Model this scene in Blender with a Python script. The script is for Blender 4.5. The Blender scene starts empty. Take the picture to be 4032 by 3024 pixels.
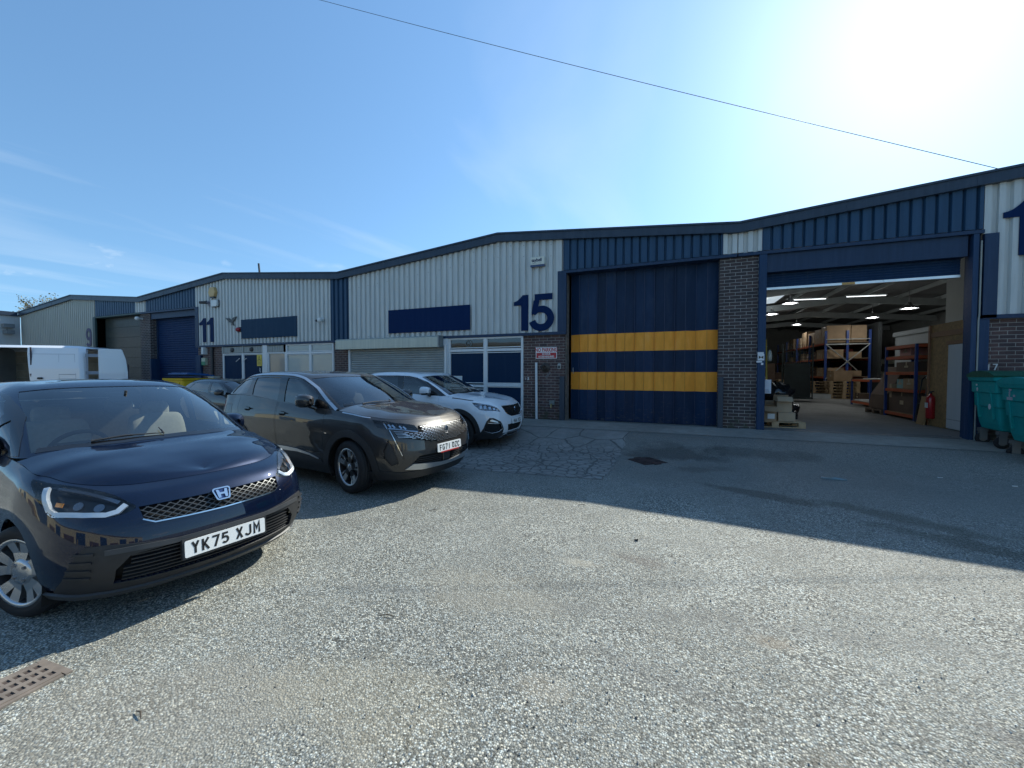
import bpy, bmesh, math, random
import numpy as np
from mathutils import Vector, Matrix
from mathutils.geometry import delaunay_2d_cdt
R = math.radians
sc = bpy.context.scene
col = sc.collection
# ---------- camera ----------
cd = bpy.data.cameras.new('camera'); cam = bpy.data.objects.new('camera', cd); col.objects.link(cam)
cd.sensor_width = 36; cd.lens = 14.11; cd.clip_start = .05; cd.clip_end = 3000
cam.location = (0, 0, 1.6); cam.rotation_euler = (R(90 - 1.62), R(-.08), R(22.49)); sc.camera = cam
# ---------- sky and sun ----------
LIFT = .16
SUN_AZ, SUN_EL = 22.8, 40.3        # degrees east of the facade normal (+Y), degrees above the horizon
w = bpy.data.worlds.new('World'); sc.world = w; w.use_nodes = True
nt = w.node_tree; nt.nodes.clear()
def wn(t, **k):
    n = nt.nodes.new(t)
    for a, b in k.items(): setattr(n, a, b)
    return n
sky = wn('ShaderNodeTexSky', sky_type='NISHITA', sun_disc=False, sun_elevation=R(SUN_EL), sun_rotation=R(SUN_AZ), altitude=60, air_density=1.3, dust_density=.36, ozone_density=6.0)
bg = wn('ShaderNodeBackground'); bg.inputs[1].default_value = .13
out = wn('ShaderNodeOutputWorld')
tc = wn('ShaderNodeTexCoord'); lift = wn('ShaderNodeVectorMath', operation='ADD'); lift.inputs[1].default_value = (0, 0, LIFT); nt.links.new(tc.outputs['Generated'], lift.inputs[0]); nrmv = wn('ShaderNodeVectorMath', operation='NORMALIZE'); nt.links.new(lift.outputs[0], nrmv.inputs[0]); nt.links.new(nrmv.outputs[0], sky.inputs[0])   # clear air well down to the roofs
sep = wn('ShaderNodeSeparateXYZ'); nt.links.new(tc.outputs['Generated'], sep.inputs[0])
def wmath(op, a, b=None, c=None):
    n = wn('ShaderNodeMath', operation=op)
    for i, x in enumerate((a, b, c)):
        if x is None: continue
        if isinstance(x, (int, float)): n.inputs[i].default_value = x
        else: nt.links.new(x, n.inputs[i])
    return n.outputs[0]
# thin cirrus: noise on the direction flattened onto a cloud plane
zz = wmath('MAXIMUM', sep.outputs[2], .04)
px = wmath('DIVIDE', sep.outputs[0], zz); py = wmath('DIVIDE', sep.outputs[1], zz)
cmb = wn('ShaderNodeCombineXYZ'); nt.links.new(px, cmb.inputs[0]); nt.links.new(py, cmb.inputs[1])
mp = wn('ShaderNodeMapping'); mp.inputs['Rotation'].default_value = (0, 0, R(38)); mp.inputs['Scale'].default_value = (.9, .28, 1); nt.links.new(cmb.outputs[0], mp.inputs[0])
n1 = wn('ShaderNodeTexNoise'); n1.inputs['Scale'].default_value = 1.1; n1.inputs['Detail'].default_value = 7; n1.inputs['Distortion'].default_value = .6; nt.links.new(mp.outputs[0], n1.inputs[0])
c1 = wn('ShaderNodeMapRange'); c1.inputs[1].default_value = .50; c1.inputs[2].default_value = .80; c1.inputs[3].default_value = 0; c1.inputs[4].default_value = .22; nt.links.new(n1.outputs[0], c1.inputs[0])
# small heaped clouds low over the roofs
mp2 = wn('ShaderNodeMapping'); mp2.inputs['Scale'].default_value = (8, 8, 19); mp2.inputs['Location'].default_value = (3.9, .7, 2.2); nt.links.new(tc.outputs['Generated'], mp2.inputs[0])
n2 = wn('ShaderNodeTexNoise'); n2.inputs['Scale'].default_value = 1.0; n2.inputs['Detail'].default_value = 8; n2.inputs['Roughness'].default_value = .55; nt.links.new(mp2.outputs[0], n2.inputs[0])
c2 = wn('ShaderNodeMapRange'); c2.inputs[1].default_value = .585; c2.inputs[2].default_value = .72; nt.links.new(n2.outputs[0], c2.inputs[0])
band = wn('ShaderNodeMapRange', interpolation_type='SMOOTHSTEP'); band.inputs[1].default_value = .27; band.inputs[2].default_value = .17; nt.links.new(sep.outputs[2], band.inputs[0])
cl2 = wmath('MULTIPLY', c2.outputs[0], band.outputs[0]); cl2 = wmath('MULTIPLY', cl2, .6)
cl = wmath('MAXIMUM', c1.outputs[0], cl2)
mix = wn('ShaderNodeMix', data_type='RGBA'); nt.links.new(cl, mix.inputs[0]); tin = wn('ShaderNodeMix', data_type='RGBA', blend_type='MULTIPLY'); tin.inputs[0].default_value = 1; nt.links.new(sky.outputs[0], tin.inputs[6]); tin.inputs[7].default_value = (.93, 1.04, .99, 1); nt.links.new(tin.outputs[2], mix.inputs[6]); mix.inputs[7].default_value = (5.2, 5.7, 6.0, 1)
nt.links.new(mix.outputs[2], bg.inputs[0]); nt.links.new(bg.outputs[0], out.inputs[0])
sd = bpy.data.lights.new('sun', 'SUN'); sd.energy = 4.0; sd.angle = R(.53); sd.color = (1, .97, .86)
sun = bpy.data.objects.new('sun', sd); col.objects.link(sun)
sv = Vector((math.sin(R(SUN_AZ)) * math.cos(R(SUN_EL)), math.cos(R(SUN_AZ)) * math.cos(R(SUN_EL)), math.sin(R(SUN_EL))))
sun.rotation_euler = sv.to_track_quat('Z', 'Y').to_euler(); sun.location = sv * 60
sc.view_settings.view_transform = 'Standard'; sc.view_settings.look = 'None'; sc.view_settings.gamma = 1
sc.view_settings.exposure = .68
sc.cycles.max_bounces = 8; sc.cycles.transparent_max_bounces = 16; sc.cycles.use_denoising = True
sc.cycles.sample_clamp_indirect = 6

# ---------- materials ----------
class NT:
    def __init__(s, name):
        s.m = bpy.data.materials.new(name); s.m.use_nodes = True; s.t = s.m.node_tree; s.b = s.t.nodes['Principled BSDF']; s.o = s.t.nodes['Material Output']
    def n(s, t, **k):
        n = s.t.nodes.new(t)
        for a, b in k.items():
            if a.startswith('i_'): n.inputs[a[2:].replace('_', ' ')].default_value = b
            else: setattr(n, a, b)
        return n
    def l(s, a, b): s.t.links.new(a, b)
    def ramp(s, src, stops, interp='LINEAR'):
        r = s.n('ShaderNodeValToRGB'); e = r.color_ramp; e.interpolation = interp
        while len(e.elements) < len(stops): e.elements.new(.5)
        for x, (p, c) in zip(e.elements, stops): x.position = p; x.color = (c, c, c, 1) if isinstance(c, (int, float)) else tuple(c) + (1,)
        s.l(src, r.inputs[0]); return r.outputs[0]
    def mixc(s, f, a, b, mode='MIX'):
        m = s.n('ShaderNodeMix', data_type='RGBA', blend_type=mode)
        for i, x in ((0, f), (6, a), (7, b)):
            if isinstance(x, (int, float)): m.inputs[i].default_value = x if i == 0 else (x, x, x, 1)
            elif isinstance(x, tuple): m.inputs[i].default_value = x + (1,) if len(x) == 3 else x
            else: s.l(x, m.inputs[i])
        return m.outputs[2]
    def math(s, op, a, b=None):
        m = s.n('ShaderNodeMath', operation=op)
        for i, x in ((0, a), (1, b)):
            if x is None: continue
            if isinstance(x, (int, float)): m.inputs[i].default_value = x
            else: s.l(x, m.inputs[i])
        return m.outputs[0]
    def co(s, kind='Object', scale=None):
        c = s.n('ShaderNodeTexCoord').outputs[kind]
        if scale:
            m = s.n('ShaderNodeMapping'); m.inputs['Scale'].default_value = scale if isinstance(scale, tuple) else (scale,) * 3; s.l(c, m.inputs[0]); c = m.outputs[0]
        return c
    def noise(s, co, scale, detail=4, rough=.5, dist=0):
        n = s.n('ShaderNodeTexNoise'); n.inputs['Scale'].default_value = scale; n.inputs['Detail'].default_value = detail; n.inputs['Roughness'].default_value = rough; n.inputs['Distortion'].default_value = dist
        s.l(co, n.inputs['Vector']); return n.outputs[0]
    def bump(s, h, dist, strength=1):
        b = s.n('ShaderNodeBump'); b.inputs['Distance'].default_value = dist; b.inputs['Strength'].default_value = strength; s.l(h, b.inputs['Height']); s.l(b.outputs[0], s.b.inputs['Normal']); return b
_M = {}
def simple(name, c, rough=.5, metal=0, coat=0, var=.12, vscale=3., emit=None, spec=None, bump=0, bscale=60):
    """a plain paint or plastic with a little uneven tone and gloss"""
    if name in _M: return _M[name]
    k = NT(name); b = k.b; b.inputs['Roughness'].default_value = rough; b.inputs['Metallic'].default_value = metal; b.inputs['Coat Weight'].default_value = coat; b.inputs['Coat Roughness'].default_value = .04
    if spec is not None: b.inputs['Specular IOR Level'].default_value = spec
    if var:
        nz = k.noise(k.co(), vscale, 5, .6); f = k.ramp(nz, [(.3, 1 - var), (.7, 1 + var)])
        k.l(k.mixc(1., c, f, 'MULTIPLY'), b.inputs['Base Color'])
        k.l(k.math('ADD', k.math('MULTIPLY', nz, .16), rough - .08), b.inputs['Roughness'])
    else: b.inputs['Base Color'].default_value = tuple(c) + (1,)
    if emit: b.inputs['Emission Color'].default_value = tuple(emit[0]) + (1,); b.inputs['Emission Strength'].default_value = emit[1]
    if bump: k.bump(k.noise(k.co(), bscale, 3), bump)
    _M[name] = k.m; return k.m
def glass_mat(name, tint, refl=1.0, rough=0.0, gain=1.45, base=.02):
    if name in _M: return _M[name]
    k = NT(name); k.t.nodes.remove(k.b)
    tr = k.n('ShaderNodeBsdfTransparent'); tr.inputs[0].default_value = tuple(tint) + (1,)
    gl = k.n('ShaderNodeBsdfGlossy'); gl.inputs['Roughness'].default_value = rough; gl.inputs[0].default_value = (refl, refl, refl, 1)
    fr = k.n('ShaderNodeFresnel'); fr.inputs[0].default_value = 1.6
    mx = k.n('ShaderNodeMixShader'); f = k.math('MINIMUM', k.math('ADD', k.math('MULTIPLY', fr.outputs[0], gain), base), 1.)
    k.l(f, mx.inputs[0]); k.l(tr.outputs[0], mx.inputs[1]); k.l(gl.outputs[0], mx.inputs[2]); k.l(mx.outputs[0], k.o.inputs[0])
    _M[name] = k.m; return k.m
def car_paint(name, c, flake=.35, metal=.6, rough=.32):
    k = NT(name); b = k.b
    v = k.n('ShaderNodeTexVoronoi'); v.inputs['Scale'].default_value = 900; k.l(k.co(), v.inputs['Vector'])
    f = k.ramp(v.outputs['Color'], [(0, 1 - flake), (1, 1 + flake)])
    k.l(k.mixc(1., c, f, 'MULTIPLY'), b.inputs['Base Color'])
    dirt = k.noise(k.co(), 2.2, 6, .65); k.l(k.ramp(dirt, [(.35, rough), (.75, rough + .12)]), b.inputs['Roughness'])
    b.inputs['Metallic'].default_value = metal; b.inputs['Specular IOR Level'].default_value = .08; b.inputs['Coat Weight'].default_value = 1; b.inputs['Coat Roughness'].default_value = .015; b.inputs['Coat IOR'].default_value = 1.55
    return k.m

# ---------- object helpers ----------
def tag(o, label=None, cat=None, group=None, kind=None):
    if label: o['label'] = label
    if cat: o['category'] = cat
    if group: o['group'] = group
    if kind: o['kind'] = kind
    return o
def empty(name, loc=(0, 0, 0), rz=0, label=None, cat=None, group=None, parent=None):
    o = bpy.data.objects.new(name, None); col.objects.link(o); o.location = loc; o.rotation_euler[2] = rz; o.empty_display_size = .2
    if parent: o.parent = parent
    return tag(o, label, cat, group)
def link(name, me, parent=None):
    o = bpy.data.objects.new(name, me); col.objects.link(o)
    if parent: o.parent = parent
    return o
class MB:
    """collects solids and builds them as ONE mesh object"""
    def __init__(s): s.v = []; s.f = []; s.m = []; s.sm = []
    def add(s, vs, fs, mi=0, smooth=False):
        o = len(s.v); s.v += [tuple(map(float, p)) for p in vs]; s.f += [tuple(i + o for i in f) for f in fs]; s.m += [mi] * len(fs); s.sm += [smooth] * len(fs); return s
    def box(s, x0, x1, y0, y1, z0, z1, mi=0):
        return s.add([(x0, y0, z0), (x1, y0, z0), (x1, y1, z0), (x0, y1, z0), (x0, y0, z1), (x1, y0, z1), (x1, y1, z1), (x0, y1, z1)],
                     [(3, 2, 1, 0), (4, 5, 6, 7), (0, 1, 5, 4), (1, 2, 6, 5), (2, 3, 7, 6), (3, 0, 4, 7)], mi)
    def cbox(s, c, size, rot=None, mi=0, ch=0.):
        """box by centre and size, optional rotation matrix and chamfer"""
        x, y, z = [q / 2 for q in size]
        if ch:
            vs = []
            for sz in (-1, 1):
                for (dx, dy, dz) in ((ch, ch, 0), (0, 0, ch)):
                    pass
            ring = lambda X, Y, Z: [(-X + ch, -Y, Z), (X - ch, -Y, Z), (X, -Y + ch, Z), (X, Y - ch, Z), (X - ch, Y, Z), (-X + ch, Y, Z), (-X, Y - ch, Z), (-X, -Y + ch, Z)]
            rs = [ring(x - ch, y - ch, -z), ring(x, y, -z + ch), ring(x, y, z - ch), ring(x - ch, y - ch, z)]
            vs = [p for r in rs for p in r]; fs = [tuple(range(7, -1, -1)), tuple(range(24, 32))]
            for k in range(3): fs += [(k * 8 + i, k * 8 + (i + 1) % 8, k * 8 + 8 + (i + 1) % 8, k * 8 + 8 + i) for i in range(8)]
        else:
            vs = [(-x, -y, -z), (x, -y, -z), (x, y, -z), (-x, y, -z), (-x, -y, z), (x, -y, z), (x, y, z), (-x, y, z)]
            fs = [(3, 2, 1, 0), (4, 5, 6, 7), (0, 1, 5, 4), (1, 2, 6, 5), (2, 3, 7, 6), (3, 0, 4, 7)]
        if rot is not None: vs = [tuple(rot @ Vector(p)) for p in vs]
        return s.add([(p[0] + c[0], p[1] + c[1], p[2] + c[2]) for p in vs], fs, mi)
    def prism(s, poly, axis, a, b, mi=0, smooth=False):
        """poly: 2-D outline (counter-clockwise), extruded along axis from a to b"""
        ar = sum(poly[i][0] * poly[(i + 1) % len(poly)][1] - poly[(i + 1) % len(poly)][0] * poly[i][1] for i in range(len(poly)))
        if ar < 0: poly = poly[::-1]
        mk = {'x': lambda p, t: (t, p[0], p[1]), 'y': lambda p, t: (p[0], t, p[1]), 'z': lambda p, t: (p[0], p[1], t)}[axis]
        if a > b: a, b = b, a
        n = len(poly); vs = [mk(p, a) for p in poly] + [mk(p, b) for p in poly]
        fs = [tuple(range(n - 1, -1, -1)), tuple(range(n, 2 * n))] + [(i, (i + 1) % n, n + (i + 1) % n, n + i) for i in range(n)]
        if axis == 'y': fs = [f[::-1] for f in fs]
        return s.add(vs, fs, mi, smooth)
    def tube(s, pts, r, n=8, mi=0, cap=True, smooth=True):
        pts = [Vector(p) for p in pts]; rs = r if isinstance(r, (list, tuple)) else [r] * len(pts); vs = []; up = None
        for i, p in enumerate(pts):
            d = (pts[min(i + 1, len(pts) - 1)] - pts[max(i - 1, 0)]).normalized()
            if up is None: up = d.orthogonal().normalized()
            up = (up - d * up.dot(d)).normalized(); q = d.cross(up)
            for k in range(n): a = 2 * math.pi * k / n; vs.append(p + (up * math.cos(a) + q * math.sin(a)) * rs[i])
        fs = [(i * n + k, i * n + (k + 1) % n, (i + 1) * n + (k + 1) % n, (i + 1) * n + k) for i in range(len(pts) - 1) for k in range(n)]
        s.add(vs, fs, mi, smooth)
        if cap: s.add(vs[:n], [tuple(range(n - 1, -1, -1))], mi); s.add(vs[-n:], [tuple(range(n))], mi)
        return s
    def lathe(s, prof, c, axis='z', n=32, mi=0, smooth=True, a0=0, a1=2 * math.pi):
        """prof: (radius, height) pairs"""
        full = abs(a1 - a0 - 2 * math.pi) < 1e-6; m = n if full else n + 1; vs = []
        for r, h in prof:
            for k in range(m):
                a = a0 + (a1 - a0) * k / n; p = (r * math.cos(a), r * math.sin(a), h)
                if axis == 'y': p = (p[0], p[2], p[1])
                if axis == 'x': p = (p[2], p[0], p[1])
                vs.append((p[0] + c[0], p[1] + c[1], p[2] + c[2]))
        fs = [(i * m + k, i * m + (k + 1) % m, (i + 1) * m + (k + 1) % m, (i + 1) * m + k) for i in range(len(prof) - 1) for k in range(n)]
        if axis == 'y': fs = [f[::-1] for f in fs]
        return s.add(vs, fs, mi, smooth)
    def build(s, name, mats, parent=None, bevel=0, loc=None):
        me = bpy.data.meshes.new(name); me.from_pydata(s.v, [], s.f)
        if not isinstance(mats, (list, tuple)): mats = [mats]
        for m in mats: me.materials.append(m)
        me.polygons.foreach_set('material_index', s.m); me.polygons.foreach_set('use_smooth', s.sm); me.update()
        o = link(name, me, parent)
        if loc: o.location = loc
        if bevel:
            b = o.modifiers.new('bevel', 'BEVEL'); b.width = bevel; b.segments = 2; b.limit_method = 'ANGLE'; b.angle_limit = R(40)
        return o
def copy_tree(o, parent=None):
    c = o.copy(); col.objects.link(c); c.parent = parent
    for ch in list(o.children): copy_tree(ch, c)
    return c
# ---------- smooth surface nets for the car bodies (numpy only) ----------
def _tang(P, t, ax, sym0=False, sym1=False):
    P = np.moveaxis(P, ax, 0); n = len(t)
    h = np.diff(t); d = (P[1:] - P[:-1]) / h.reshape((-1,) + (1,) * (P.ndim - 1))
    M = np.zeros_like(P)
    for k in range(1, n - 1):
        M[k] = (h[k] * d[k - 1] + h[k - 1] * d[k]) / (h[k - 1] + h[k])
    S = np.array([1, -1, 1.])
    M[0] = (d[0] - d[0] * S) / 2 if sym0 else d[0]
    M[-1] = (d[-1] - d[-1] * S) / 2 if sym1 else d[-1]
    return np.moveaxis(M, 0, ax)
def _herm(P0, P1, M0, M1, s, h):
    s2 = s * s; s3 = s2 * s
    return (2*s3-3*s2+1)*P0 + (s3-2*s2+s)*h*M0 + (-2*s3+3*s2)*P1 + (s3-s2)*h*M1
class Net:
    """rows x stations of control points -> smooth surface; u = station, v = row"""
    def __init__(s, P, sym=(True, True), vsym=False):
        P = np.array(P, float); s.P = P; s.nr, s.nk = P.shape[:2]; s.vsym = vsym
        L = np.linalg.norm(np.diff(P, axis=1), axis=2).mean(0) + 1e-3
        s.t = np.concatenate([[0], np.cumsum(L)])
        W = np.median(np.linalg.norm(np.diff(P, axis=0), axis=2), axis=1) + 1e-3
        s.w = np.concatenate([[0], np.cumsum(W)])
        s.M = _tang(P, s.t, 1, *sym); s.grid = None
    def ev(s, u, v):
        u = np.clip(np.asarray(u, float), 0, s.nk - 1 - 1e-9); v = np.clip(np.asarray(v, float), 0, s.nr - 1 - 1e-9)
        k = u.astype(int); fu = (u - k)[:, None]; h = (s.t[k + 1] - s.t[k])[:, None]
        Q = np.stack([_herm(s.P[r, k], s.P[r, k + 1], s.M[r, k], s.M[r, k + 1], fu, h) for r in range(s.nr)])
        N = _tang(Q, s.w, 0, False, s.vsym)
        j = v.astype(int); fv = (v - j)[:, None]; hv = (s.w[j + 1] - s.w[j])[:, None]; i = np.arange(len(u))
        return _herm(Q[j, i], Q[j + 1, i], N[j, i], N[j + 1, i], fv, hv)
    def nrm(s, u, v, e=.02):
        a = s.ev(np.clip(u + e, 0, s.nk-1), v) - s.ev(np.clip(u - e, 0, s.nk-1), v)
        b = s.ev(u, np.clip(v + e, 0, s.nr-1)) - s.ev(u, np.clip(v - e, 0, s.nr-1))
        n = np.cross(b, a); l = np.linalg.norm(n, axis=1); n = n / np.maximum(l, 1e-9)[:, None]
        return n
    def mkgrid(s):
        U = np.concatenate([np.linspace(k, k + 1, 24, endpoint=False) for k in range(s.nk - 1)] + [[s.nk - 1]])
        V = np.linspace(0, s.nr - 1, 14 * (s.nr - 1) + 1)
        g = np.meshgrid(U, V); s.gu, s.gv = g[0].ravel(), g[1].ravel(); s.grid = s.ev(s.gu, s.gv)
    def inv(s, pts, ur=None, vr=None):
        """nearest (u,v); a coordinate given as None is ignored"""
        if s.grid is None: s.mkgrid()
        out = []
        msk = np.ones(len(s.gu), bool)
        if ur: msk &= (s.gu >= ur[0]) & (s.gu <= ur[1])
        if vr: msk &= (s.gv >= vr[0]) & (s.gv <= vr[1])
        gu, gv, G = s.gu[msk], s.gv[msk], s.grid[msk]
        for p in pts:
            w = np.array([0. if c is None else 1. for c in p]); q = np.array([0. if c is None else c for c in p])
            i = np.argmin((((G - q) * w) ** 2).sum(1)); uv = np.array([gu[i], gv[i]]); e = 1e-3
            for _ in range(4):
                u4 = np.array([uv[0], uv[0] + e, uv[0]]); v4 = np.array([uv[1], uv[1], uv[1] + e])
                X = s.ev(np.clip(u4, 0, s.nk - 1), np.clip(v4, 0, s.nr - 1)); r = (X[0] - q) * w
                J = np.stack([(X[1] - X[0]) * w / e, (X[2] - X[0]) * w / e], 1)
                A = J.T @ J + 1e-7 * np.eye(2)
                d = -np.linalg.solve(A, J.T @ r); d = np.clip(d, -.15, .15); uv = uv + d
                uv[0] = min(max(uv[0], ur[0] if ur else 0), ur[1] if ur else s.nk - 1)
                uv[1] = min(max(uv[1], vr[0] if vr else 0), vr[1] if vr else s.nr - 1)
            out.append(uv)
        return np.array(out)
    def met(s, uv):
        return np.stack([np.interp(uv[:, 0], np.arange(s.nk), s.t), np.interp(uv[:, 1], np.arange(s.nr), s.w)], 1)
    def unmet(s, q):
        return np.stack([np.interp(q[:, 0], s.t, np.arange(s.nk)), np.interp(q[:, 1], s.w, np.arange(s.nr))], 1)
def resamp(pts, step, closed=True):
    pts = [np.array([0. if c is None else c for c in p], float) for p in pts]; out = []
    n = len(pts)
    for i in range(n if closed else n - 1):
        a, b = pts[i], pts[(i + 1) % n]; m = max(1, int(np.ceil(np.linalg.norm(b - a) / step)))
        out += [a + (b - a) * j / m for j in range(m)]
    if not closed: out.append(pts[-1])
    return out
def chaikin(pts, n=2, keep=()):
    for _ in range(n):
        q = []; m = len(pts)
        for i in range(m):
            a, b = np.array(pts[i], float), np.array(pts[(i + 1) % m], float); q += [a * .75 + b * .25, a * .25 + b * .75]
        pts = q
    return pts
def inpoly(q, poly):
    x, y = q[:, 0], q[:, 1]; r = np.zeros(len(q), bool); n = len(poly)
    for i in range(n):
        x1, y1 = poly[i]; x2, y2 = poly[(i + 1) % n]
        if y1 == y2: continue
        c = ((y1 > y) != (y2 > y)) & (x < (x2 - x1) * (y - y1) / (y2 - y1) + x1); r ^= c
    return r
def lower_net(rows, xs, ys):
    """rows: list of dict(xn, hw, z=[(x,z)..], sc, xt, ht); xs/ys: setback and y-fraction of the front stations; then side stations; then tail"""
    P = []
    for r in rows:
        row = []
        sc = r.get('sc', 1.)
        zx = [a[0] for a in r['z']]; zz = [a[1] for a in r['z']]
        for k, (sx, fy) in enumerate(zip(xs['f'], ys['f'])):
            x = r['xn'] + sx * sc; row.append([x, fy * r['hw'], np.interp(x, zx, zz)])
        hx = [a[0] for a in r['h']] if 'h' in r else [0, 9]; hh = [a[1] for a in r['h']] if 'h' in r else [r['hw']] * 2
        for x in xs['s']: row.append([x, np.interp(x, hx, hh), np.interp(x, zx, zz)])
        for sx, fy in zip(xs['t'], ys['t']):
            x = r['xt'] - sx; row.append([x, fy * (hh[-1] if 'h' in r else r['hw']), np.interp(x, zx, zz)])
        P.append(row)
    return Net(P)
# ---------- the shapes of the two car bodies ----------
def suv_nets():
    """family SUV, 4.45 m long: x back from the nose, y to the car's right, z up"""
    rows = [
     dict(xn=.13, hw=.80, z=[(0, .215), (.5, .215), (.9, .21), (3.9, .24), (4.5, .30)], xt=4.36, sc=.9, h=[(0, .80), (.6, .83), (1.4, .85), (3.6, .85), (4.4, .80)]),
     dict(xn=.05, hw=.865, z=[(0, .335), (.6, .34), (3.9, .36), (4.5, .42)], xt=4.42, h=[(0, .86), (.6, .885), (1.4, .90), (3.6, .90), (4.4, .86)]),
     dict(xn=.00, hw=.885, z=[(0, .50), (.6, .50), (3.9, .52), (4.5, .56)], xt=4.445, h=[(0, .88), (.6, .915), (1.4, .905), (2.5, .90), (3.6, .915), (4.4, .87)]),
     dict(xn=.01, hw=.89, z=[(0, .66), (.6, .68), (3.9, .72), (4.5, .74)], xt=4.43, h=[(0, .885), (.6, .92), (1.4, .91), (2.5, .91), (3.6, .92), (4.4, .86)]),
     dict(xn=.04, hw=.88, z=[(0, .80), (.6, .84), (2.0, .90), (3.9, .93), (4.5, .92)], xt=4.38, sc=1.03, h=[(0, .88), (.6, .915), (1.4, .915), (2.5, .915), (3.6, .915), (4.4, .84)]),
     dict(xn=.12, hw=.85, z=[(0, .91), (.3, .93), (.6, .975), (1.3, 1.015), (2.4, 1.05), (3.9, 1.08), (4.5, 1.03)], xt=4.33, sc=1.0, h=[(0, .85), (.6, .885), (1.4, .885), (2.5, .89), (3.6, .885), (4.4, .80)]),
     dict(xn=.19, hw=.80, z=[(0, .975), (.3, .985), (.6, 1.02), (.95, 1.06), (1.3, 1.085), (2.4, 1.15), (3.4, 1.24), (4.0, 1.225), (4.5, 1.12)], xt=4.27, sc=.98, h=[(0, .80), (.6, .83), (1.4, .845), (2.5, .855), (3.4, .845), (4.1, .80), (4.4, .76)]),
    ]
    xs = dict(f=[0, .015, .06, .14, .27, .42], s=[.72, .98, 1.4, 2.0, 2.5, 3.2, 3.7, 4.05], t=[.14, .04, 0])
    ys = dict(f=[0, .33, .60, .78, .915, .98], t=[.88, .5, 0])
    low = lower_net(rows, xs, ys)
    E = low.P[-1]                       # the upper edge: stations 0..8 run nose -> cowl corner
    cowl = [(1.05, 0, 1.135), (1.06, .25, 1.133), (1.10, .50, 1.128), (1.17, .68, 1.118)]
    # bonnet: rows = from the wing edge to the centre line
    ed = [E[0], E[1], E[2], E[3], E[4], E[5], E[6], E[7], [1.21, .835, 1.079]]
    cen = [(.27, .998), (.30, 1.004), (.35, 1.016), (.42, 1.030), (.52, 1.046), (.64, 1.065), (.79, 1.088), (.94, 1.113), (1.05, 1.135)]
    H = []
    for f, cr, pk in ((0, 0, 0), (.12, .012, .35), (.30, .020, .75), (.6, .012, .97), (1, 0, 1)):
        row = []
        for k, e in enumerate(ed):
            cx, cz = cen[k]; x = e[0] + (cx - e[0]) * f; y = e[1] * (1 - f); z = e[2] + (cz - e[2]) * (pk) + cr * min(1, k / 3)
            row.append([x, y, z])
        H.append(row)
    hood = Net(H, sym=(True, False), vsym=True)
    # glasshouse
    belt = [(1.05, 0, 1.135), (1.07, .30, 1.132), (1.12, .56, 1.125), (1.25, .80, 1.085), (1.55, .842, 1.095), (2.0, .850, 1.12), (2.5, .852, 1.155), (3.2, .845, 1.225), (3.7, .82, 1.237), (4.02, .77, 1.23), (4.16, .66, 1.20), (4.22, .35, 1.19), (4.24, 0, 1.19)]
    mid = [(1.46, 0, 1.355), (1.48, .28, 1.352), (1.53, .52, 1.34), (1.64, .735, 1.32), (1.80, .788, 1.33), (2.1, .797, 1.35), (2.5, .80, 1.365), (3.2, .79, 1.39), (3.6, .765, 1.385), (3.86, .72, 1.37), (3.98, .62, 1.36), (4.04, .33, 1.36), (4.06, 0, 1.36)]
    top = [(1.93, 0, 1.548), (1.945, .28, 1.547), (1.98, .50, 1.537), (2.06, .655, 1.52), (2.17, .70, 1.527), (2.35, .712, 1.535), (2.6, .718, 1.542), (3.2, .712, 1.54), (3.5, .695, 1.518), (3.68, .655, 1.492), (3.78, .56, 1.485), (3.84, .30, 1.49), (3.86, 0, 1.49)]
    rim = [(1.985, 0, 1.572), (2.0, .27, 1.571), (2.03, .46, 1.564), (2.10, .60, 1.553), (2.2, .64, 1.565), (2.38, .652, 1.58), (2.62, .66, 1.588), (3.2, .655, 1.583), (3.5, .635, 1.558), (3.66, .60, 1.533), (3.76, .50, 1.525), (3.82, .28, 1.528), (3.84, 0, 1.528)]
    r4 = [(2.15, 0, 1.60), (2.16, .15, 1.60), (2.2, .3, 1.598), (2.27, .38, 1.596), (2.36, .41, 1.604), (2.5, .42, 1.612), (2.7, .42, 1.618), (3.2, .42, 1.608), (3.45, .41, 1.588), (3.58, .38, 1.568), (3.66, .3, 1.558), (3.7, .16, 1.555), (3.72, 0, 1.555)]
    r5 = [(2.35, 0, 1.618), (2.36, 0, 1.618), (2.38, 0, 1.619), (2.42, 0, 1.621), (2.5, 0, 1.624), (2.6, 0, 1.627), (2.8, 0, 1.628), (3.15, 0, 1.618), (3.35, 0, 1.603), (3.45, 0, 1.592), (3.52, 0, 1.582), (3.56, 0, 1.577), (3.58, 0, 1.574)]
    gh = Net([belt, mid, top, rim, r4, r5], vsym=True)
    return low, hood, gh
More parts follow.
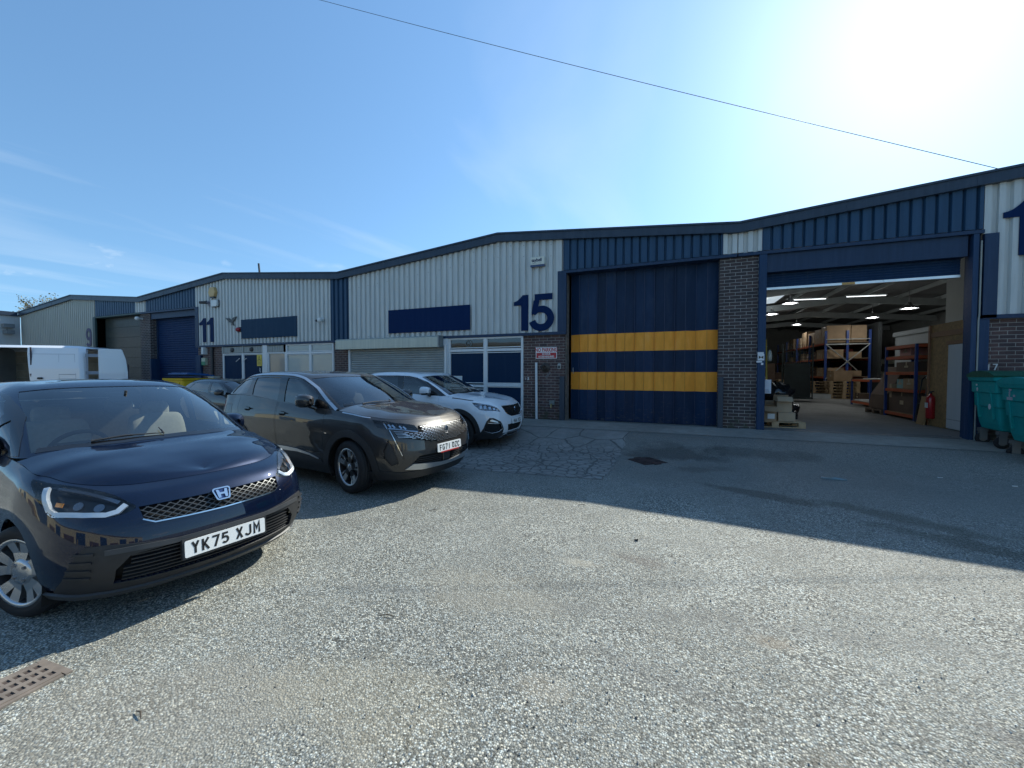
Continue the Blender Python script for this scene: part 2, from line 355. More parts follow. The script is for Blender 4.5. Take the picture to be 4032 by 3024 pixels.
def mini_nets():
    """compact hatchback with a short nose and a big sloping windscreen, 4.05 m long"""
    rows = [
     dict(xn=.16, hw=.74, z=[(0, .175), (.9, .17), (3.6, .2), (4.1, .26)], xt=3.95, sc=.9, h=[(0, .72), (.5, .765), (1.4, .78), (3.4, .78), (4.0, .74)]),
     dict(xn=.06, hw=.79, z=[(0, .275), (.6, .27), (3.6, .3), (4.1, .36)], xt=4.01, h=[(0, .78), (.5, .815), (1.4, .825), (3.4, .825), (4.0, .79)]),
     dict(xn=.00, hw=.81, z=[(0, .44), (.6, .44), (3.6, .46), (4.1, .5)], xt=4.03, h=[(0, .80), (.5, .84), (1.4, .835), (3.4, .84), (4.0, .80)]),
     dict(xn=.015, hw=.81, z=[(0, .59), (.6, .60), (3.6, .64), (4.1, .66)], xt=4.02, h=[(0, .80), (.5, .842), (1.4, .84), (3.4, .845), (4.0, .79)]),
     dict(xn=.06, hw=.80, z=[(0, .70), (.6, .74), (2, .80), (3.6, .83), (4.1, .83)], xt=3.98, sc=1.03, h=[(0, .79), (.5, .838), (1.4, .842), (3.4, .842), (4.0, .77)]),
     dict(xn=.14, hw=.775, z=[(0, .785), (.3, .815), (.6, .87), (1.2, .92), (3.6, .96), (4.1, .93)], xt=3.93, sc=1.05, h=[(0, .77), (.5, .80), (1.4, .825), (3.4, .82), (4.0, .74)]),
     dict(xn=.235, hw=.72, z=[(0, .835), (.3, .85), (.5, .885), (.75, .93), (1.0, .975), (1.25, 1.0), (2.4, 1.02), (3.4, 1.07), (4.1, 1.02)], xt=3.86, sc=1.05, h=[(0, .72), (.6, .74), (1.0, .765), (1.4, .79), (3.4, .785), (4.0, .71)]),
    ]
    xs = dict(f=[0, .02, .07, .155, .28, .42], s=[.76, .96, 1.25, 1.8, 2.4, 3.0, 3.4, 3.7], t=[.12, .03, 0])
    ys = dict(f=[0, .33, .60, .79, .92, .985], t=[.88, .5, 0])
    low = lower_net(rows, xs, ys)
    E = low.P[-1]
    ed = [E[0], E[1], E[2], E[3], E[4], E[5], E[6], E[7], [1.06, .775, .985]]
    cen = [(.30, .872), (.33, .886), (.37, .905), (.43, .930), (.51, .957), (.60, .983), (.72, 1.009), (.82, 1.028), (.90, 1.045)]
    H = []
    for f, cr, pk in ((0, 0, 0), (.11, .010, .32), (.26, .014, .64), (.6, .008, .94), (1, 0, 1)):
        row = []
        for k, e in enumerate(ed):
            cx, cz = cen[k]; x = e[0] + (cx - e[0]) * f; y = e[1] * (1 - f); z = e[2] + (cz - e[2]) * pk + cr * min(1, k / 3)
            row.append([x, y, z])
        H.append(row)
    hood = Net(H, sym=(True, False), vsym=True)
    belt = [(.90, 0, 1.045), (.915, .26, 1.042), (.97, .50, 1.03), (1.10, .73, 1.0), (1.35, .785, 1.0), (1.8, .79, 1.005), (2.4, .79, 1.02), (3.0, .787, 1.05), (3.4, .77, 1.07), (3.65, .72, 1.07), (3.78, .62, 1.05), (3.84, .33, 1.04), (3.86, 0, 1.04)]
    mid = [(1.40, 0, 1.28), (1.41, .26, 1.277), (1.46, .46, 1.267), (1.57, .655, 1.245), (1.72, .725, 1.25), (2.0, .735, 1.26), (2.4, .737, 1.27), (3.0, .73, 1.28), (3.35, .71, 1.28), (3.55, .66, 1.27), (3.66, .56, 1.26), (3.72, .3, 1.26), (3.74, 0, 1.26)]
    top = [(1.93, 0, 1.478), (1.94, .25, 1.476), (1.98, .44, 1.466), (2.06, .572, 1.448), (2.16, .63, 1.443), (2.32, .645, 1.448), (2.6, .65, 1.45), (3.0, .645, 1.44), (3.25, .62, 1.425), (3.4, .58, 1.41), (3.48, .5, 1.405), (3.53, .27, 1.41), (3.55, 0, 1.41)]
    rim = [(1.99, 0, 1.495), (2.0, .24, 1.493), (2.04, .41, 1.486), (2.11, .53, 1.474), (2.2, .575, 1.475), (2.34, .59, 1.483), (2.6, .598, 1.487), (3.0, .592, 1.475), (3.24, .57, 1.458), (3.38, .53, 1.444), (3.46, .45, 1.438), (3.52, .25, 1.44), (3.54, 0, 1.44)]
    r4 = [(2.12, 0, 1.517), (2.13, .14, 1.517), (2.17, .27, 1.514), (2.24, .35, 1.509), (2.32, .37, 1.512), (2.42, .38, 1.517), (2.62, .385, 1.518), (2.95, .38, 1.508), (3.15, .37, 1.492), (3.28, .34, 1.478), (3.35, .27, 1.468), (3.4, .14, 1.467), (3.42, 0, 1.467)]
    r5 = [(2.3, 0, 1.53), (2.31, 0, 1.53), (2.33, 0, 1.53), (2.36, 0, 1.531), (2.42, 0, 1.532), (2.5, 0, 1.532), (2.65, 0, 1.53), (2.9, 0, 1.522), (3.05, 0, 1.513), (3.15, 0, 1.504), (3.22, 0, 1.497), (3.26, 0, 1.491), (3.28, 0, 1.488)]
    gh = Net([belt, mid, top, rim, r4, r5], vsym=True)
    return low, hood, gh
# ---------- building car parts on the nets ----------
def surf(net, outer=None, holes=(), off=0., res=.03, depth=0., flipy=False, jit=None, nbord=None):
    """triangulated piece of a net: outer / holes are (u,v) loops. Returns verts, normals, tris, (skirt verts, quads)"""
    if outer is None:
        K, Rr = net.nk - 1, net.nr - 1; outer = [(0, 0), (K, 0), (K, Rr), (0, Rr)]
    O = net.met(np.array(outer, float)); O = np.array(resamp([tuple(p) + (0,) for p in O], res))[:, :2]
    Hs = []
    for h in holes:
        h = net.met(np.array(h, float)); h = np.array(resamp([tuple(p) + (0,) for p in h], res))[:, :2]; Hs.append(h)
    x0, y0 = O.min(0); x1, y1 = O.max(0)
    nx, ny = max(2, int((x1 - x0) / res)), max(2, int((y1 - y0) / res))
    g = np.stack(np.meshgrid(np.linspace(x0, x1, nx + 1), np.linspace(y0, y1, ny + 1)), -1).reshape(-1, 2)
    keep = inpoly(g, O)
    for h in Hs: keep &= ~inpoly(g, h)
    g = g[keep]
    bd = np.concatenate([O] + Hs)
    if len(g):
        dm = np.full(len(g), 1e9)
        for i in range(0, len(bd), 256):
            dm = np.minimum(dm, np.sqrt(((g[:, None] - bd[None, i:i + 256]) ** 2).sum(2)).min(1))
        g = g[dm > res * .45]
    pts = np.concatenate([bd, g]); edges = []; o = 0
    for lp in [O] + Hs: edges += [(o + i, o + (i + 1) % len(lp)) for i in range(len(lp))]; o += len(lp)
    V, E, F, _, _, _ = delaunay_2d_cdt([Vector(p) for p in pts], edges, [], 0, 1e-6)
    V = np.array([tuple(p) for p in V]); F = np.array([f for f in F if len(f) == 3])
    c = V[F].mean(1); ok = inpoly(c, O)
    for h in Hs: ok &= ~inpoly(c, h)
    F = F[ok]
    uv = net.unmet(V); P = net.ev(uv[:, 0], uv[:, 1]); N = net.nrm(uv[:, 0], uv[:, 1])
    a = P[F]; fn = np.cross(a[:, 1] - a[:, 0], a[:, 2] - a[:, 0]); dn = (fn * N[F].mean(1)).sum(1)
    F[dn < 0] = F[dn < 0][:, ::-1]
    Po = P + N * off
    sk = []
    if depth:
        # boundary edges
        ec = {}
        for f in F:
            for i in range(3):
                e = (f[i], f[(i + 1) % 3]); ec[e] = ec.get(e, 0) + 1
        be = [e for e in ec if (e[1], e[0]) not in ec]
        for i, j in be:
            if abs(P[i][1]) < 1e-4 and abs(P[j][1]) < 1e-4: continue      # the centre line is not an edge
            sk.append((Po[i], Po[i] - N[i] * depth, Po[j] - N[j] * depth, Po[j]))
    return Po, N, F, sk
def build_surf(name, pieces, mat, parent, both=True, side=1, smooth=True):
    """pieces: results of surf(); both: mirror into the same mesh; side -1: the car's left"""
    vs, ns, fs = [], [], []
    for Po, N, F, sk in pieces:
        for sg in ((1, -1) if both else (side,)):
            S = np.array([1, sg, 1.]); o = len(vs)
            vs += [tuple(p) for p in Po * S]; ns += [tuple(p) for p in N * S]
            FF = F if sg == 1 else F[:, ::-1]; fs += [tuple(int(i) + o for i in f) for f in FF]
            for q in sk:
                o = len(vs); q4 = [p * S for p in q]
                if sg == -1: q4 = q4[::-1]
                n = np.cross(q4[1] - q4[0], q4[2] - q4[0]); n = n / (np.linalg.norm(n) + 1e-9)
                vs += [tuple(p) for p in q4]; ns += [tuple(n)] * 4; fs.append((o, o + 1, o + 2, o + 3))
    me = bpy.data.meshes.new(name); me.from_pydata(vs, [], fs); me.materials.append(mat)
    me.polygons.foreach_set('use_smooth', [True] * len(fs)); me.update()
    nn = [Vector(n) if abs(sum(x * x for x in n) - 1) < .1 else Vector((0, 0, 1)) for n in ns]
    if len(me.vertices) == len(nn): me.normals_split_custom_set_from_vertices(nn)
    return link(name, me, parent)
def loop3(net, pts, step=.02, ur=None, vr=None, sm=0):
    """loop of rough 3-D points -> (u,v) loop on the surface"""
    if sm:
        none = [c is None for c in pts[0]]; q = chaikin([[0. if c is None else c for c in p] for p in pts], sm)
        pts = [[None if none[i] else float(p[i]) for i in range(3)] for p in q]
    none = [c is None for c in pts[0]]
    r = resamp(pts, step); r = [[None if none[i] else float(p[i]) for i in range(3)] for p in r]
    return [tuple(x) for x in net.inv(r, ur, vr)]
def inset(pts, g):
    """shrink a (x, None, z) loop by g"""
    P = np.array([[p[0], p[2]] for p in pts]); n = len(P)
    ar = sum(P[i][0] * P[(i + 1) % n][1] - P[(i + 1) % n][0] * P[i][1] for i in range(n)); sg = 1 if ar > 0 else -1; out = []
    for i in range(n):
        a = P[i] - P[i - 1]; b = P[(i + 1) % n] - P[i]; a = a / (np.linalg.norm(a) + 1e-9); b = b / (np.linalg.norm(b) + 1e-9)
        na, nb = np.array([-a[1], a[0]]) * sg, np.array([-b[1], b[0]]) * sg; m = na + nb; m = m / max(.3, m @ m) * 2 * g / 1.0
        q = P[i] + m * 1.0; out.append((q[0], None, q[1]))
    return out
def ribbon(mb, net, pts, wd, th, off=0., step=.03, mi=0, ur=None, vr=None, side=1, taper=None, closed=False):
    """a bar lying on the surface along the 3-D polyline pts"""
    none = [c is None for c in pts[0]]; r = resamp(pts, step, closed)
    if closed: r.append(r[0])
    r = [[None if none[i] else float(p[i]) for i in range(3)] for p in r]
    uv = net.inv(r, ur, vr); P = net.ev(uv[:, 0], uv[:, 1]); N = net.nrm(uv[:, 0], uv[:, 1])
    T = np.gradient(P, axis=0); T /= np.linalg.norm(T, axis=1)[:, None] + 1e-9; S = np.cross(N, T); S /= np.linalg.norm(S, axis=1)[:, None] + 1e-9
    m = np.array([1, side, 1.]); vs = []; n = len(P)
    for i in range(n):
        ww = wd * (1 if taper is None else np.interp(i / (n - 1), [0, .5, 1], taper)) / 2
        for a, b in ((-1, 0), (1, 0), (1, 1), (-1, 1)):
            vs.append(tuple((P[i] + S[i] * a * ww + N[i] * (off + b * th)) * m))
    fs = []
    for i in range(n - 1):
        for k in range(4): q = (i*4+k, i*4+(k+1) % 4, i*4+4+(k+1) % 4, i*4+4+k); fs.append(q if side == 1 else q[::-1])
    fs += [(3, 2, 1, 0), (n*4-4, n*4-3, n*4-2, n*4-1)]
    mb.add(vs, [f[::-1] for f in fs], mi)
def wheel(parent, x, y, r, rr, style, steer=0., outer=1, m=None, wid=.21, rot=0.):
    """outer = +1 when the wheel faces the car's right (+y)"""
    wh = empty('wheel', (x, y, r), 0, parent=parent); wh.rotation_euler = (0, 0, steer)
    h = wid / 2; s = outer
    t = MB(); pr = [(rr + .004, -h * .92), (rr + .03, -h), (r - .05, -h * 1.03), (r - .016, -h * .93), (r - .002, -h * .72)]
    for k, g in enumerate((-.45, -.15, .15, .45)):
        pr += [(r, (g - .12) * h * 1.3), (r, (g - .03) * h * 1.3), (r - .008, (g - .025) * h * 1.3), (r - .008, (g + .025) * h * 1.3), (r, (g + .03) * h * 1.3)]
    pr += [(r - .002, h * .72), (r - .016, h * .93), (r - .05, h * 1.03), (rr + .03, h), (rr + .004, h * .92), (rr - .012, h * .86), (rr - .02, h * .5), (rr - .02, -h * .86), (rr + .004, -h * .92)]
    t.lathe([(a, b * s) for a, b in pr] if s > 0 else [(a, b * s) for a, b in pr][::-1], (0, 0, 0), 'y', 72)
    t.build('tyre', m['tyre'], wh)
    # tread blocks on the shoulders
    b = MB(); ring = [(rr + .006, h * .93), (rr + .006, h * .80), (rr - .014, h * .74), (rr - .02, -h * .7)]
    b.lathe([(a, c * s) for a, c in ([(rr - .02, -h * .7), (rr - .014, h * .76), (rr - .012, h * .9), (rr + .008, h * .95), (rr + .012, h * .9)] if s > 0 else [(rr - .02, -h * .7), (rr - .014, h * .76), (rr - .012, h * .9), (rr + .008, h * .95), (rr + .012, h * .9)][::-1])], (0, 0, 0), 'y', 64, mi=0)
    b.lathe([(0.001, -h * .3 * s), (rr - .02, -h * .45 * s)], (0, 0, 0), 'y', 40, mi=1)
    yo = h * .62 * s
    def spoke(a, w0, w1, r0, r1, dz, mi=0, skew=0., th=.028):
        ca, sa = math.cos(a), math.sin(a); P = []
        for (q, wd, sk, yy) in ((r0, w0, 0, yo + .012 * s), ((r0 + r1) / 2, (w0 + w1) / 2 * .92, skew / 2, yo + .006 * s), (r1, w1, skew, yo + dz * s)):
            for sgn in (-1, 1):
                for tt in (0, -th * s):
                    tx = sgn * wd / 2 + sk; P.append((ca * q - sa * tx, yy + tt, sa * q + ca * tx))
        fs = []
        for k in (0, 1):
            o = k * 4
            for i, j in ((0, 2), (2, 3), (3, 1), (1, 0)):
                fs.append((o + i, o + j, o + 4 + j, o + 4 + i))
        fs += [(0, 1, 3, 2), (8, 10, 11, 9)]
        b.add(P, fs if s > 0 else [f[::-1] for f in fs], mi)
    if style == 'suv':
        for k in range(5):
            a = rot + k * 2 * math.pi / 5
            spoke(a, .046, .075, .035, rr - .008, .022, 0)
            spoke(a + .42, .012, .03, .12, rr - .010, .018, 0, skew=-.01)
            spoke(a + .16, .055, .10, .05, rr - .02, -.004, 1)
            spoke(a - .22, .02, .05, .05, rr - .02, -.004, 1)
    elif style == 'fivespoke':
        for k in range(5):
            a = rot + k * 2 * math.pi / 5; spoke(a, .05, .05, .035, rr - .008, .015, 0); 
    else:
        for k in range(5):
            a = rot + k * 2 * math.pi / 5
            spoke(a - .07, .055, .075, .045, rr - .006, .02, 0, skew=-.045, th=.035)
            spoke(a + .07, .055, .075, .045, rr - .006, .02, 0, skew=.045, th=.035)
    hub = [(0.0005, yo + .02 * s), (.03, yo + .019 * s), (.036, yo + .012 * s)] if style != 'mini' else [(.0005, yo + .022 * s), (.055, yo + .02 * s), (.085, yo + .012 * s), (.09, yo - .02 * s)]
    b.lathe(hub if s < 0 else hub, (0, 0, 0), 'y', 28, mi=0)
    for k in range(5 if style != 'mini' else 4):
        a = rot + .63 + k * 2 * math.pi / (5 if style != 'mini' else 4); q = .057
        b.tube([(math.cos(a) * q, yo - .01 * s, math.sin(a) * q), (math.cos(a) * q, yo + (.012 if style != 'mini' else .028) * s, math.sin(a) * q)], .011, 8, mi=2)
    b.build('rim', [m['rim'], m['rimdark'], m['steel']], wh)
    d = MB(); d.tube([(0, -.02 * s, 0), (0, .01 * s, 0)], .14, 32); d.build('brake_disc', m['steel'], wh)
    return wh
# number plate lettering drawn with square-cut strokes: glyph = list of polylines on a 50 x 79 mm cell
def arc(cx, cy, rx, ry, a0, a1, n=7): return [(cx + rx * math.cos(R(a0 + (a1 - a0) * i / n)), cy + ry * math.sin(R(a0 + (a1 - a0) * i / n))) for i in range(n + 1)]
GL = {
 'Y': [[(7, 79), (25, 40), (25, 0)], [(43, 79), (25, 40)]], 'K': [[(8, 0), (8, 79)], [(42, 79), (10, 32)], [(18, 43), (43, 0)]],
 '7': [[(4, 72), (43, 72), (20, 0)]], '5': [[(43, 72), (12, 72), (9, 44)] + arc(25, 27, 17, 20, 100, -90, 9)[0:] + arc(22, 24, 15, 17, -90, -150, 3)],
 'X': [[(7, 0), (43, 79)], [(7, 79), (43, 0)]], 'J': [[(40, 79)] + arc(24, 22, 16, 15, 0, -180, 8)], 'M': [[(7, 0), (7, 79), (25, 35), (43, 79), (43, 0)]],
 'F': [[(8, 0), (8, 72), (42, 72)], [(8, 40), (36, 40)]], 'G': [arc(25, 56, 18, 16, 20, 180, 8) + arc(25, 23, 18, 16, 180, 360, 8) + [(43, 36), (27, 36)]],
 '1': [[(26, 0), (26, 72), (22, 72)]], 'I': [[(25, 0), (25, 79)]], 'D': [[(8, 7), (8, 72)] + arc(22, 52, 20, 20, 90, 0, 5) + arc(22, 27, 20, 20, 0, -90, 5) + [(8, 7)]],
 'Z': [[(6, 72), (43, 72), (7, 7), (44, 7)]], 'C': [arc(25, 56, 18, 16, 10, 180, 8) + arc(25, 23, 18, 16, 180, 350, 8)],
 'W': [[(5, 79), (13, 3), (25, 48), (37, 3), (45, 79)]], '6': [[(36, 79), (12, 38)] + arc(25, 24, 18, 17, 150, 510, 14)],
}
def strokes(mb, text, x0, z0, place, h=.079, wid=.014, adv=.061, gap=.033, th=.0012, mi=0, narrow=1.):
    """place(x, z, t) -> 3-D point, t = height above the face"""
    x = x0; sc_ = h / 79.
    for ch in text:
        if ch == ' ': x += gap; continue
        for pl in GL[ch]:
            P = [np.array(p) * sc_ * np.array([narrow, 1]) for p in pl]; n = len(P); L, Rr = [], []
            for i in range(n):
                d = P[min(i + 1, n - 1)] - P[max(i - 1, 0)]
                if 0 < i < n - 1:
                    d1 = P[i] - P[i-1]; d2 = P[i+1] - P[i]; d1 = d1 / np.linalg.norm(d1); d2 = d2 / np.linalg.norm(d2); b = d1 + d2; b = b / (np.linalg.norm(b) + 1e-9); nn = np.array([-b[1], b[0]]); k = 1 / max(.45, nn @ np.array([-d1[1], d1[0]]))
                else: d = d / np.linalg.norm(d); nn = np.array([-d[1], d[0]]); k = 1
                L.append(P[i] + nn * wid / 2 * k); Rr.append(P[i] - nn * wid / 2 * k)
            vs = [place(x + q[0], z0 + q[1], th) for q in L + Rr] + [place(x + q[0], z0 + q[1], 0) for q in L + Rr]
            fs = []
            for i in range(n - 1): fs += [(i, n + i, n + i + 1, i + 1), (i, i + 1, 2*n + i + 1, 2*n + i), (n + i + 1, n + i, 3*n + i, 3*n + i + 1)]
            mb.add(vs, fs, mi)
        x += adv
def text_width(text, adv=.061, gap=.033): return sum(gap if c == ' ' else adv for c in text) - (adv - .05)
def plate(parent, text, x, z, tilt, m, red=False, side=1, narrow=1., surround=True):
    """front number plate centred at y = 0; seen from the front, text runs from the car's right (+y) to its left"""
    o = MB(); ct, st = math.cos(R(tilt)), math.sin(R(tilt))
    def place(a, b, t): return (x - t * ct + b * st, -a, z + b * ct + t * st * 0)
    hw, hh = .26, .0555
    def slab(w_, h_, t0, t1, mi, rr=.01):
        P = []
        for cx, cy, a0 in ((w_ - rr, h_ - rr, 0), (-w_ + rr, h_ - rr, 90), (-w_ + rr, -h_ + rr, 180), (w_ - rr, -h_ + rr, 270)):
            P += arc(cx, cy, rr, rr, a0, a0 + 90, 4)
        n = len(P); vs = [place(p[0], p[1], t1) for p in P] + [place(p[0], p[1], t0) for p in P]
        o.add(vs, [tuple(range(n)), tuple(range(2*n-1, n-1, -1))] + [(n + i, n + (i + 1) % n, (i + 1) % n, i) for i in range(n)], mi)
    if surround: slab(hw + .012, hh + .012, -.02, .006, 1, .008)
    slab(hw, hh, -.004, .010, 0)
    if red: 
        b0 = MB
        P = [(-.20, -hh - .014), (.20, -hh - .014), (.20, -hh + .002), (-.20, -hh + .002)]
        o.add([place(p[0], p[1], .013) for p in P] + [place(p[0], p[1], 0) for p in P], [(0, 1, 2, 3), (4, 5, 1, 0), (5, 6, 2, 1), (6, 7, 3, 2), (7, 4, 0, 3)], 2)
    pl = o.build('number_plate', [m['plate'], m['blackplastic'], m['redplastic']], parent)
    t = MB(); W = text_width(text); strokes(t, text, -W / 2, -.0395, lambda a, b, q: place(a, b, .0102 + q), mi=0)
    t.build('lettering', m['ink'], pl)
    return pl
def seat(parent, x, y, m, s=1., rear=False):
    w_ = .25 if not rear else .62
    def blob(name, c, size, rx, par):
        mb = MB(); mb.cbox((0, 0, 0), size, mi=0, ch=min(size) * .28); o = mb.build(name, m['fabric' if name != 'headrest' else 'fabric'], par); o.location = c; o.rotation_euler = (0, rx, 0)
        sub = o.modifiers.new('sub', 'SUBSURF'); sub.levels = 2; sub.render_levels = 2
        for p in o.data.polygons: p.use_smooth = True
        return o
    st = blob('seat', (x, y, .60 * s), (.52, 2 * w_, .20), 0, parent)
    bk = blob('backrest', (x + .33, y, .92 * s), (.16, 2 * w_ * .98, .66), R(16), parent)
    for dy in ((0,) if not rear else (-.36, .36)):
        blob('headrest', (x + .44, y + dy, 1.29 * s), (.10, .25, .19), R(10), parent)
# ---------- the cars ----------
def car_common():
    m = {}
    m['tyre'] = simple('tyre_rubber', (.018, .018, .019), .75, var=.25, vscale=9, spec=.35)
    m['rim'] = simple('alloy', (.55, .56, .57), .28, .9, var=.08); m['rimdark'] = simple('dark_alloy', (.02, .021, .023), .35, .4, var=.1)
    m['steel'] = simple('steel', (.35, .35, .36), .4, .9); m['blackplastic'] = simple('black_plastic', (.022, .023, .025), .55, var=.2, vscale=20)
    m['redplastic'] = simple('red_plastic', (.45, .03, .03), .4); m['plate'] = simple('plate_white', (.78, .79, .77), .35, var=.03); m['ink'] = simple('plate_black', (.012, .012, .013), .45, var=0)
    m['fabric'] = simple('seat_fabric', (.035, .035, .038), .9, var=.15, vscale=30); m['cream'] = simple('cream_fabric', (.42, .39, .33), .85, var=.08, vscale=30)
    m['lining'] = simple('cabin_lining', (.03, .03, .032), .9); m['gloss'] = simple('gloss_black', (.008, .008, .009), .08, coat=.6, var=.1)
    m['chrome'] = simple('chrome', (.72, .73, .74), .12, 1., var=.03); m['satin'] = simple('satin_silver', (.58, .60, .62), .3, .85, var=.05)
    m['glass'] = glass_mat('clear_glass', (.74, .80, .78), 1.); m['tint'] = glass_mat('privacy_glass', (.05, .055, .055), 1.); m['side'] = glass_mat('side_glass', (.55, .61, .60), 1.)
    m['lens'] = glass_mat('lamp_glass', (.93, .94, .95), 1., 0., .7, 0.); m['gap'] = simple('gap_black', (.006, .006, .006), .9, var=0)
    m['reflector'] = simple('lamp_reflector', (.55, .57, .6), .12, 1., var=.05); m['lampdark'] = simple('lamp_dark', (.012, .013, .015), .3, .0, var=.2)
    m['drl'] = simple('light_guide', (.80, .86, .90), .2, coat=.6, var=.02); m['red'] = simple('tail_red', (.30, .01, .01), .12, coat=.5); m['amber'] = simple('amber_lens', (.8, .30, .03), .2, coat=.4, var=.03)
    m['dash'] = simple('dash_plastic', (.035, .036, .038), .7, var=.1, vscale=14)
    return m
CM = car_common()
def circ(cx, cz, r, a0, a1, n=20): return [(cx + r * math.cos(R(a0 + (a1 - a0) * i / n)), None, cz + r * math.sin(R(a0 + (a1 - a0) * i / n))) for i in range(n + 1)]
def sgn(s): return 'right' if s == 1 else 'left'
def glassy(root, name, net, uvl, mat, both=False, side=1, off=-.004, res=.05):
    return build_surf(name, [surf(net, uvl, (), off, res)], mat, root, both, side)
def ws_loop(gh, k, v0, v1, hw0=None):
    """half windscreen outline in (u,v), centre line to pillar"""
    n = 14; return [(0, v0)] + [(k[0] * i / n, v0) for i in range(1, n)] + [(k[0] + (k[1] - k[0]) * i / n, v0 + (v1 - v0) * i / n) for i in range(n + 1)] + [(k[1] * (1 - i / n), v1) for i in range(1, n)] + [(0, v1)]
def flip_loop(l): return l
def mirror_pts(p): return [(a, None if b is None else -b, c) for a, b, c in p]
def door_mirror(root, x, y, z, matcap, matlow, side, arm):
    mb = MB(); prof = [(-.11, .02, .035), (-.095, .065, .07), (-.03, .095, .09), (.05, .105, .095), (.085, .10, .09), (.092, .09, .08)]
    # loft in x: (x, half width y, half height z)
    n = 16; vs = []
    for px_, ry, rz in prof:
        for k in range(n):
            a = 2 * math.pi * k / n; c, s_ = math.cos(a), math.sin(a); e = .72
            vs.append((x + px_, y + side * (ry * math.copysign(abs(c) ** e, c)), z + rz * math.copysign(abs(s_) ** e, s_)))
    fs = [(i*n+k, i*n+(k+1) % n, (i+1)*n+(k+1) % n, (i+1)*n+k) for i in range(len(prof)-1) for k in range(n)]
    fs += [tuple(range(n)), tuple(range((len(prof)-1)*n + n - 1, (len(prof)-1)*n - 1, -1))]
    mid = [f for f in fs if len(f) == 4]; up = []; lo = []
    for f in fs:
        cz = sum(vs[i][2] for i in f) / len(f); (up if cz > z - .035 else lo).append(f)
    if side == 1: up = [f[::-1] for f in up]; lo = [f[::-1] for f in lo]
    mb.add(vs, up, 0, True); mb.add(vs, lo, 1, True)
    mb.tube([(x, y - side * .05, z - .07), (x - .02, y - side * .12, z - .10), (x - .03, arm, z - .12)], [.03, .028, .03], 10, mi=1)
    o = mb.build('door_mirror', [matcap, matlow], root)
    g = MB(); g.add([(x + .094, y + side * a, z + b) for a, b in ((-.07, -.06), (.085, -.06), (.09, .055), (-.07, .06))], [(0, 1, 2, 3)]); g.build('mirror_glass', CM['chrome'], o)
def handle(root, net, x, z, mat, side, back=True):
    """door pull over a dark finger recess"""
    mb = MB()
    uvl = loop3(net, [(x - .085, None, z - .03), (x + .06, None, z - .03), (x + .075, None, z), (x + .06, None, z + .03), (x - .085, None, z + .028)], .02, (4, 12), (2, 6), sm=1)
    ribbon(mb, net, [(x - .10, None, z + .006), (x, None, z + .008), (x + .11, None, z + .006)], .026, .020, .012, .02, ur=(4, 12), vr=(2, 6), side=side, taper=(.75, 1, .75))
    o = build_surf('handle_recess', [surf(net, uvl, (), .0015, .03)], CM['gap'], root, False, side); mb.build('handle', mat, o)
def arch_liner(mb, x, z, r, y0, y1):
    for sg in (1, -1):
        n = 20; vs = []
        for k in range(n + 1):
            a = R(-25 + 230 * k / n); p = (x + r * math.cos(a), z + r * math.sin(a)); vs += [(p[0], sg * y0, p[1]), (p[0], sg * y1, p[1])]
        mb.add(vs, [(2*k, 2*k+1, 2*k+3, 2*k+2) for k in range(n)], 0, True)
        mb.add([(x, sg * y0, z)] + [vs[2*k] for k in range(n + 1)], [(0, k + 1, k + 2) for k in range(n)], 0)
def wiper(root, net, a, b, mat, width=.016):
    mb = MB(); n = 10; ab = []
    for i in range(n + 1):
        t = i / n; ab.append([a[j] + (b[j] - a[j]) * t for j in range(3)])
    uv = net.inv(ab); P = net.ev(uv[:, 0], uv[:, 1]); N = net.nrm(uv[:, 0], uv[:, 1]); S = np.sign([p[1] for p in ab])
    pts = [P[i] + N[i] * .012 for i in range(n + 1)]; mb.tube(pts, .004, 6)
    mb.tube([P[0] + N[0] * .012, P[n // 3] + N[n // 3] * .02, P[n * 2 // 3] + N[n * 2 // 3] * .014], [.009, .006, .005], 6, mi=0)
    return mb.build('wiper', mat, root)
def inside(root, cx, low_z, seatm, sy=.37, wx=1.6, cream=False, s=1., dash0=1.12, dz=1.0, ln=4.0):
    m = dict(CM); m['fabric'] = seatm
    d = MB(); d.prism([(dash0, dz - .25), (dash0, dz + .015), (dash0 + .22, dz + .03), (dash0 + .42, dz - .02), (dash0 + .52, dz - .10), (dash0 + .50, dz - .28)], 'y', -.66, .66)
    d.cbox((dash0 + .44, .37, dz + .0), (.16, .36, .09), ch=.03)
    d.build('dashboard', CM['dash'], root)
    t = MB(); n = 28; P = [(0, math.cos(2 * math.pi * i / n) * .18, math.sin(2 * math.pi * i / n) * .18) for i in range(n + 1)]
    rot = Matrix.Rotation(R(-24), 3, 'Y'); c = Vector((wx, .37, dz - .03))
    t.tube([c + rot @ Vector(p) for p in P], .017, 8, cap=False); t.cbox(c, (.05, .17, .10), rot, ch=.015)
    t.tube([c + rot @ Vector((0, -.17, 0)), c + rot @ Vector((0, .17, 0))], .014, 6); t.tube([c, c + Vector((-.25, 0, -.14))], .035, 8)
    t.build('steering_wheel', CM['blackplastic'], root)
    for y in (sy, -sy): seat(root, cx, y, m, s)
    seat(root, cx + .92, 0, m, s, True)
    f = MB(); f.box(.9, ln, -.72, .72, .24, .30); f.build('floor_pan', CM['lining'], root)
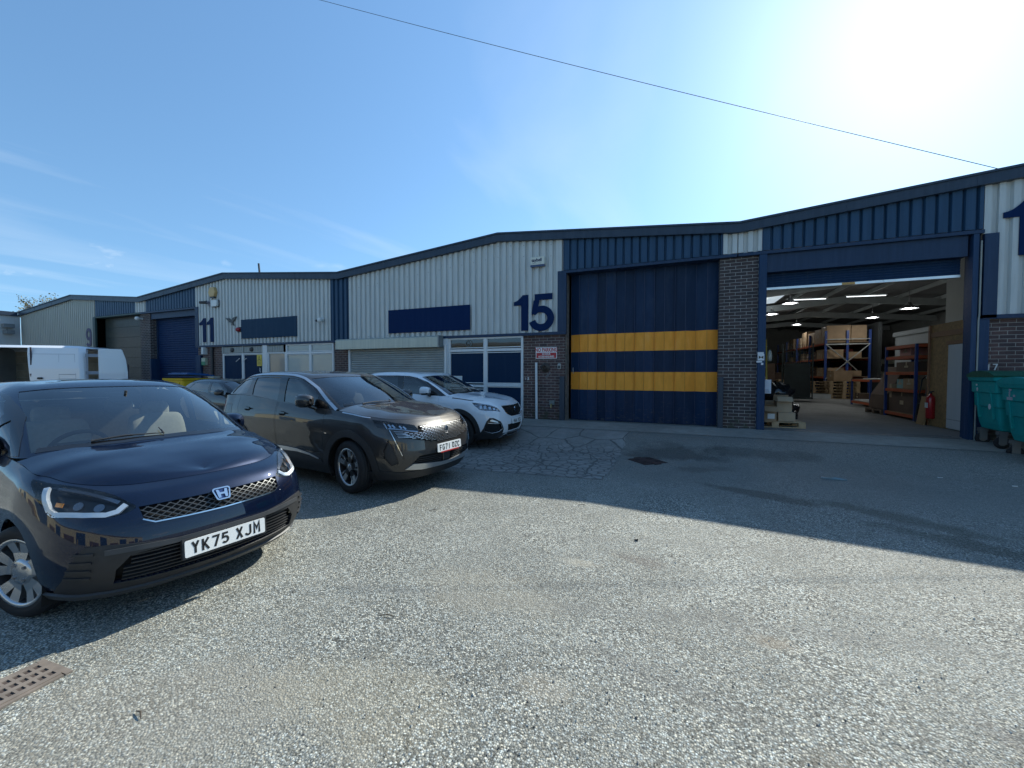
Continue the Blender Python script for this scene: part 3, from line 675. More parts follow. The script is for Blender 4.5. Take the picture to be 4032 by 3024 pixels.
def suv(name, label, pose, white):
    low, hood, gh = suv_nets(); h, (ox, oy) = pose
    root = empty(name, (ox, oy, 0), R(180 - h), label, 'car')
    if white: paint = car_paint('white_paint', (.74, .76, .78), .03, 0., .25)
    else: paint = car_paint('bronze_grey_paint', (.050, .048, .046), .4, .55, .38)
    m = CM; WX = (.945, 3.62); WR = .352
    # holes on the lower body
    fd = [(1.44, None, 1.40), (1.44, None, .80), (1.47, None, .50), (2.0, None, .505), (2.515, None, .515), (2.525, None, .9), (2.50, None, 1.40)]
    rd = [(2.54, None, 1.40), (2.545, None, .9), (2.535, None, .515), (3.08, None, .53), (3.17, None, .66), (3.34, None, .80), (3.50, None, .90), (3.57, None, 1.05), (3.56, None, 1.40)]
    dreg = ((5, 12), (1.4, 6))
    def dl(p, g): 
        q = inset(p, g); q = [(a, b, min(c, 1.40)) for a, b, c in q]; return loop3(low, q, .03, *dreg)
    arch = [circ(WX[0], .352, .405, -25, 205), circ(WX[1], .352, .40, -25, 205)]
    ah = [loop3(low, a, .04, (3.2, 8) if i == 0 else (9, 14), (0, 5)) for i, a in enumerate(arch)]
    if white:
        lampP = [(.64, .875, .99), (.57, .875, .915), (.47, .86, .835), (.34, .82, .815), (.22, .70, .80), (.12, .59, .785), (.15, .60, .83), (.18, .62, .87), (.28, .70, .92), (.42, .79, .955)]
        grP = [(None, 0, .675), (None, .23, .675), (None, .40, .73), (None, .462, .78), (None, .485, .86), (None, .475, .905), (None, .30, .90), (None, 0, .895)]
        inP = [(None, 0, .51), (None, .40, .505), (None, .33, .355), (None, 0, .35)]
        fogP = [(.22, .77, .645), (.30, .83, .60), (.37, .83, .40), (.24, .73, .345), (.14, .60, .375), (.08, .54, .42), (.09, .60, .52), (.11, .65, .58)]
    else:
        lampP = [(.60, .83, 1.0), (.51, .84, .93), (.465, .84, .89), (.34, .79, .882), (.23, .69, .868), (.15, .59, .842), (.10, .49, .825), (.13, .49, .87), (.17, .51, .915), (.31, .69, .952), (.47, .78, .98)]
        grP = [(None, 0, .665), (None, .25, .68), (None, .49, .72), (None, .62, .752), (None, .70, .765), (None, .755, .80), (None, .76, .85), (None, .66, .842), (None, .50, .815), (None, .485, .87), (None, .465, .903), (None, .29, .898), (None, 0, .888)]
        inP = [(None, 0, .525), (None, .15, .53), (None, .53, .525), (None, .62, .43), (None, .12, .385), (None, 0, .38)]
        fogP = [(.31, .82, .75), (.36, .85, .61), (.36, .85, .53), (.28, .80, .42), (.21, .75, .45), (.21, .77, .53), (.26, .80, .66)]
    R0 = ((0, 6.5), (.4, 6)); lamp = loop3(low, lampP, .03, *R0); gr = loop3(low, grP, .03, (0, 4.5), (.5, 5.6)); it = loop3(low, inP, .03, (0, 4), (.5, 4)); fog = loop3(low, fogP, .03, *R0)
    body = [surf(low, None, ah + [dl(fd, 0), dl(rd, 0), lamp, gr, it, fog], 0, .05, .02)]
    # bonnet gets its own panel
    wsl = ws_loop(gh, (2.80, 2.93), .10, 1.90)
    A = lambda p, ur, g=0.: loop3(gh, p, .04, ur, (0.02, 2.1))
    fg = [(1.62, None, 1.135), (1.68, None, 1.27), (1.86, None, 1.395), (2.04, None, 1.465), (2.2, None, 1.498), (2.44, None, 1.512), (2.40, None, 1.165), (2.0, None, 1.135)]
    rg = [(2.57, None, 1.18), (2.56, None, 1.30), (2.62, None, 1.517), (2.95, None, 1.522), (3.26, None, 1.508), (3.27, None, 1.40), (3.24, None, 1.245), (2.9, None, 1.21)]
    qg = [(3.42, None, 1.265), (3.36, None, 1.50), (3.52, None, 1.485), (3.66, None, 1.455), (3.82, None, 1.34), (3.90, None, 1.25)]
    LP = [A(fg, (2.9, 6)), A(rg, (4.8, 8.6)), A(qg, (6.5, 10.0))]
    rw = [(9.4, .5), (10.2, .45), (11.2, .4), (12, .4), (12, 1.85), (11, 1.85), (10.1, 1.8), (9.6, 1.6)]
    body.append(surf(gh, None, [wsl] + LP + [rw], 0, .055, .012))
    build_surf('body', body, paint, root)
    build_surf('bonnet', [surf(hood, [(0, .02), (8, .02), (8, 4), (0, 4)], (), .002, .05, .02)], paint, root)
    for s in (1, -1):
        for nm, p, hx in (('front_door', fd, (2.37, .995)), ('rear_door', rd, (3.28, 1.025))):
            d = build_surf(nm, [surf(low, dl(p, .0045), (), 0, .045, .02)], paint, root, False, s)
            handle(d, low, hx[0], hx[1], paint if not white else paint, s)
    build_surf('inner_shell', [surf(low, [(0, .6), (17, .6), (17, 5.95), (0, 5.95)], ah + [gr, it, fog, lamp], -.03, .1)], m['gap'], root)
    # black glasshouse surround with the windows let into it
    dlo = [(1.30, None, 1.10), (1.52, None, 1.235), (1.80, None, 1.385), (2.1, None, 1.485), (2.3, None, 1.518), (2.6, None, 1.530), (3.2, None, 1.528), (3.5, None, 1.505), (3.68, None, 1.47), (3.88, None, 1.35), (4.02, None, 1.24)]
    dlo2 = dlo + [(3.4, None, 1.215), (2.8, None, 1.165), (2.0, None, 1.10), (1.5, None, 1.085)]
    surround = loop3(gh, dlo2, .04, (2.75, 10.2), (0, 2.15))
    sw = [surf(gh, surround, LP, .004, .05, .006)]; [build_surf('window_surround', sw, m['gloss'], root, False, s) for s in (1, -1)]
    for s in (1, -1):
        glassy(root, 'side_window', gh, LP[0], m['side'], False, s); glassy(root, 'side_window', gh, LP[1], m['tint'] if not white else m['tint'], False, s); glassy(root, 'side_window', gh, LP[2], m['tint'], False, s)
        mb = MB(); strip = [(1.24, .84, 1.085), (1.5, .80, 1.225), (1.76, .74, 1.37), (2.1, .70, 1.497), (2.35, .69, 1.55), (2.6, .688, 1.558), (3.2, .68, 1.553), (3.5, .665, 1.532), (3.70, .65, 1.485), (3.80, .665, 1.435)]
        if not white:
            ribbon(mb, gh, strip, .042, .006, .004, .05, ur=(2.8, 10), vr=(0, 3), side=s); mb.build('roof_trim', m['satin'], root)
    glassy(root, 'windscreen', gh, wsl, m['glass'], True, res=.06); glassy(root, 'rear_window', gh, rw, m['tint'], True, res=.08)
    fr = ws_loop(gh, (2.80, 2.93), .10, 1.90); 
    mb = MB(); ribbon(mb, gh, [(1.10, 0, 1.16), (1.11, .3, 1.157), (1.16, .55, 1.15), (1.27, .715, 1.15)], .05, .002, .0, .04, ur=(0, 3), vr=(0, .5)); ribbon(mb, gh, [(1.10, 0, 1.16), (1.11, .3, 1.157), (1.16, .55, 1.15), (1.27, .715, 1.15)], .05, .002, .0, .04, ur=(0, 3), vr=(0, .5), side=-1); mb.build('windscreen_edge', m['gloss'], root)
    # cladding, sills
    ca = .497; cz = .352
    fr0 = [(.452, None, .20), (.448, None, .352)] + [(WX[0] - ca * math.cos(R(a)), None, cz + ca * math.sin(R(a))) for a in range(0, 181, 9)]
    sil = [(1.50, None, .42), (2.0, None, .465), (2.55, None, .495), (3.05, None, .50)]
    rr_ = [(WX[1] - ca * math.cos(R(a)), None, cz + ca * math.sin(R(a))) for a in range(14, 181, 9)] + [(4.16, None, .352), (4.2, None, .23), (4.02, None, .23), (4.02, None, .352)]
    in2 = [(WX[1] + .402 * math.cos(R(a)), None, cz + .402 * math.sin(R(a))) for a in range(0, 181, 9)] + [(3.218, None, .25), (2.9, None, .23), (2.0, None, .215), (1.345, None, .21)]
    in1 = [(WX[0] + .402 * math.cos(R(a)), None, cz + .402 * math.sin(R(a))) for a in range(0, 181, 9)] + [(.543, None, .215)]
    cl = loop3(low, fr0 + sil + rr_ + in2 + in1, .03, (3.0, 15.2), (0, 5))
    sw = [surf(low, cl, (), .009, .03, .012)]; [build_surf('wheel_arch_cladding', sw, m['blackplastic'], root, False, s) for s in (1, -1)]
    sk = [(0, .02), (5.9, .02), (5.75, .85), (4.6, 1.1), (3.2, .92), (0, .92)]
    build_surf('lower_bumper', [surf(low, sk, (), .007, .05, .02)], m['blackplastic'], root)
    if not white:
        skid = loop3(low, [(None, 0, .330), (None, .47, .338), (None, .675, .368), (None, .60, .432), (None, .12, .382), (None, 0, .378)], .03, (0, 4), (.3, 3)); build_surf('skid_plate', [surf(low, skid, (), .014, .04, .012)], m['satin'], root)
    else:
        mb = MB()
        for s in (1, -1): ribbon(mb, low, [(None, 0, .335), (None, .3, .34), (None, .47, .30), (None, .54, .24)], .018, .012, .012, ur=(0, 4.5), vr=(.1, 3), side=s); ribbon(mb, low, [(None, 0, .262), (None, .25, .262), (None, .38, .30)], .02, .012, .012, ur=(0, 4.5), vr=(.1, 3), side=s)
        mb.build('skid_plate', m['chrome'], root)
    # chrome sill strips
    for s in (1, -1):
        mb = MB()
        ribbon(mb, low, [(1.53, None, .412), (1.72, None, .455), (2.0, None, .487), (2.6, None, .498), (3.05, None, .505)], .055, .010, .008, .03, ur=(6, 13), vr=(1, 4), side=s, taper=(.25, 1., .5)); mb.build('sill_trim', m['satin'] if not white else m['blackplastic'], root)
        mb = MB(); ribbon(mb, low, [(.63, None, 1.012), (.9, None, 1.043), (1.12, None, 1.062)], .018, .005, .0, .03, ur=(5, 9), vr=(5, 6), side=s); mb.build('wing_trim', m['satin'] if not white else m['gloss'], root)
        # lamps
        L = build_surf('headlamp', [surf(low, lamp, (), -.055, .035)], m['lampdark'] if not white else simple('lamp_bowl', (.22, .23, .25), .25, .8), root, False, s)
        build_surf('lamp_glass', [surf(low, lamp, (), .001, .035, .05)], m['lens'], L, False, s)
        mb = MB()
        if not white:
            ribbon(mb, low, [(.345, .79, .893), (.23, .70, .878), (.15, .60, .853), (.105, .50, .835)], .018, .01, -.02, .02, ur=(0, 6), vr=(3, 6), side=s)
            ribbon(mb, low, [(.36, .80, .89), (.40, .79, .93), (.43, .79, .955)], .012, .01, -.02, .02, ur=(0, 6), vr=(3, 6), side=s)
            for a_, b_ in (((.37, .77, .955), (.33, .76, .905)), ((.33, .74, .945), (.29, .73, .90)), ((.22, .65, .925), (.19, .63, .88)), ((.26, .68, .932), (.23, .67, .888))): ribbon(mb, low, [a_, b_], .022, .03, -.045, .02, ur=(0, 6), vr=(3, 6), side=s)
        else:
            for a_, b_ in (((.46, .82, .93), (.44, .84, .86)), ((.38, .79, .93), (.36, .80, .85)), ((.30, .73, .90), (.28, .74, .84)), ((.22, .67, .88), (.21, .68, .83)), ((.17, .63, .86), (.16, .63, .81))): ribbon(mb, low, [a_, b_], .05, .03, -.05, .02, ur=(0, 6), vr=(3, 6), side=s)
            ribbon(mb, low, [(.56, .87, .93), (.42, .80, .95), (.28, .70, .905), (.18, .62, .86)], .012, .012, -.014, .02, ur=(0, 6), vr=(3, 6), side=s)
        mb.build('reflector', m['reflector'] if not white else m['reflector'], L)
        f = build_surf('fog_recess', [surf(low, fog, (), -.012 if not white else -.04, .03)], m['blackplastic'] if not white else m['gloss'], root, False, s)
        mb = MB(); ribbon(mb, low, fogP, .008, .004, -.002, .02, ur=(0, 6.5), vr=(.5, 5), side=s, closed=True); mb.build('recess_rim', m['gloss'] if not white else m['blackplastic'], f)
        if white:
            wg = loop3(low, [(.26, .81, .67), (.32, .83, .60), (.38, .84, .46), (.44, .86, .37), (.52, .86, .36), (.50, .82, .23), (.26, .69, .235), (.13, .50, .30), (.07, .52, .42), (.09, .62, .585), (.19, .75, .665)], .025, (0, 6.6), (.3, 4.5)); build_surf('bumper_corner', [surf(low, wg, [fog], .005, .03, .008)], m['blackplastic'], root, False, s)
        if not white:
            mb = MB(); ribbon(mb, low, [(.322, .79, .868), (.27, .775, .78), (.19, .74, .62), (.155, .712, .505)], .026, .003, .001, .02, ur=(0, 6), vr=(1, 6), side=s); 
            mb2 = MB(); ribbon(mb2, low, [(.322, .79, .868), (.26, .772, .76), (.17, .725, .55)], .009, .005, .003, .02, ur=(0, 6), vr=(1, 6), side=s); mb2.build('light_strip', m['chrome'], mb.build('light_strip_base', m['gloss'], root))
        else:
            mb = MB(); ribbon(mb, low, [(.25, .79, .625), (.16, .71, .60), (.13, .66, .585)], .05, .02, -.03, .02, ur=(0, 6), vr=(1, 5), side=s); ribbon(mb, low, [(.29, .82, .565), (.18, .72, .555), (.12, .645, .55)], .012, .012, -.004, .02, ur=(0, 6), vr=(1, 5), side=s); mb.build('fog_lamp', m['satin'], f)
    # grille
    g = build_surf('grille', [surf(low, gr, (), -.035, .05)], m['gap'], root)
    mb = MB(); rng = random.Random(4)
    gpoly = [(p[1], p[2]) for p in grP]
    if not white:
        zr = np.arange(.684, .905, .0185)
        for ri, z in enumerate(zr):
            y = .012 if ri % 2 else .0
            while y < .78:
                L_ = .034 + .055 * y; yy = np.array([[y + L_ * .5, z]])
                zz_ = z + (.0 if y < .4 else 0)
                if inpoly(np.array([[y + L_ / 2, zz_], [y + .004, zz_], [y + L_, zz_]]), gpoly).all():
                    for s in (1, -1): ribbon(mb, low, [(None, y, zz_), (None, y + L_ * .72, zz_)], .0085, .010, -.004, .06, ur=(0, 4.6), vr=(2, 5.6), side=s)
                y += L_ * 1.0
        # fine louvre lines below the lamps
        for k in range(5):
            z = .772 + k * .018
            for s in (1, -1): ribbon(mb, low, [(None, .60 + k * .02, z - .004), (None, .745 + k * .004, z + .008)], .006, .008, -.002, .04, ur=(0, 4.8), vr=(2, 5.6), side=s)
        mb.build('grille_slats', simple('bright_slats', (.50, .51, .52), .28, .85, var=.03), g)
    else:
        for ri, z in enumerate(np.arange(.70, .90, .045)):
            for y in np.arange(.0 if ri % 2 else .035, .46, .07):
                if inpoly(np.array([[y, z], [y + .01, z + .02]]), gpoly).all():
                    for s in (1, -1): ribbon(mb, low, [(None, y, z - .012), (None, y + .004, z + .024)], .014, .012, -.02, .03, ur=(0, 4.6), vr=(2, 5.6), side=s)
        mb.build('grille_slats', m['blackplastic'], g)
        mb = MB()
        for s in (1, -1): ribbon(mb, low, [(None, .482, .86), (None, .462, .78), (None, .40, .73), (None, .23, .675), (None, 0, .672)], .012, .008, .0, .03, ur=(0, 4.6), vr=(2, 5.6), side=s)
        mb.build('grille_frame', m['chrome'], g)
    # generic upright animal-like crest, as small as it is on the car
    P = low.ev([0.], [4.0])[0]
    mb = MB(); cr = [(-.012, -.05), (.0, -.018), (.012, -.05), (.03, -.048), (.02, -.012), (.026, .02), (.012, .052), (-.006, .056), (-.03, .03), (-.018, .028), (-.028, .006), (-.016, .006), (-.02, -.02), (-.03, -.046)]
    mb.prism([(q[0] * 1.05, q[1] * 1.05 + P[2]) for q in cr], 'x', P[0] - .012, P[0] + .004); mb.build('badge', m['chrome'], g)
    i_ = build_surf('lower_intake', [surf(low, it, (), -.04, .05)], m['gap'], root); mb = MB()
    for z in np.arange(.375 if white else .405, .50, .026):
        for s in (1, -1): ribbon(mb, low, [(None, .0 if white else .11, z), (None, .37 if white else .60, z + (0 if white else .012))], .008, .014, -.022, .04, ur=(0, 4.4), vr=(.6, 4), side=s)
    mb.build('intake_slats', m['blackplastic'], i_)
    if not white:
        mb = MB(); mb.cbox((.045, 0, .45), (.03, .15, .13), ch=.008); mb.build('sensor_panel', paint, i_)
    plate(root, 'W66 YCK' if white else 'FG71 DZC', low.ev([0.], [2.2 if white else 2.4])[0][0] - .012, .565 if white else .585, 4, m, red=not white, surround=False)
    for s in (1, -1):
        door_mirror(root, 1.70, s * .985, 1.205, paint, m['gloss'], s, s * .84)
        for i, x in enumerate(WX): wheel(root, x, s * (.80), WR, .238, 'suv', R(-9 if i == 0 and not white else 0), s, m, .225, rot=.30 if i == 0 else .9)
        # rear lamps
        tl = loop3(low, [(4.02, None, 1.02), (4.02, None, 1.13), (4.4, None, 1.10), (4.4, None, .98)], .03, (12, 17), (4, 6)); build_surf('rear_lamp', [surf(low, tl, (), .004, .04, .01)], m['red'], root, False, s)
    fl = loop3(low, [(3.74, None, .93), (3.92, None, .93), (3.93, None, 1.07), (3.76, None, 1.08)], .03, (11, 14), (4, 6), sm=1)
    mb = MB(); q = [(3.74, None, .93), (3.92, None, .93), (3.93, None, 1.07), (3.76, None, 1.08), (3.74, None, .93)]
    ribbon(mb, low, q, .005, .0012, 0, .02, ur=(11, 14), vr=(4, 6)); mb.build('fuel_flap', m['gap'], root)
    u = MB(); u.box(.35, 4.15, -.60, .60, .20, .55)
    for x in WX: arch_liner(u, x, .352, .425, .60, .86)
    u.build('underbody', m['gap'], root)
    inside(root, 2.0, 0, CM['fabric'], wx=1.68, dz=1.07, dash0=1.2, ln=4.1)
    wiper(root, gh, (1.13, .50, 1.16), (1.10, -.05, 1.155), m['blackplastic']); wiper(root, gh, (1.11, -.12, 1.155), (1.16, -.62, 1.16), m['blackplastic'])
    mm = MB(); mm.cbox((1.98, 0, 1.44), (.03, .22, .07), ch=.012); mm.tube([(1.97, 0, 1.46), (1.95, 0, 1.54)], .012, 6); mm.build('inner_mirror', m['blackplastic'], root)
    return root
def mini(name, label, pose):
    low, hood, gh = mini_nets(); h, (ox, oy) = pose; m = CM
    root = empty(name, (ox, oy, 0), R(180 - h), label, 'car')
    paint = car_paint('midnight_blue_paint', (.0018, .0066, .025), .5, .35, .34)
    grey = simple('bumper_grey', (.045, .048, .052), .45, var=.12, vscale=15)
    WX = (.855, 3.39); WR = .300
    fd = [(1.28, None, 1.3), (1.28, None, .75), (1.32, None, .36), (1.9, None, .36), (2.32, None, .37), (2.33, None, .8), (2.31, None, 1.3)]
    rd = [(2.34, None, 1.3), (2.35, None, .8), (2.34, None, .37), (2.90, None, .39), (3.0, None, .6), (3.2, None, .76), (3.3, None, .9), (3.28, None, 1.3)]
    dl = lambda p, g: loop3(low, inset(p, g), .03, (5, 12), (1.2, 6))
    ah = [loop3(low, circ(x, .30, .352, -25, 205), .04, (3, 8) if i == 0 else (9, 14), (0, 5)) for i, x in enumerate(WX)]
    lampP = [(.74, .77, .905), (.67, .75, .915), (.58, .72, .902), (.46, .645, .872), (.33, .56, .83), (.24, .51, .80), (.18, .475, .765), (.14, .44, .735), (.14, .49, .71), (.17, .57, .695), (.25, .665, .708), (.35, .735, .712), (.43, .765, .74), (.53, .79, .79), (.62, .79, .86)]
    grP = [(None, 0, .625), (None, .23, .628), (None, .38, .632), (None, .43, .66), (None, .44, .735), (None, .25, .735), (None, 0, .735)]
    inP = [(None, 0, .47), (None, .33, .47), (None, .50, .462), (None, .56, .38), (None, .56, .285), (None, .3, .27), (None, 0, .265)]
    R0 = ((0, 6.8), (.4, 5.96)); lamp = loop3(low, lampP, .025, *R0, sm=1); gr = loop3(low, grP, .03, (0, 4), (2.5, 5.6)); it = loop3(low, inP, .03, (0, 4), (.5, 3.5))
    body = [surf(low, None, ah + [dl(fd, 0), dl(rd, 0), lamp, gr, it], 0, .035, .02)]
    wsl = ws_loop(gh, (2.86, 2.93), .10, 1.90)
    A = lambda p, ur: loop3(gh, p, .04, ur, (.02, 2.1))
    qg = [(1.30, None, 1.045), (1.47, None, 1.155), (1.60, None, 1.232), (1.655, None, 1.18), (1.66, None, 1.04)]
    fg = [(1.73, None, 1.04), (1.73, None, 1.27), (1.95, None, 1.375), (2.12, None, 1.41), (2.28, None, 1.425), (2.28, None, 1.05)]
    rg = [(2.40, None, 1.055), (2.40, None, 1.425), (2.9, None, 1.42), (3.05, None, 1.40), (3.22, None, 1.10)]
    LP = [A(qg, (2.95, 6)), A(fg, (3, 7)), A(rg, (4.8, 9))]
    rw = [(9.2, .4), (10.2, .3), (11.2, .3), (12, .3), (12, 1.8), (11, 1.8), (10.1, 1.8), (9.5, 1.5)]
    body.append(surf(gh, None, [wsl] + LP + [rw], 0, .04, .012)); build_surf('body', body, paint, root)
    build_surf('bonnet', [surf(hood, [(0, .03), (8, .03), (8, 4), (0, 4)], (), .002, .035, .02)], paint, root)
    for s in (1, -1):
        for nm, p, hx in (('front_door', fd, (2.18, .90)), ('rear_door', rd, (3.12, .93))):
            d = build_surf(nm, [surf(low, dl(p, .0045), (), 0, .045, .02)], paint, root, False, s); handle(d, low, hx[0], hx[1], paint, s)
    build_surf('inner_shell', [surf(low, [(0, .6), (17, .6), (17, 5.95), (0, 5.95)], ah + [gr, it, lamp], -.03, .09)], m['gap'], root)
    dlo2 = [(1.16, None, 1.01), (1.36, None, 1.14), (1.57, None, 1.258), (1.75, None, 1.325), (2.0, None, 1.405), (2.2, None, 1.434), (2.9, None, 1.436), (3.2, None, 1.41), (3.42, None, 1.25), (3.6, None, 1.075), (3.0, None, 1.045), (2.4, None, 1.03), (1.8, None, 1.01), (1.4, None, 1.0)]
    sw = [surf(gh, loop3(gh, dlo2, .04, (2.85, 10), (0, 2.1)), LP, .003, .05, .006)]; [build_surf('window_surround', sw, m['gloss'], root, False, s) for s in (1, -1)]
    for s in (1, -1):
        for i, l in enumerate(LP): glassy(root, 'side_window', gh, l, m['side'] if i < 2 else m['tint'], False, s)
    glassy(root, 'windscreen', gh, wsl, m['glass'], True, res=.04); glassy(root, 'rear_window', gh, rw, m['tint'], True, res=.08)
    mb = MB()
    for s in (1, -1): ribbon(mb, gh, [(.945, 0, 1.068), (.96, .26, 1.066), (1.01, .48, 1.055), (1.12, .67, 1.035)], .055, .002, .0, .03, ur=(0, 3), vr=(0, .5), side=s)
    mb.build('windscreen_edge', m['gloss'], root)
    # black lower bumper with mesh corners, silver-grey lip
    bk = loop3(low, [(None, 0, .505), (None, .27, .50), (None, .45, .52), (None, .60, .545), (.19, .675, .545), (.25, .715, .45), (.31, .745, .34), (.42, .755, .245), (.30, .68, .20), (.2, .5, .19), (None, .2, .18), (None, 0, .18)] if False else
               [(.01, 0, .505), (.03, .27, .50), (.08, .45, .52), (.13, .60, .545), (.19, .675, .545), (.25, .715, .45), (.31, .75, .34), (.42, .76, .25), (.36, .68, .20), (.24, .5, .185), (.18, .2, .18), (.16, 0, .18)], .025, (0, 6.4), (0, 4))
    build_surf('front_bumper', [surf(low, bk, [it], .006, .035, .02)], m['blackplastic'], root)
    mb = MB()
    for s in (1, -1): ribbon(mb, low, [(.14, 0, .205), (.15, .2, .206), (.19, .45, .212), (.26, .60, .218), (.40, .735, .215), (.50, .79, .20)], .055, .016, .006, .03, ur=(0, 6.5), vr=(0, 2), side=s)
    for s in (1, -1): ribbon(mb, low, [(0, 0, .49), (.03, .3, .488), (.08, .47, .498), (.13, .60, .50)], .03, .012, .004, .03, ur=(0, 5), vr=(1, 4), side=s)
    mb.build('bumper_lip', grey, root)
    i_ = build_surf('lower_intake', [surf(low, it, (), -.05, .04)], m['gap'], root); mb = MB()
    for k, z in enumerate(np.linspace(.292, .45, 7)):
        for s in (1, -1): ribbon(mb, low, [(None, 0, z), (None, .50 + .03 * (k < 4), z + .004)], .0075, .03, -.034, .04, ur=(0, 4), vr=(.5, 3.4), side=s)
    mb.build('intake_slats', m['blackplastic'], i_)
    for s in (1, -1):
        mb = MB()
        for k, z in enumerate((.50, .455, .41, .365)): ribbon(mb, low, [(.17 + .015 * k, .63, z), (.24 + .02 * k, .69 + .01 * k, z + .004)], .014, .012, .004, .02, ur=(2, 6), vr=(.5, 3.6), side=s)
        mb.build('bumper_fins', m['blackplastic'], root)
        L = build_surf('headlamp', [surf(low, lamp, (), -.05, .03)], m['lampdark'], root, False, s)
        build_surf('lamp_glass', [surf(low, lamp, (), .001, .02, .045)], m['lens'], L, False, s)
        mb = MB(); ribbon(mb, low, [(.565, .735, .862), (.50, .76, .80), (.445, .755, .748), (.40, .742, .728), (.26, .655, .722), (.19, .58, .713), (.165, .535, .728), (.17, .49, .762)], .030, .02, -.020, .015, ur=(0, 6.6), vr=(2.5, 5.9), side=s); mb.build('light_guide', m['drl'], L)
        mb = MB(); ribbon(mb, low, [(.52, .70, .858), (.38, .62, .835), (.27, .555, .80), (.21, .51, .77)], .022, .012, -.025, .02, ur=(0, 6.6), vr=(2.5, 5.9), side=s)
        for p in ((.34, .67, .775), (.25, .60, .765)):
            uv = low.inv([p], (0, 6.6), (2.5, 5.9)); P = low.ev(uv[:, 0], uv[:, 1])[0]; N = low.nrm(uv[:, 0], uv[:, 1])[0]; S = np.array([1, s, 1])
            mb.tube([(P - N * .055) * S, (P - N * .04) * S], [.022, .026], 14)
        mb.build('reflector', simple('smoked_chrome', (.25, .26, .28), .2, .9), L)
        mb = MB(); ribbon(mb, low, [(.42, .735, .80), (.42, .74, .772)], .05, .004, -.03, .02, ur=(0, 6.6), vr=(2.5, 5.9), side=s); mb.build('indicator', m['amber'], L)
    g = build_surf('grille', [surf(low, gr, (), -.03, .04)], m['gap'], root); mb = MB()
    gp = [(p[1], p[2]) for p in grP]
    for s in (1, -1):
        for sl in (1, -1):
            for y0 in np.arange(-.3, .7, .056):
                seg = []
                for t in np.linspace(0, 1, 23):
                    z = .625 + .112 * t; y = y0 + sl * (t - .5) * .20
                    if 0 <= y and inpoly(np.array([[y, z]]), gp)[0]: seg.append((None, y, z))
                if len(seg) > 1: ribbon(mb, low, [seg[0], seg[-1]], .0042, .008, -.014, .03, ur=(0, 4), vr=(2.6, 5.6), side=s)
    mb.build('grille_mesh', simple('mesh_dark', (.10, .105, .105), .32, .6), g)
    mb = MB()
    for s in (1, -1): ribbon(mb, low, [(None, 0, .624), (None, .23, .627), (None, .38, .631), (None, .435, .66)], .008, .008, .0, .03, ur=(0, 4), vr=(2.6, 5.6), side=s)
    mb.build('grille_frame', m['chrome'], g)
    # badge: upright letter H in a rounded frame
    P = low.ev([0.], [4.05])[0]; N = low.nrm(np.array([0.]), np.array([4.05]))[0]; tl = math.atan2(-N[2], -N[0]) if N[0] < 0 else 0
    def place(a, b, t): 
        up = np.array([-N[2] * -1, 0, N[0] * -1]); up = np.array([-N[2], 0, N[0]]); up = up if up[2] > 0 else -up
        return tuple(P + up * b + N * (t + .012) + np.array([0, -a, 0]))
    mb = MB()
    def outl(w0, w1, hh, r_):  # rounded trapezium wider at the top
        P_ = []
        for cx, cy, a0 in ((w1 - r_, hh - r_, 0), (-w1 + r_, hh - r_, 90), (-w0 + r_, -hh + r_, 180), (w0 - r_, -hh + r_, 270)): P_ += arc(cx, cy, r_, r_, a0, a0 + 90, 4)
        return P_
    O, I = outl(.046, .058, .047, .018), outl(.037, .049, .038, .013); n = len(O)
    mb.add([place(*p, .012) for p in O] + [place(*p, .012) for p in I] + [place(*p, -.01) for p in O], [(i, (i+1) % n, n + (i+1) % n, n + i) for i in range(n)] + [(2*n + i, 2*n + (i+1) % n, (i+1) % n, i) for i in range(n)], 0)
    mb.add([place(*p, .004) for p in I], [tuple(range(n))], 1)
    Hh = [(-.030, -.031), (-.014, -.031), (-.012, -.006), (.012, -.006), (.014, -.031), (.030, -.031), (.036, .032), (.020, .032), (.014, .008), (-.014, .008), (-.020, .032), (-.036, .032)]
    mb.add([place(*p, .013) for p in Hh] + [place(*p, .004) for p in Hh], [tuple(range(12)), ] + [(12 + i, 12 + (i+1) % 12, (i+1) % 12, i) for i in range(12)], 0)
    mb.build('badge', [m['chrome'], simple('badge_blue', (.01, .03, .12), .2, coat=.5, var=0)], g)
    plate(root, 'YK75 XJM', -.012, .415, 3, m)
    for s in (1, -1):
        door_mirror(root, 1.66, s * .875, 1.055, paint, m['blackplastic'], s, s * .79)
        for i, x in enumerate(WX): wheel(root, x, s * .745, WR, .213, 'mini', R(20 if i == 0 else 0), s, m, .185, rot=.25)
        tl = loop3(low, [(3.75, None, .85), (3.7, None, 1.0), (4.1, None, .98), (4.1, None, .82)], .03, (12, 17), (4, 6)); build_surf('rear_lamp', [surf(low, tl, (), .004, .04, .01)], m['red'], root, False, s)
    u = MB(); u.box(.35, 3.8, -.55, .55, .17, .45)
    for x in WX: arch_liner(u, x, .30, .365, .55, .79)
    u.build('underbody', m['gap'], root)
    inside(root, 1.75, 0, CM['cream'], wx=1.48, dz=.985, dash0=1.04, s=.93, ln=3.7)
    wiper(root, gh, (1.02, .42, 1.07), (.97, -.20, 1.07), m['blackplastic']); wiper(root, gh, (.99, -.30, 1.065), (1.10, -.66, 1.045), m['blackplastic'])
    mm = MB(); mm.cbox((1.74, 0, 1.36), (.03, .22, .07), ch=.012); mm.tube([(1.73, 0, 1.38), (1.72, 0, 1.43)], .012, 6); mm.cbox((1.84, 0, 1.405), (.10, .20, .02), ch=.006); mm.build('inner_mirror', m['blackplastic'], root)
    return root
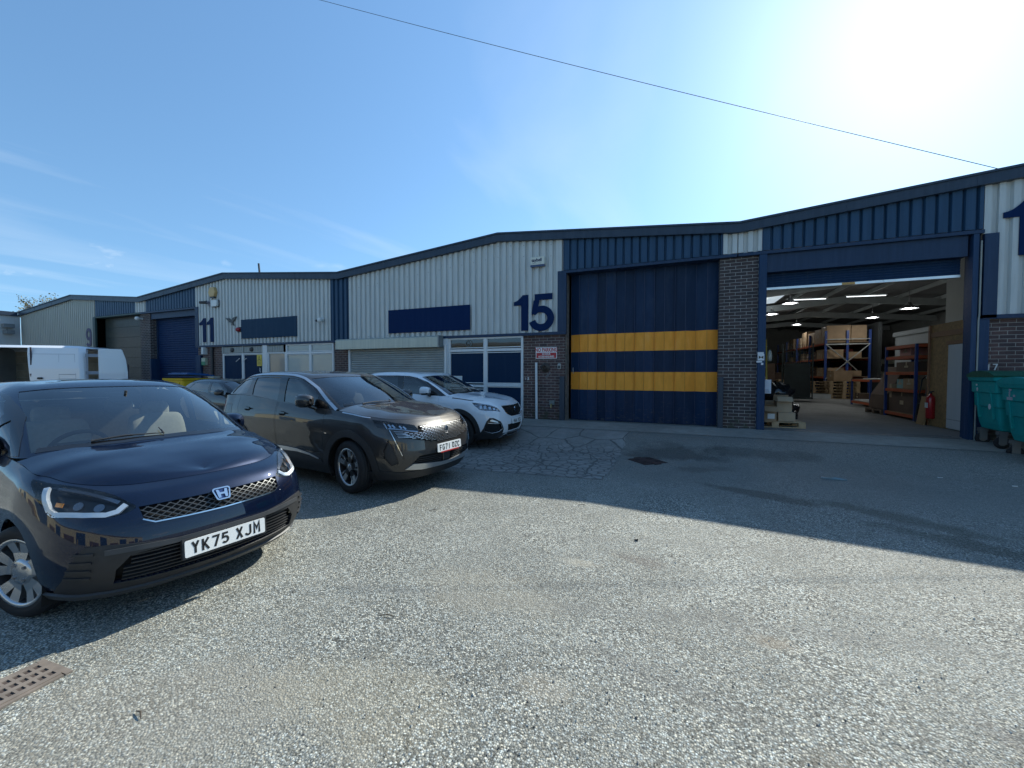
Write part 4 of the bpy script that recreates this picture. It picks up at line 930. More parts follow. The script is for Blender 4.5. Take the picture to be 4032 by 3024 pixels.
def saloon(name, label, pose):
    """low black hatchback seen between the other cars"""
    low, hood, gh = suv_nets(); m = CM; h, (ox, oy) = pose
    root = empty(name, (ox, oy, 0), R(180 - h), label, 'car'); root.scale = (1, .97, .872)
    paint = car_paint('black_paint', (.010, .011, .014), .3, .3, .3); WX = (.945, 3.62)
    ah = [loop3(low, circ(x, .36, .39, -25, 205), .06, (3.2, 8) if i == 0 else (9, 14), (0, 5)) for i, x in enumerate(WX)]
    wsl = ws_loop(gh, (2.80, 2.93), .10, 1.90); A = lambda p, ur: loop3(gh, p, .06, ur, (0.02, 2.1))
    LP = [A([(1.62, None, 1.135), (1.68, None, 1.27), (1.86, None, 1.395), (2.04, None, 1.465), (2.44, None, 1.512), (2.40, None, 1.165)], (2.9, 6)), A([(2.52, None, 1.18), (2.55, None, 1.517), (2.95, None, 1.522), (3.3, None, 1.48), (3.5, None, 1.26)], (4.8, 9))]
    rw = [(9.4, .5), (10.2, .45), (12, .4), (12, 1.85), (10.1, 1.8), (9.6, 1.6)]
    build_surf('body', [surf(low, None, ah, 0, .08, .02), surf(gh, None, [wsl] + LP + [rw], 0, .08, .01)], paint, root)
    build_surf('bonnet', [surf(hood, [(0, .02), (8, .02), (8, 4), (0, 4)], (), .002, .08, .02)], paint, root)
    for s in (1, -1):
        for l in LP: glassy(root, 'side_window', gh, l, m['side'], False, s, res=.08)
        door_mirror(root, 1.70, s * .985, 1.205, paint, m['gloss'], s, s * .84)
        for x in WX: wheel(root, x, s * .80, .36, .24, 'suv', 0, s, m, .2)
    glassy(root, 'windscreen', gh, wsl, m['glass'], True, res=.08); glassy(root, 'rear_window', gh, rw, m['tint'], True, res=.1)
    u = MB(); u.box(.35, 4.15, -.60, .60, .22, .9); u.build('underbody', m['gap'], root)
    inside(root, 2.0, 0, CM['fabric'], wx=1.68, dz=1.07, dash0=1.2, ln=4.1)
    return root
# ---------- setting materials ----------
def brick_mat(name, c1, c2, mortar, stain=.5):
    k = NT(name); b = k.b
    tcn = k.n('ShaderNodeTexCoord'); sp = k.n('ShaderNodeSeparateXYZ'); k.l(tcn.outputs['Object'], sp.inputs[0])
    s_ = k.math('ADD', sp.outputs[0], sp.outputs[1]); cb = k.n('ShaderNodeCombineXYZ'); k.l(s_, cb.inputs[0]); k.l(sp.outputs[2], cb.inputs[1])
    br = k.n('ShaderNodeTexBrick'); br.offset = .5; br.inputs['Scale'].default_value = 1
    for nme, v in (('Mortar Size', .0055), ('Mortar Smooth', .15), ('Bias', -.1), ('Brick Width', .225), ('Row Height', .075)): br.inputs[nme].default_value = v
    # wobble the joints slightly
    nz = k.n('ShaderNodeTexNoise'); nz.inputs['Scale'].default_value = 7; k.l(tcn.outputs['Object'], nz.inputs[0])
    wob = k.mixc(.006, cb.outputs[0], nz.outputs['Color'], 'ADD'); k.l(wob, br.inputs['Vector'])
    n1 = k.noise(tcn.outputs['Object'], 3.1, 6, .65); n2 = k.noise(tcn.outputs['Object'], 45, 4, .6)
    a = k.mixc(k.ramp(n2, [(.35, 0), (.7, 1)]), c1, tuple(x * .6 for x in c1)); c = k.mixc(k.ramp(n2, [(.35, 0), (.7, 1)]), c2, tuple(x * .7 for x in c2))
    k.l(a, br.inputs['Color1']); k.l(c, br.inputs['Color2']); br.inputs['Bias'].default_value = .05; br.inputs['Mortar'].default_value = mortar + (1,)
    st = k.ramp(n1, [(.35, 1 - stain * .5), (.65, 1 + stain * .25)]); k.l(k.mixc(1., br.outputs[0], st, 'MULTIPLY'), b.inputs['Base Color'])
    b.inputs['Roughness'].default_value = .82
    ms = k.math('MULTIPLY', k.ramp(k.math('SUBTRACT', k.noise(tcn.outputs['Object'], 5.5, 7, .7), k.math('MULTIPLY', sp.outputs[2], .32)), [(.33, 0), (.45, 1)]), .7)      # mossy splash stains
    k.l(k.mixc(ms, b.inputs['Base Color'].links[0].from_socket, (.045, .055, .03)), b.inputs['Base Color'])
    h = k.math('SUBTRACT', k.math('MULTIPLY', n2, .35), br.outputs['Fac']); k.bump(h, .006, .8)
    return k.m
def streaky(name, c, rough=.45, metal=0., streak=.25, coat=0., dirt=(.10, .10, .085), dirt_amt=.35, vs=(6., 6., .35), spec=.25, leaf=0):
    """painted sheet with rain streaks running down it"""
    if name in _M: return _M[name]
    k = NT(name); b = k.b; co = k.co(); sm = k.co('Object', vs)
    n1 = k.noise(sm, 2.2, 6, .65); n2 = k.noise(co, .7, 4, .5); n3 = k.noise(co, 25, 3, .5)
    cc = k.mixc(1., c, k.ramp(n1, [(.3, 1 - streak), (.7, 1 + streak * .4)]), 'MULTIPLY')
    f = k.math('MULTIPLY', k.ramp(n1, [(.52, 0), (.8, 1)]), k.ramp(n2, [(.4, .2), (.65, 1)])); cc = k.mixc(k.math('MULTIPLY', f, dirt_amt), cc, dirt)
    if leaf:        # random tone per leaf paints in the shading of folding-door angles; scuffs low down
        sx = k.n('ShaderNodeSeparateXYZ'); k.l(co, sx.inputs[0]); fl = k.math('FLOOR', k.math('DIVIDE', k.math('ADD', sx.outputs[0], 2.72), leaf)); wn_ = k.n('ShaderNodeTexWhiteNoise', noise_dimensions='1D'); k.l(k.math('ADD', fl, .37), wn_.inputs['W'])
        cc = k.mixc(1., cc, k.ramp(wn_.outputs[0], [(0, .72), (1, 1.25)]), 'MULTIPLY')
        n5 = k.noise(k.co('Object', (3, 3, 9)), 3., 6, .7); low = k.n('ShaderNodeMapRange'); low.inputs[1].default_value = 1.1; low.inputs[2].default_value = .3; k.l(sx.outputs[2], low.inputs[0])
        cc = k.mixc(k.math('MULTIPLY', k.ramp(n5, [(.56, 0), (.66, 1)]), k.math('MULTIPLY', low.outputs[0], .6)), cc, (.12, .11, .09))
    k.l(cc, b.inputs['Base Color']); k.l(k.ramp(n3, [(.3, rough - .06), (.7, rough + .1)]), b.inputs['Roughness']); b.inputs['Metallic'].default_value = metal; b.inputs['Coat Weight'].default_value = coat
    k.bump(n2, .004, .25); b.inputs['Specular IOR Level'].default_value = spec
    _M[name] = k.m; return k.m
def asphalt_mat():
    k = NT('worn_asphalt'); b = k.b; co = k.co()
    # stones of two sizes
    v1 = k.n('ShaderNodeTexVoronoi'); v1.inputs['Scale'].default_value = 100; k.l(co, v1.inputs['Vector'])
    v2 = k.n('ShaderNodeTexVoronoi'); v2.inputs['Scale'].default_value = 170; k.l(co, v2.inputs['Vector'])
    sh = k.n('ShaderNodeSeparateColor'); k.l(v1.outputs['Color'], sh.inputs[0]); sh2 = k.n('ShaderNodeSeparateColor'); k.l(v2.outputs['Color'], sh2.inputs[0])
    stone = k.ramp(sh.outputs[0], [(0, .03), (.28, .07), (.42, .24), (.62, .46), (.85, .72), (1, .92)])
    stone2 = k.ramp(sh2.outputs[1], [(0, .05), (.4, .20), (.8, .52), (1, .75)])
    edge = k.ramp(v1.outputs['Distance'], [(.30, 0), (.62, 1)])
    n7 = k.noise(co, 1.1, 4, .6, .5); c = k.mixc(k.ramp(n7, [(.36, .1), (.62, .8)]), stone, stone2); v3 = k.n('ShaderNodeTexVoronoi'); v3.inputs['Scale'].default_value = 48; k.l(co, v3.inputs['Vector']); s3 = k.n('ShaderNodeSeparateColor'); k.l(v3.outputs['Color'], s3.inputs[0]); big = k.math('MULTIPLY', k.ramp(s3.outputs[0], [(.90, 0), (.91, 1)]), k.ramp(v3.outputs['Distance'], [(.38, 1), (.46, 0)])); c = k.mixc(big, c, k.ramp(s3.outputs[1], [(0, .05), (1, .6)])); c = k.mixc(k.math('MULTIPLY', edge, .6), c, (.09, .092, .09))
    tint = k.ramp(sh.outputs[2], [(0, (1.05, 1, .82)), (.5, (.99, 1.01, .90)), (1, (.92, 1, .96))]); c = k.mixc(1., c, tint, 'MULTIPLY')
    # broad wear, tyre polish, oil and dusty patches
    n1 = k.noise(co, .35, 5, .6, .4); n2 = k.noise(co, 1.6, 6, .65, .3); n3 = k.noise(co, .9, 5, .6)
    c = k.mixc(1., c, k.ramp(n1, [(.3, .74), (.7, 1.12)]), 'MULTIPLY'); c = k.mixc(1., c, k.ramp(n2, [(.3, .86), (.7, 1.08)]), 'MULTIPLY')
    sp = k.n('ShaderNodeSeparateXYZ'); k.l(co, sp.inputs[0])
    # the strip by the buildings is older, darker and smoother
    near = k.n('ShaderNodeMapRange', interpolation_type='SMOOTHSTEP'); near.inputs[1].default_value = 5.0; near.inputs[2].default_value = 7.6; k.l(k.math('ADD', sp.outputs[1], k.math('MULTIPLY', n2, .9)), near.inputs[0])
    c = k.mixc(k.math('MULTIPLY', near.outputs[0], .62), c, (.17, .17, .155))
    # oil-dark blotches, mossy dirt
    def spot(x, y, rx, ry, ang, col_, amt, soft=.5):
        nonlocal c
        m = k.n('ShaderNodeMapping'); m.vector_type = 'TEXTURE'; m.inputs['Location'].default_value = (x, y, 0); m.inputs['Rotation'].default_value = (0, 0, R(ang)); m.inputs['Scale'].default_value = (rx, ry, 50); k.l(co, m.inputs[0])
        ln = k.n('ShaderNodeVectorMath', operation='LENGTH'); k.l(m.outputs[0], ln.inputs[0]); d = k.math('ADD', ln.outputs['Value'], k.math('MULTIPLY', k.math('SUBTRACT', n2, .5), 2.2))
        f = k.ramp(d, [(1 - soft, 1), (1.15, 0)]); c = k.mixc(k.math('MULTIPLY', f, amt), c, col_)
    spot(1.0, 6.1, .85, .20, 158, (.055, .05, .04), .55); spot(2.25, 5.7, .9, .22, 150, (.055, .055, .04), .5); spot(2.6, 5.0, .9, .2, 155, (.06, .06, .045), .5); spot(3.4, 5.3, .5, .2, 150, (.06, .06, .045), .45)
    spot(-.15, 8.3, 1.3, .5, 5, (.045, .045, .042), .6); spot(1.3, 8.6, 1.3, .30, 0, (.05, .05, .045), .45); spot(.4, 7.3, .5, .25, 20, (.06, .05, .04), .4)
    spot(-.33, 3.55, .26, .10, -10, (.11, .085, .07), .38, .8); spot(.55, 2.75, .16, .10, 0, (.20, .165, .12), .6); spot(-2.2, 1.05, 1.0, .5, 20, (.25, .235, .195), .5); spot(-.75, 3.3, .2, .08, 0, (.38, .35, .28), .45)
    spot(.6, 2.9, 5.2, .10, 12, (.16, .16, .145), .30, .7); spot(.9, 4.25, 5.2, .10, 14, (.16, .16, .145), .25, .7); spot(1.05, 1.75, .35, .12, 165, (.10, .09, .07), .55); spot(.75, 1.55, .22, .12, 0, (.42, .38, .26), .4); spot(.15, 2.9, .35, .1, 20, (.12, .12, .11), .35); spot(-.1, 2.2, .5, .12, -15, (.13, .13, .12), .35); spot(1.6, 2.3, .4, .1, 150, (.11, .10, .09), .45); spot(-1.3, 2.6, .6, .35, 0, (.34, .31, .24), .25); spot(-1.4, 1.5, .7, .3, 10, (.33, .30, .22), .3); spot(.6, 1.9, .15, .2, 0, (.13, .11, .08), .4); spot(-.6, 1.9, .2, .12, 0, (.33, .30, .24), .35)
    k.l(c, b.inputs['Base Color']); k.l(k.ramp(sh.outputs[1], [(0, .55), (1, .9)]), b.inputs['Roughness']); b.inputs['Specular IOR Level'].default_value = .35
    h = k.math('ADD', k.math('SUBTRACT', 1., v1.outputs['Distance']), k.math('MULTIPLY', sh.outputs[0], .5)); k.bump(h, .0055, .85)
    return k.m
def concrete_mat(name, c, crazed=False, seed=0):
    k = NT(name); b = k.b; co = k.co(); n0 = k.noise(co, .8, 6, .6); n1 = k.noise(co, 6, 6, .65); n2 = k.noise(co, 60, 4, .6)
    cc = k.mixc(1., c, k.ramp(n0, [(.3, .75), (.7, 1.15)]), 'MULTIPLY'); cc = k.mixc(1., cc, k.ramp(n1, [(.3, .82), (.7, 1.12)]), 'MULTIPLY'); cc = k.mixc(1., cc, k.ramp(n2, [(.3, .88), (.7, 1.1)]), 'MULTIPLY')
    h = k.math('MULTIPLY', n2, .2)
    if crazed:
        nzv = k.n('ShaderNodeTexNoise'); nzv.inputs['Scale'].default_value = 2.5; nzv.inputs['Detail'].default_value = 4; k.l(co, nzv.inputs[0])
        wv = k.mixc(.16, co, nzv.outputs['Color'], 'ADD')
        v = k.n('ShaderNodeTexVoronoi', feature='DISTANCE_TO_EDGE'); v.inputs['Scale'].default_value = 5.6; k.l(wv, v.inputs['Vector'])
        v2 = k.n('ShaderNodeTexVoronoi', feature='DISTANCE_TO_EDGE'); v2.inputs['Scale'].default_value = 1.1; k.l(wv, v2.inputs['Vector'])
        sp = k.n('ShaderNodeSeparateXYZ'); k.l(co, sp.inputs[0])
        fade = k.n('ShaderNodeMapRange'); fade.inputs[1].default_value = 8.7; fade.inputs[2].default_value = 8.1; k.l(sp.outputs[1], fade.inputs[0])
        cr = k.math('MULTIPLY', k.ramp(v.outputs['Distance'], [(.02, 1), (.075, 0)]), fade.outputs[0]); cr2 = k.ramp(v2.outputs['Distance'], [(.006, 1), (.022, 0)]); cr = k.math('MAXIMUM', cr, cr2)
        cc = k.mixc(k.math('MULTIPLY', cr, .78), cc, (.06, .06, .055)); h = k.math('SUBTRACT', h, cr)
        k.bump(h, .012, .8)
    else: k.bump(h, .004, .5)
    k.l(cc, b.inputs['Base Color']); b.inputs['Roughness'].default_value = .85
    return k.m
WHITE = streaky('white_sheet', (.54, .565, .55), .45, 0, .2, dirt=(.17, .17, .14), dirt_amt=.5)
BLUE = streaky('blue_sheet', (.022, .064, .125), .42, 0, .22, dirt=(.05, .07, .10), dirt_amt=.4)
NAVY = streaky('navy_trim', (.018, .042, .09), .42, 0, .2, dirt=(.06, .07, .09), dirt_amt=.3)
FASCIA = streaky('fascia_metal', (.034, .053, .082), .38, 0, .2, dirt=(.08, .09, .10), dirt_amt=.4)
SIGNB = streaky('sign_blue', (.004, .020, .075), .5, 0, .1, dirt_amt=.06, spec=.06)
BRICK = brick_mat('purple_brick', (.075, .050, .052), (.125, .070, .062), (.30, .28, .25))
BRICKD = brick_mat('dark_brick', (.055, .045, .048), (.085, .058, .055), (.33, .33, .31))
FRAME = streaky('white_frame', (.68, .70, .70), .4, 0, .12, dirt=(.25, .25, .22), dirt_amt=.5)
GALV = streaky('galvanised', (.42, .44, .42), .42, .55, .2, dirt=(.2, .19, .15), dirt_amt=.4)
POSTB = streaky('post_blue', (.012, .042, .10), .45, 0, .22, dirt=(.10, .13, .2), dirt_amt=.45)
STEELG = streaky('blue_grey_steel', (.05, .065, .085), .5, 0, .25, dirt=(.10, .09, .07), dirt_amt=.5)
D = 10.44                                   # facade plane
PK, VL = 5.49, 4.96; T = 11.89; XP = -4.72  # ridge and valley heights, bay width, one ridge position
def roofz(x):
    t = abs(((x - XP + T / 2) % T) - T / 2) / (T / 2); return PK + (VL - PK) * t
def zf(z, d=.3): return 1.6 + (z - 1.6) * (D + d) / D
# ground: one sheet, flat yard with a ramp up to the doors
def gz(y):
    t = min(1, max(0, (y - 7.9) / (9.5 - 7.9))); t = t * t * (3 - 2 * t); return .27 * t + .05 * min(1, max(0, (y - 9.5) / .8))
def sheet(name, xs, ys, dz, m, skirt=0):
    vs = [(x, y, gz(y) + dz + .012 * math.sin(x * .7 + y * .9) * (1 if abs(x) < 8 and -3 < y < 7 else 0) * 0) for y in ys for x in xs]; nx = len(xs)
    fs = [(j*nx+i, j*nx+i+1, (j+1)*nx+i+1, (j+1)*nx+i) for j in range(len(ys)-1) for i in range(nx-1)]
    mb = MB(); mb.add(vs, fs, 0, True); return tag(mb.build(name, m), kind='structure')
ys = [-700, -60, -20, -5, 0, 4, 7] + [7.9 + .1 * i for i in range(27)] + [10.9, 60, 900]
sheet('ground', [-900, -60, -20, -8, -4, 0, 4, 8, 20, 60, 900], ys, 0, asphalt_mat())
CONC = concrete_mat('apron_concrete', (.27, .265, .235)); CRZ = concrete_mat('crazed_concrete', (.25, .245, .225), True)
yy = [9.42 + .1 * i for i in range(11)] + [10.44]
sheet('concrete_apron', [-36, -20, -10, -1, 5, 14], [y if y < 10.44 else 10.44 for y in yy], .006, CONC)
# crazed concrete bay in front of the shutters, right edge running slightly skew
mb = MB(); ysp = [6.02 + .12 * i for i in range(29)]
def edge(y): return -1.02 + .02 * math.sin(y * 9) + .015 * math.sin(y * 23)
rows_ = []
for y in ysp:
    y = min(y, 9.41); rows_.append([(x, y + (.35 * (x + 1.0) / -3.0 * 0), gz(y) + .005) for x in list(np.linspace(-9.5, -1.3, 12)) + [edge(y)]])
nx = len(rows_[0]); mb.add([p for r_ in rows_ for p in r_], [(j*nx+i, j*nx+i+1, (j+1)*nx+i+1, (j+1)*nx+i) for j in range(len(rows_)-1) for i in range(nx-1)], 0, True)
o = tag(mb.build('concrete_bay', CRZ), kind='structure')
for v in o.data.vertices:                       # the front edge runs a little askew, nearer the camera at the left
    if v.co.y < 7.2: v.co.y -= (7.2 - v.co.y) / 1.18 * .10 * min(3, -1.0 - v.co.x) 

# ---------- terrace units ----------
def corr(mb, x0, x1, zb, zt, y=D, pitch=.195, depth=.055, wide=.092, mi=0, thick=True):
    """trapezoidal sheet; zb, zt functions of x"""
    pr = [(x0, y + depth)]; x = x0
    g = pitch - wide; sl = .022
    while x < x1 - 1e-6:
        for dx, dy in ((0, 0), (wide, 0), (wide + sl, depth), (pitch - sl, depth)):
            if x + dx < x1: pr.append((x + dx, y + dy))
        x += pitch
    pr.append((x1, y + (depth if pr[-1][1] > y + .01 else 0)))
    vs = []
    for px_, py in pr: vs += [(px_, py, zb(px_)), (px_, py, zt(px_))]
    mb.add(vs, [(2*i, 2*i+2, 2*i+3, 2*i+1) for i in range(len(pr) - 1)], mi)
def screws(mb, x0, x1, zs, y=D, pitch=.195, mi=0):
    x = x0 + .055
    k = 0
    while x < x1 - .05:
        if k % 2 == 0:
            for z in zs:
                zz_ = z(x) if callable(z) else z; mb.tube([(x, y - .007, zz_), (x, y, zz_)], .011, 6, mi)
        x += pitch; k += 1
cst = lambda v: (lambda x: v)
under = lambda x: roofz(x) - .20
BY = D + .07     # brick face
def unit(name, label, x0, x1):
    return empty(name, (0, 0, 0), 0, label, 'building')
def shell(u, x0, x1, depth=30., openfront=True):
    """fascia, roof, side and back walls of one gable"""
    xs = sorted({x0, x1} | {XP + k * T for k in range(-4, 4) if x0 < XP + k * T < x1})
    mb = MB()
    for a, b in zip(xs[:-1], xs[1:]):
        za, zb = roofz(a + 1e-6), roofz(b - 1e-6)
        mb.prism([(a, za - .205), (b, zb - .205), (b, zb), (a, za)], 'y', D - .10, D + .02)
        mb.prism([(a, za - .012), (b, zb - .012), (b, zb + .03), (a, za + .03)], 'y', D - .13, D + .10)
        # lap joints
        for t in (.33, .66):
            x = a + (b - a) * t; z = roofz(x); mb.box(x - .03, x + .03, D - .104, D - .09, z - .20, z + .0)
    mb.build('fascia', FASCIA, u)
    mb = MB()
    for a, b in zip(xs[:-1], xs[1:]):
        za, zb = roofz(a + 1e-6), roofz(b - 1e-6)
        mb.prism([(a, za - .10), (b, zb - .10), (b, zb - .02), (a, za - .02)], 'y', D + .04, D + depth)
    mb.build('roof', simple('roof_sheet', (.16, .165, .165), .7), u)
    mb = MB(); mb.box(x0 + .003, x0 + .10, D + .33, D + depth, .27, VL - .09); mb.box(x1 - .10, x1 - .003, D + .33, D + depth, .27, VL - .09); pk_ = [(x, roofz(x + (1e-6 if x == x0 else -1e-6 if x == x1 else 0)) - .09) for x in xs]; mb.prism([(x0 + .1, .27), (x1 - .1, .27)] + [(min(max(x, x0 + .1), x1 - .1), z) for x, z in pk_[::-1]], 'y', D + depth - .2, D + depth)
    mb.build('inner_wall', simple('inner_block', (.30, .31, .29), .8), u)
def brickwall(u, segs, m=BRICK, nm='brick_wall', th=.22):
    for x0, x1, z0, z1 in segs: mb = MB(); mb.box(x0, x1, BY, BY + th, z0, z1); mb.build(nm, m, u)
def window(u, x0, x1, z0, z1, rows, pane, y=D + .02, fw=.055, cols=1, name='window'):
    """framed glazing: rows = list of (z_low, z_high, pane material key)"""
    mb = MB(); mb.box(x0, x0 + fw, y, y + .09, z0, z1); mb.box(x1 - fw, x1, y, y + .09, z0, z1)
    zs = sorted({z0} | {r[0] for r in rows} | {r[1] for r in rows} | {z1})
    bars = [(z0, z0 + fw)] + [((a[1] + b[0]) / 2 - fw / 2 - .01, (a[1] + b[0]) / 2 + fw / 2 + .01) for a, b in zip(rows[:-1], rows[1:])] + [(z1 - fw * .6, z1)]
    for a, b in bars: mb.box(x0 + fw, x1 - fw, y - .004, y + .085, a, b)
    f = mb.build(name, FRAME, u)
    for a, b, pm in rows:
        p = MB(); p.box(x0 + fw, x1 - fw, y + .04, y + .052, a, b); o = p.build('pane', pane[pm], f)
        # beads
        q = MB(); 
        for zz_ in (a, b): q.box(x0 + fw, x1 - fw, y + .015, y + .04, zz_ - .012, zz_ + .012)
        for xx in (x0 + fw, x1 - fw): q.box(xx - .012, xx + .012, y + .012, y + .04, a, b)
        q.build('glazing_bead', FRAME, f)
    return f
def building_glass():
    k = NT('window_glass'); b = k.b; b.inputs['Base Color'].default_value = (.02, .025, .025, 1); b.inputs['Roughness'].default_value = .03; b.inputs['Specular IOR Level'].default_value = .9
    n = k.noise(k.co(), 1.2, 2); k.bump(n, .01, .15); return k.m
PANE = dict(blue=streaky('blue_panel', (.006, .026, .065), .5, 0, .08, dirt_amt=.08, spec=.10), glass=building_glass(), film=simple('frosted_film', (.34, .38, .36), .25, coat=.5, var=.05, vscale=.8), grey=simple('grey_film', (.20, .20, .19), .22, coat=.6, var=.05, vscale=1))
def shutter_curtain(u, x0, x1, z0, z1, y, m, pitch=.075, name='roller_shutter', guide=True, gm=None, amp=.016):
    mb = MB(); n = int((z1 - z0) / pitch); pr = []
    for i in range(n + 1):
        z = z0 + i * pitch
        for dz, dy in ((0, amp), (.12, .004), (.35, -amp * .3), (.62, -amp * .3), (.86, .004)):
            zz_ = z + dz * pitch
            if zz_ <= z1: pr.append((y + dy, zz_))
    vs = []
    for yy_, z in pr: vs += [(x0, yy_, z), (x1, yy_, z)]
    mb.add(vs, [(2*i, 2*i+1, 2*i+3, 2*i+2) for i in range(len(pr)-1)], 0); mb.box(x0, x1, y + amp + .01, y + amp + .03, z0, z1)
    o = mb.build(name, m, u)
    if guide:
        g = MB(); g.box(x0 - .05, x0 + .02, y - .04, y + .05, z0 - .05, z1); g.box(x1 - .02, x1 + .05, y - .04, y + .05, z0 - .05, z1); g.build('guide_rail', gm or m, o)
    return o
def digit_one(mb, x0, z0, w_, h_, y, th=.02):
    P = [(x0 + w_ * .52, z0), (x0 + w_, z0), (x0 + w_, z0 + h_), (x0 + w_ * .62, z0 + h_)] + [(x0 + w_ * (.60 - .60 * t), z0 + h_ * (.985 - .145 * (1 - (1 - t) ** 2) - .02 * t)) for t in (0, .2, .4, .6, .8, 1)] + [(x0, z0 + h_ * .715), (x0 + w_ * .52, z0 + h_ * .715)]
    mb.prism(P, 'y', y - th, y)
def band(mb, pts, wd, y, th=.02):
    P = [np.array(p) for p in pts]; n = len(P); L, Rr = [], []
    for i in range(n):
        ww = wd[i] if isinstance(wd, list) else wd
        d = P[min(i+1, n-1)] - P[max(i-1, 0)]; d = d / np.linalg.norm(d); nn = np.array([-d[1], d[0]]); L.append(P[i] + nn * ww / 2); Rr.append(P[i] - nn * ww / 2)
    vs = [(q[0], y - th, q[1]) for q in L + Rr] + [(q[0], y, q[1]) for q in L + Rr]; fs = []
    for i in range(n - 1): fs += [(i, i + 1, n + i + 1, n + i), (i, 2*n + i, 2*n + i + 1, i + 1), (n + i, n + i + 1, 3*n + i + 1, 3*n + i)]
    fs += [(0, n, 3*n, 2*n), (n-1, 3*n-1, 4*n-1, 2*n-1)]; mb.add(vs, fs)
def digit_five(mb, x0, z0, w_, h_, y):
    t = h_ * .165; cx, cz = x0 + w_ * .46, z0 + h_ * .335; rx, rz = w_ * .54 - t / 2, h_ * .335 - t / 2
    mb.prism([(x0 + w_ * .17, z0 + h_ - t * 1.0), (x0 + w_ * .95, z0 + h_ - t), (x0 + w_ * .95, z0 + h_), (x0 + w_ * .17, z0 + h_)], 'y', y - .02, y)
    mb.prism([(x0 + w_ * .04, z0 + h_ * .445), (x0 + w_ * .27, z0 + h_ * .46), (x0 + w_ * .385, z0 + h_ - t - .001), (x0 + w_ * .13, z0 + h_ - t - .001)], 'y', y - .02, y)
    A = [(cx + rx * math.cos(R(a)), cz + rz * math.sin(R(a))) for a in range(148, -166, -12)]; band(mb, A, [t * (.8 + .35 * min(1, i / 6)) for i in range(len(A))], y - .001)
def digit_nine(mb, x0, z0, w_, h_, y):
    t = h_ * .15; cx, cz = x0 + w_ / 2, z0 + h_ * .67; rx, rz = w_ / 2 - t / 2, h_ * .33 - t / 2
    band(mb, [(cx + rx * math.cos(R(a)), cz + rz * math.sin(R(a))) for a in range(0, 361, 15)], t, y)
    band(mb, [(cx + rx, cz), (cx + rx, z0 + h_ * .45), (cx + rx * .9, z0 + h_ * .25)] + [(cx + rx * math.cos(R(a)), z0 + h_ * .22 + (h_ * .22 - t / 2) * math.sin(R(a))) for a in range(-25, -170, -15)], t, y - .001)
def fold_door(u, x0, x1, z0, z1, y):
    """concertina door with two yellow bands"""
    nb = 15; w_ = (x1 - x0) / nb; rng = random.Random(7); off = [0]
    amp = [.10, .02, -.016, .012, -.018, .014, -.012, .016, -.014, .016, -.018, .020, -.03, .08, -.05, .0]
    zb = [z0, zf(1.16), zf(1.62), zf(2.145), zf(2.60), z1]; mi = [0, 1, 0, 1, 0]
    for k, nm in enumerate(('lower', 'band', 'mid', 'band', 'upper')): pass
    mb = MB(); X = [x0 + w_ * i for i in range(nb + 1)]
    for i in range(nb):
        ya, yb = y + amp[i], y + amp[i + 1]
        n = 5 if i in (0, 13, 14) else 3
        for k in range(n):
            xa, xb = X[i] + w_ * k / n, X[i] + w_ * (k + 1) / n; y1_, y2_ = ya + (yb - ya) * k / n, ya + (yb - ya) * (k + 1) / n
            for j in range(5):
                mb.add([(xa, y1_, zb[j]), (xb, y2_, zb[j]), (xb, y2_, zb[j+1]), (xa, y1_, zb[j+1])], [(0, 1, 2, 3)], mi[j])
        # hinge stiles
        for j in range(5): mb.box(X[i] - .006, X[i] + .006, min(ya, y) - .012 if abs(ya - y) < .03 else ya - .01, ya + .004, zb[j], zb[j+1] - .0005, mi[j] + 2)
    mb.box(x0, x1, y + .1, y + .14, z0, z1, 0)
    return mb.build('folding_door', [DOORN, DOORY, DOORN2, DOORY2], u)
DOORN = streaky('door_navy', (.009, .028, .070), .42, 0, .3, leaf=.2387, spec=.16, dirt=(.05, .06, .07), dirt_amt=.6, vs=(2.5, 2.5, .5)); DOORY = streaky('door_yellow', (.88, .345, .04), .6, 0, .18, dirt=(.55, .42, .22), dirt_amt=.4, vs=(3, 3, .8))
DOORN2 = simple('door_navy_seam', (.007, .022, .07), .5); DOORY2 = simple('door_yellow_seam', (.55, .24, .015), .5)
# --- unit 15: ridge at -4.72, from -10.65 to 1.2 ---
u = unit('industrial_unit', 'grey clad industrial unit numbered 15 with a navy folding door banded in yellow', -10.65, 1.2); U15 = u
X0, X1 = XP - T / 2, XP + T / 2
shell(u, X0, X1)
mb = MB(); corr(mb, -10.27, -2.99, cst(2.70), under); corr(mb, -2.99, -2.85, cst(4.29), under); mb.build('white_cladding', WHITE, u)
mb = MB(); screws(mb, -10.27, -3.1, [2.78, lambda x: roofz(x) - .32, lambda x: roofz(x) - .62]); mb.build('screws', simple('screw_head', (.2, .2, .18), .5, .3), u)
mb = MB(); corr(mb, -10.27 - .385, -10.29, cst(2.70), under, mi=0); mb.build('blue_cladding', BLUE, u); mb = MB(); corr(mb, -2.83, .90, cst(4.32), under, wide=.135); mb.build('blue_cladding', BLUE, u)
mb = MB(); corr(mb, .915, X1, cst(4.32), under); mb.build('white_panel', WHITE, u)
mb = MB(); mb.box(X0, -2.77, D - .02, D + .06, 2.625, 2.70); mb.box(-3.0, -2.765, D - .025, D + .05, 2.70, 4.27); mb.box(-3.0, 1.7 - .5, D - .03, D + .30, 4.235, 4.30); mb.box(-2.85, -2.828, D - .012, D + .03, 4.30, roofz(-2.84) - .2); mb.box(-10.30, -10.268, D - .01, D + .05, 2.70, roofz(-10.3) - .2); mb.box(.893, .917, D - .01, D + .05, 4.30, roofz(.9) - .2); mb.build('edge_trim', NAVY, u)
brickwall(u, [(X0, -10.24, .27, 2.625), (-4.0, -2.80, .27, 2.625)])
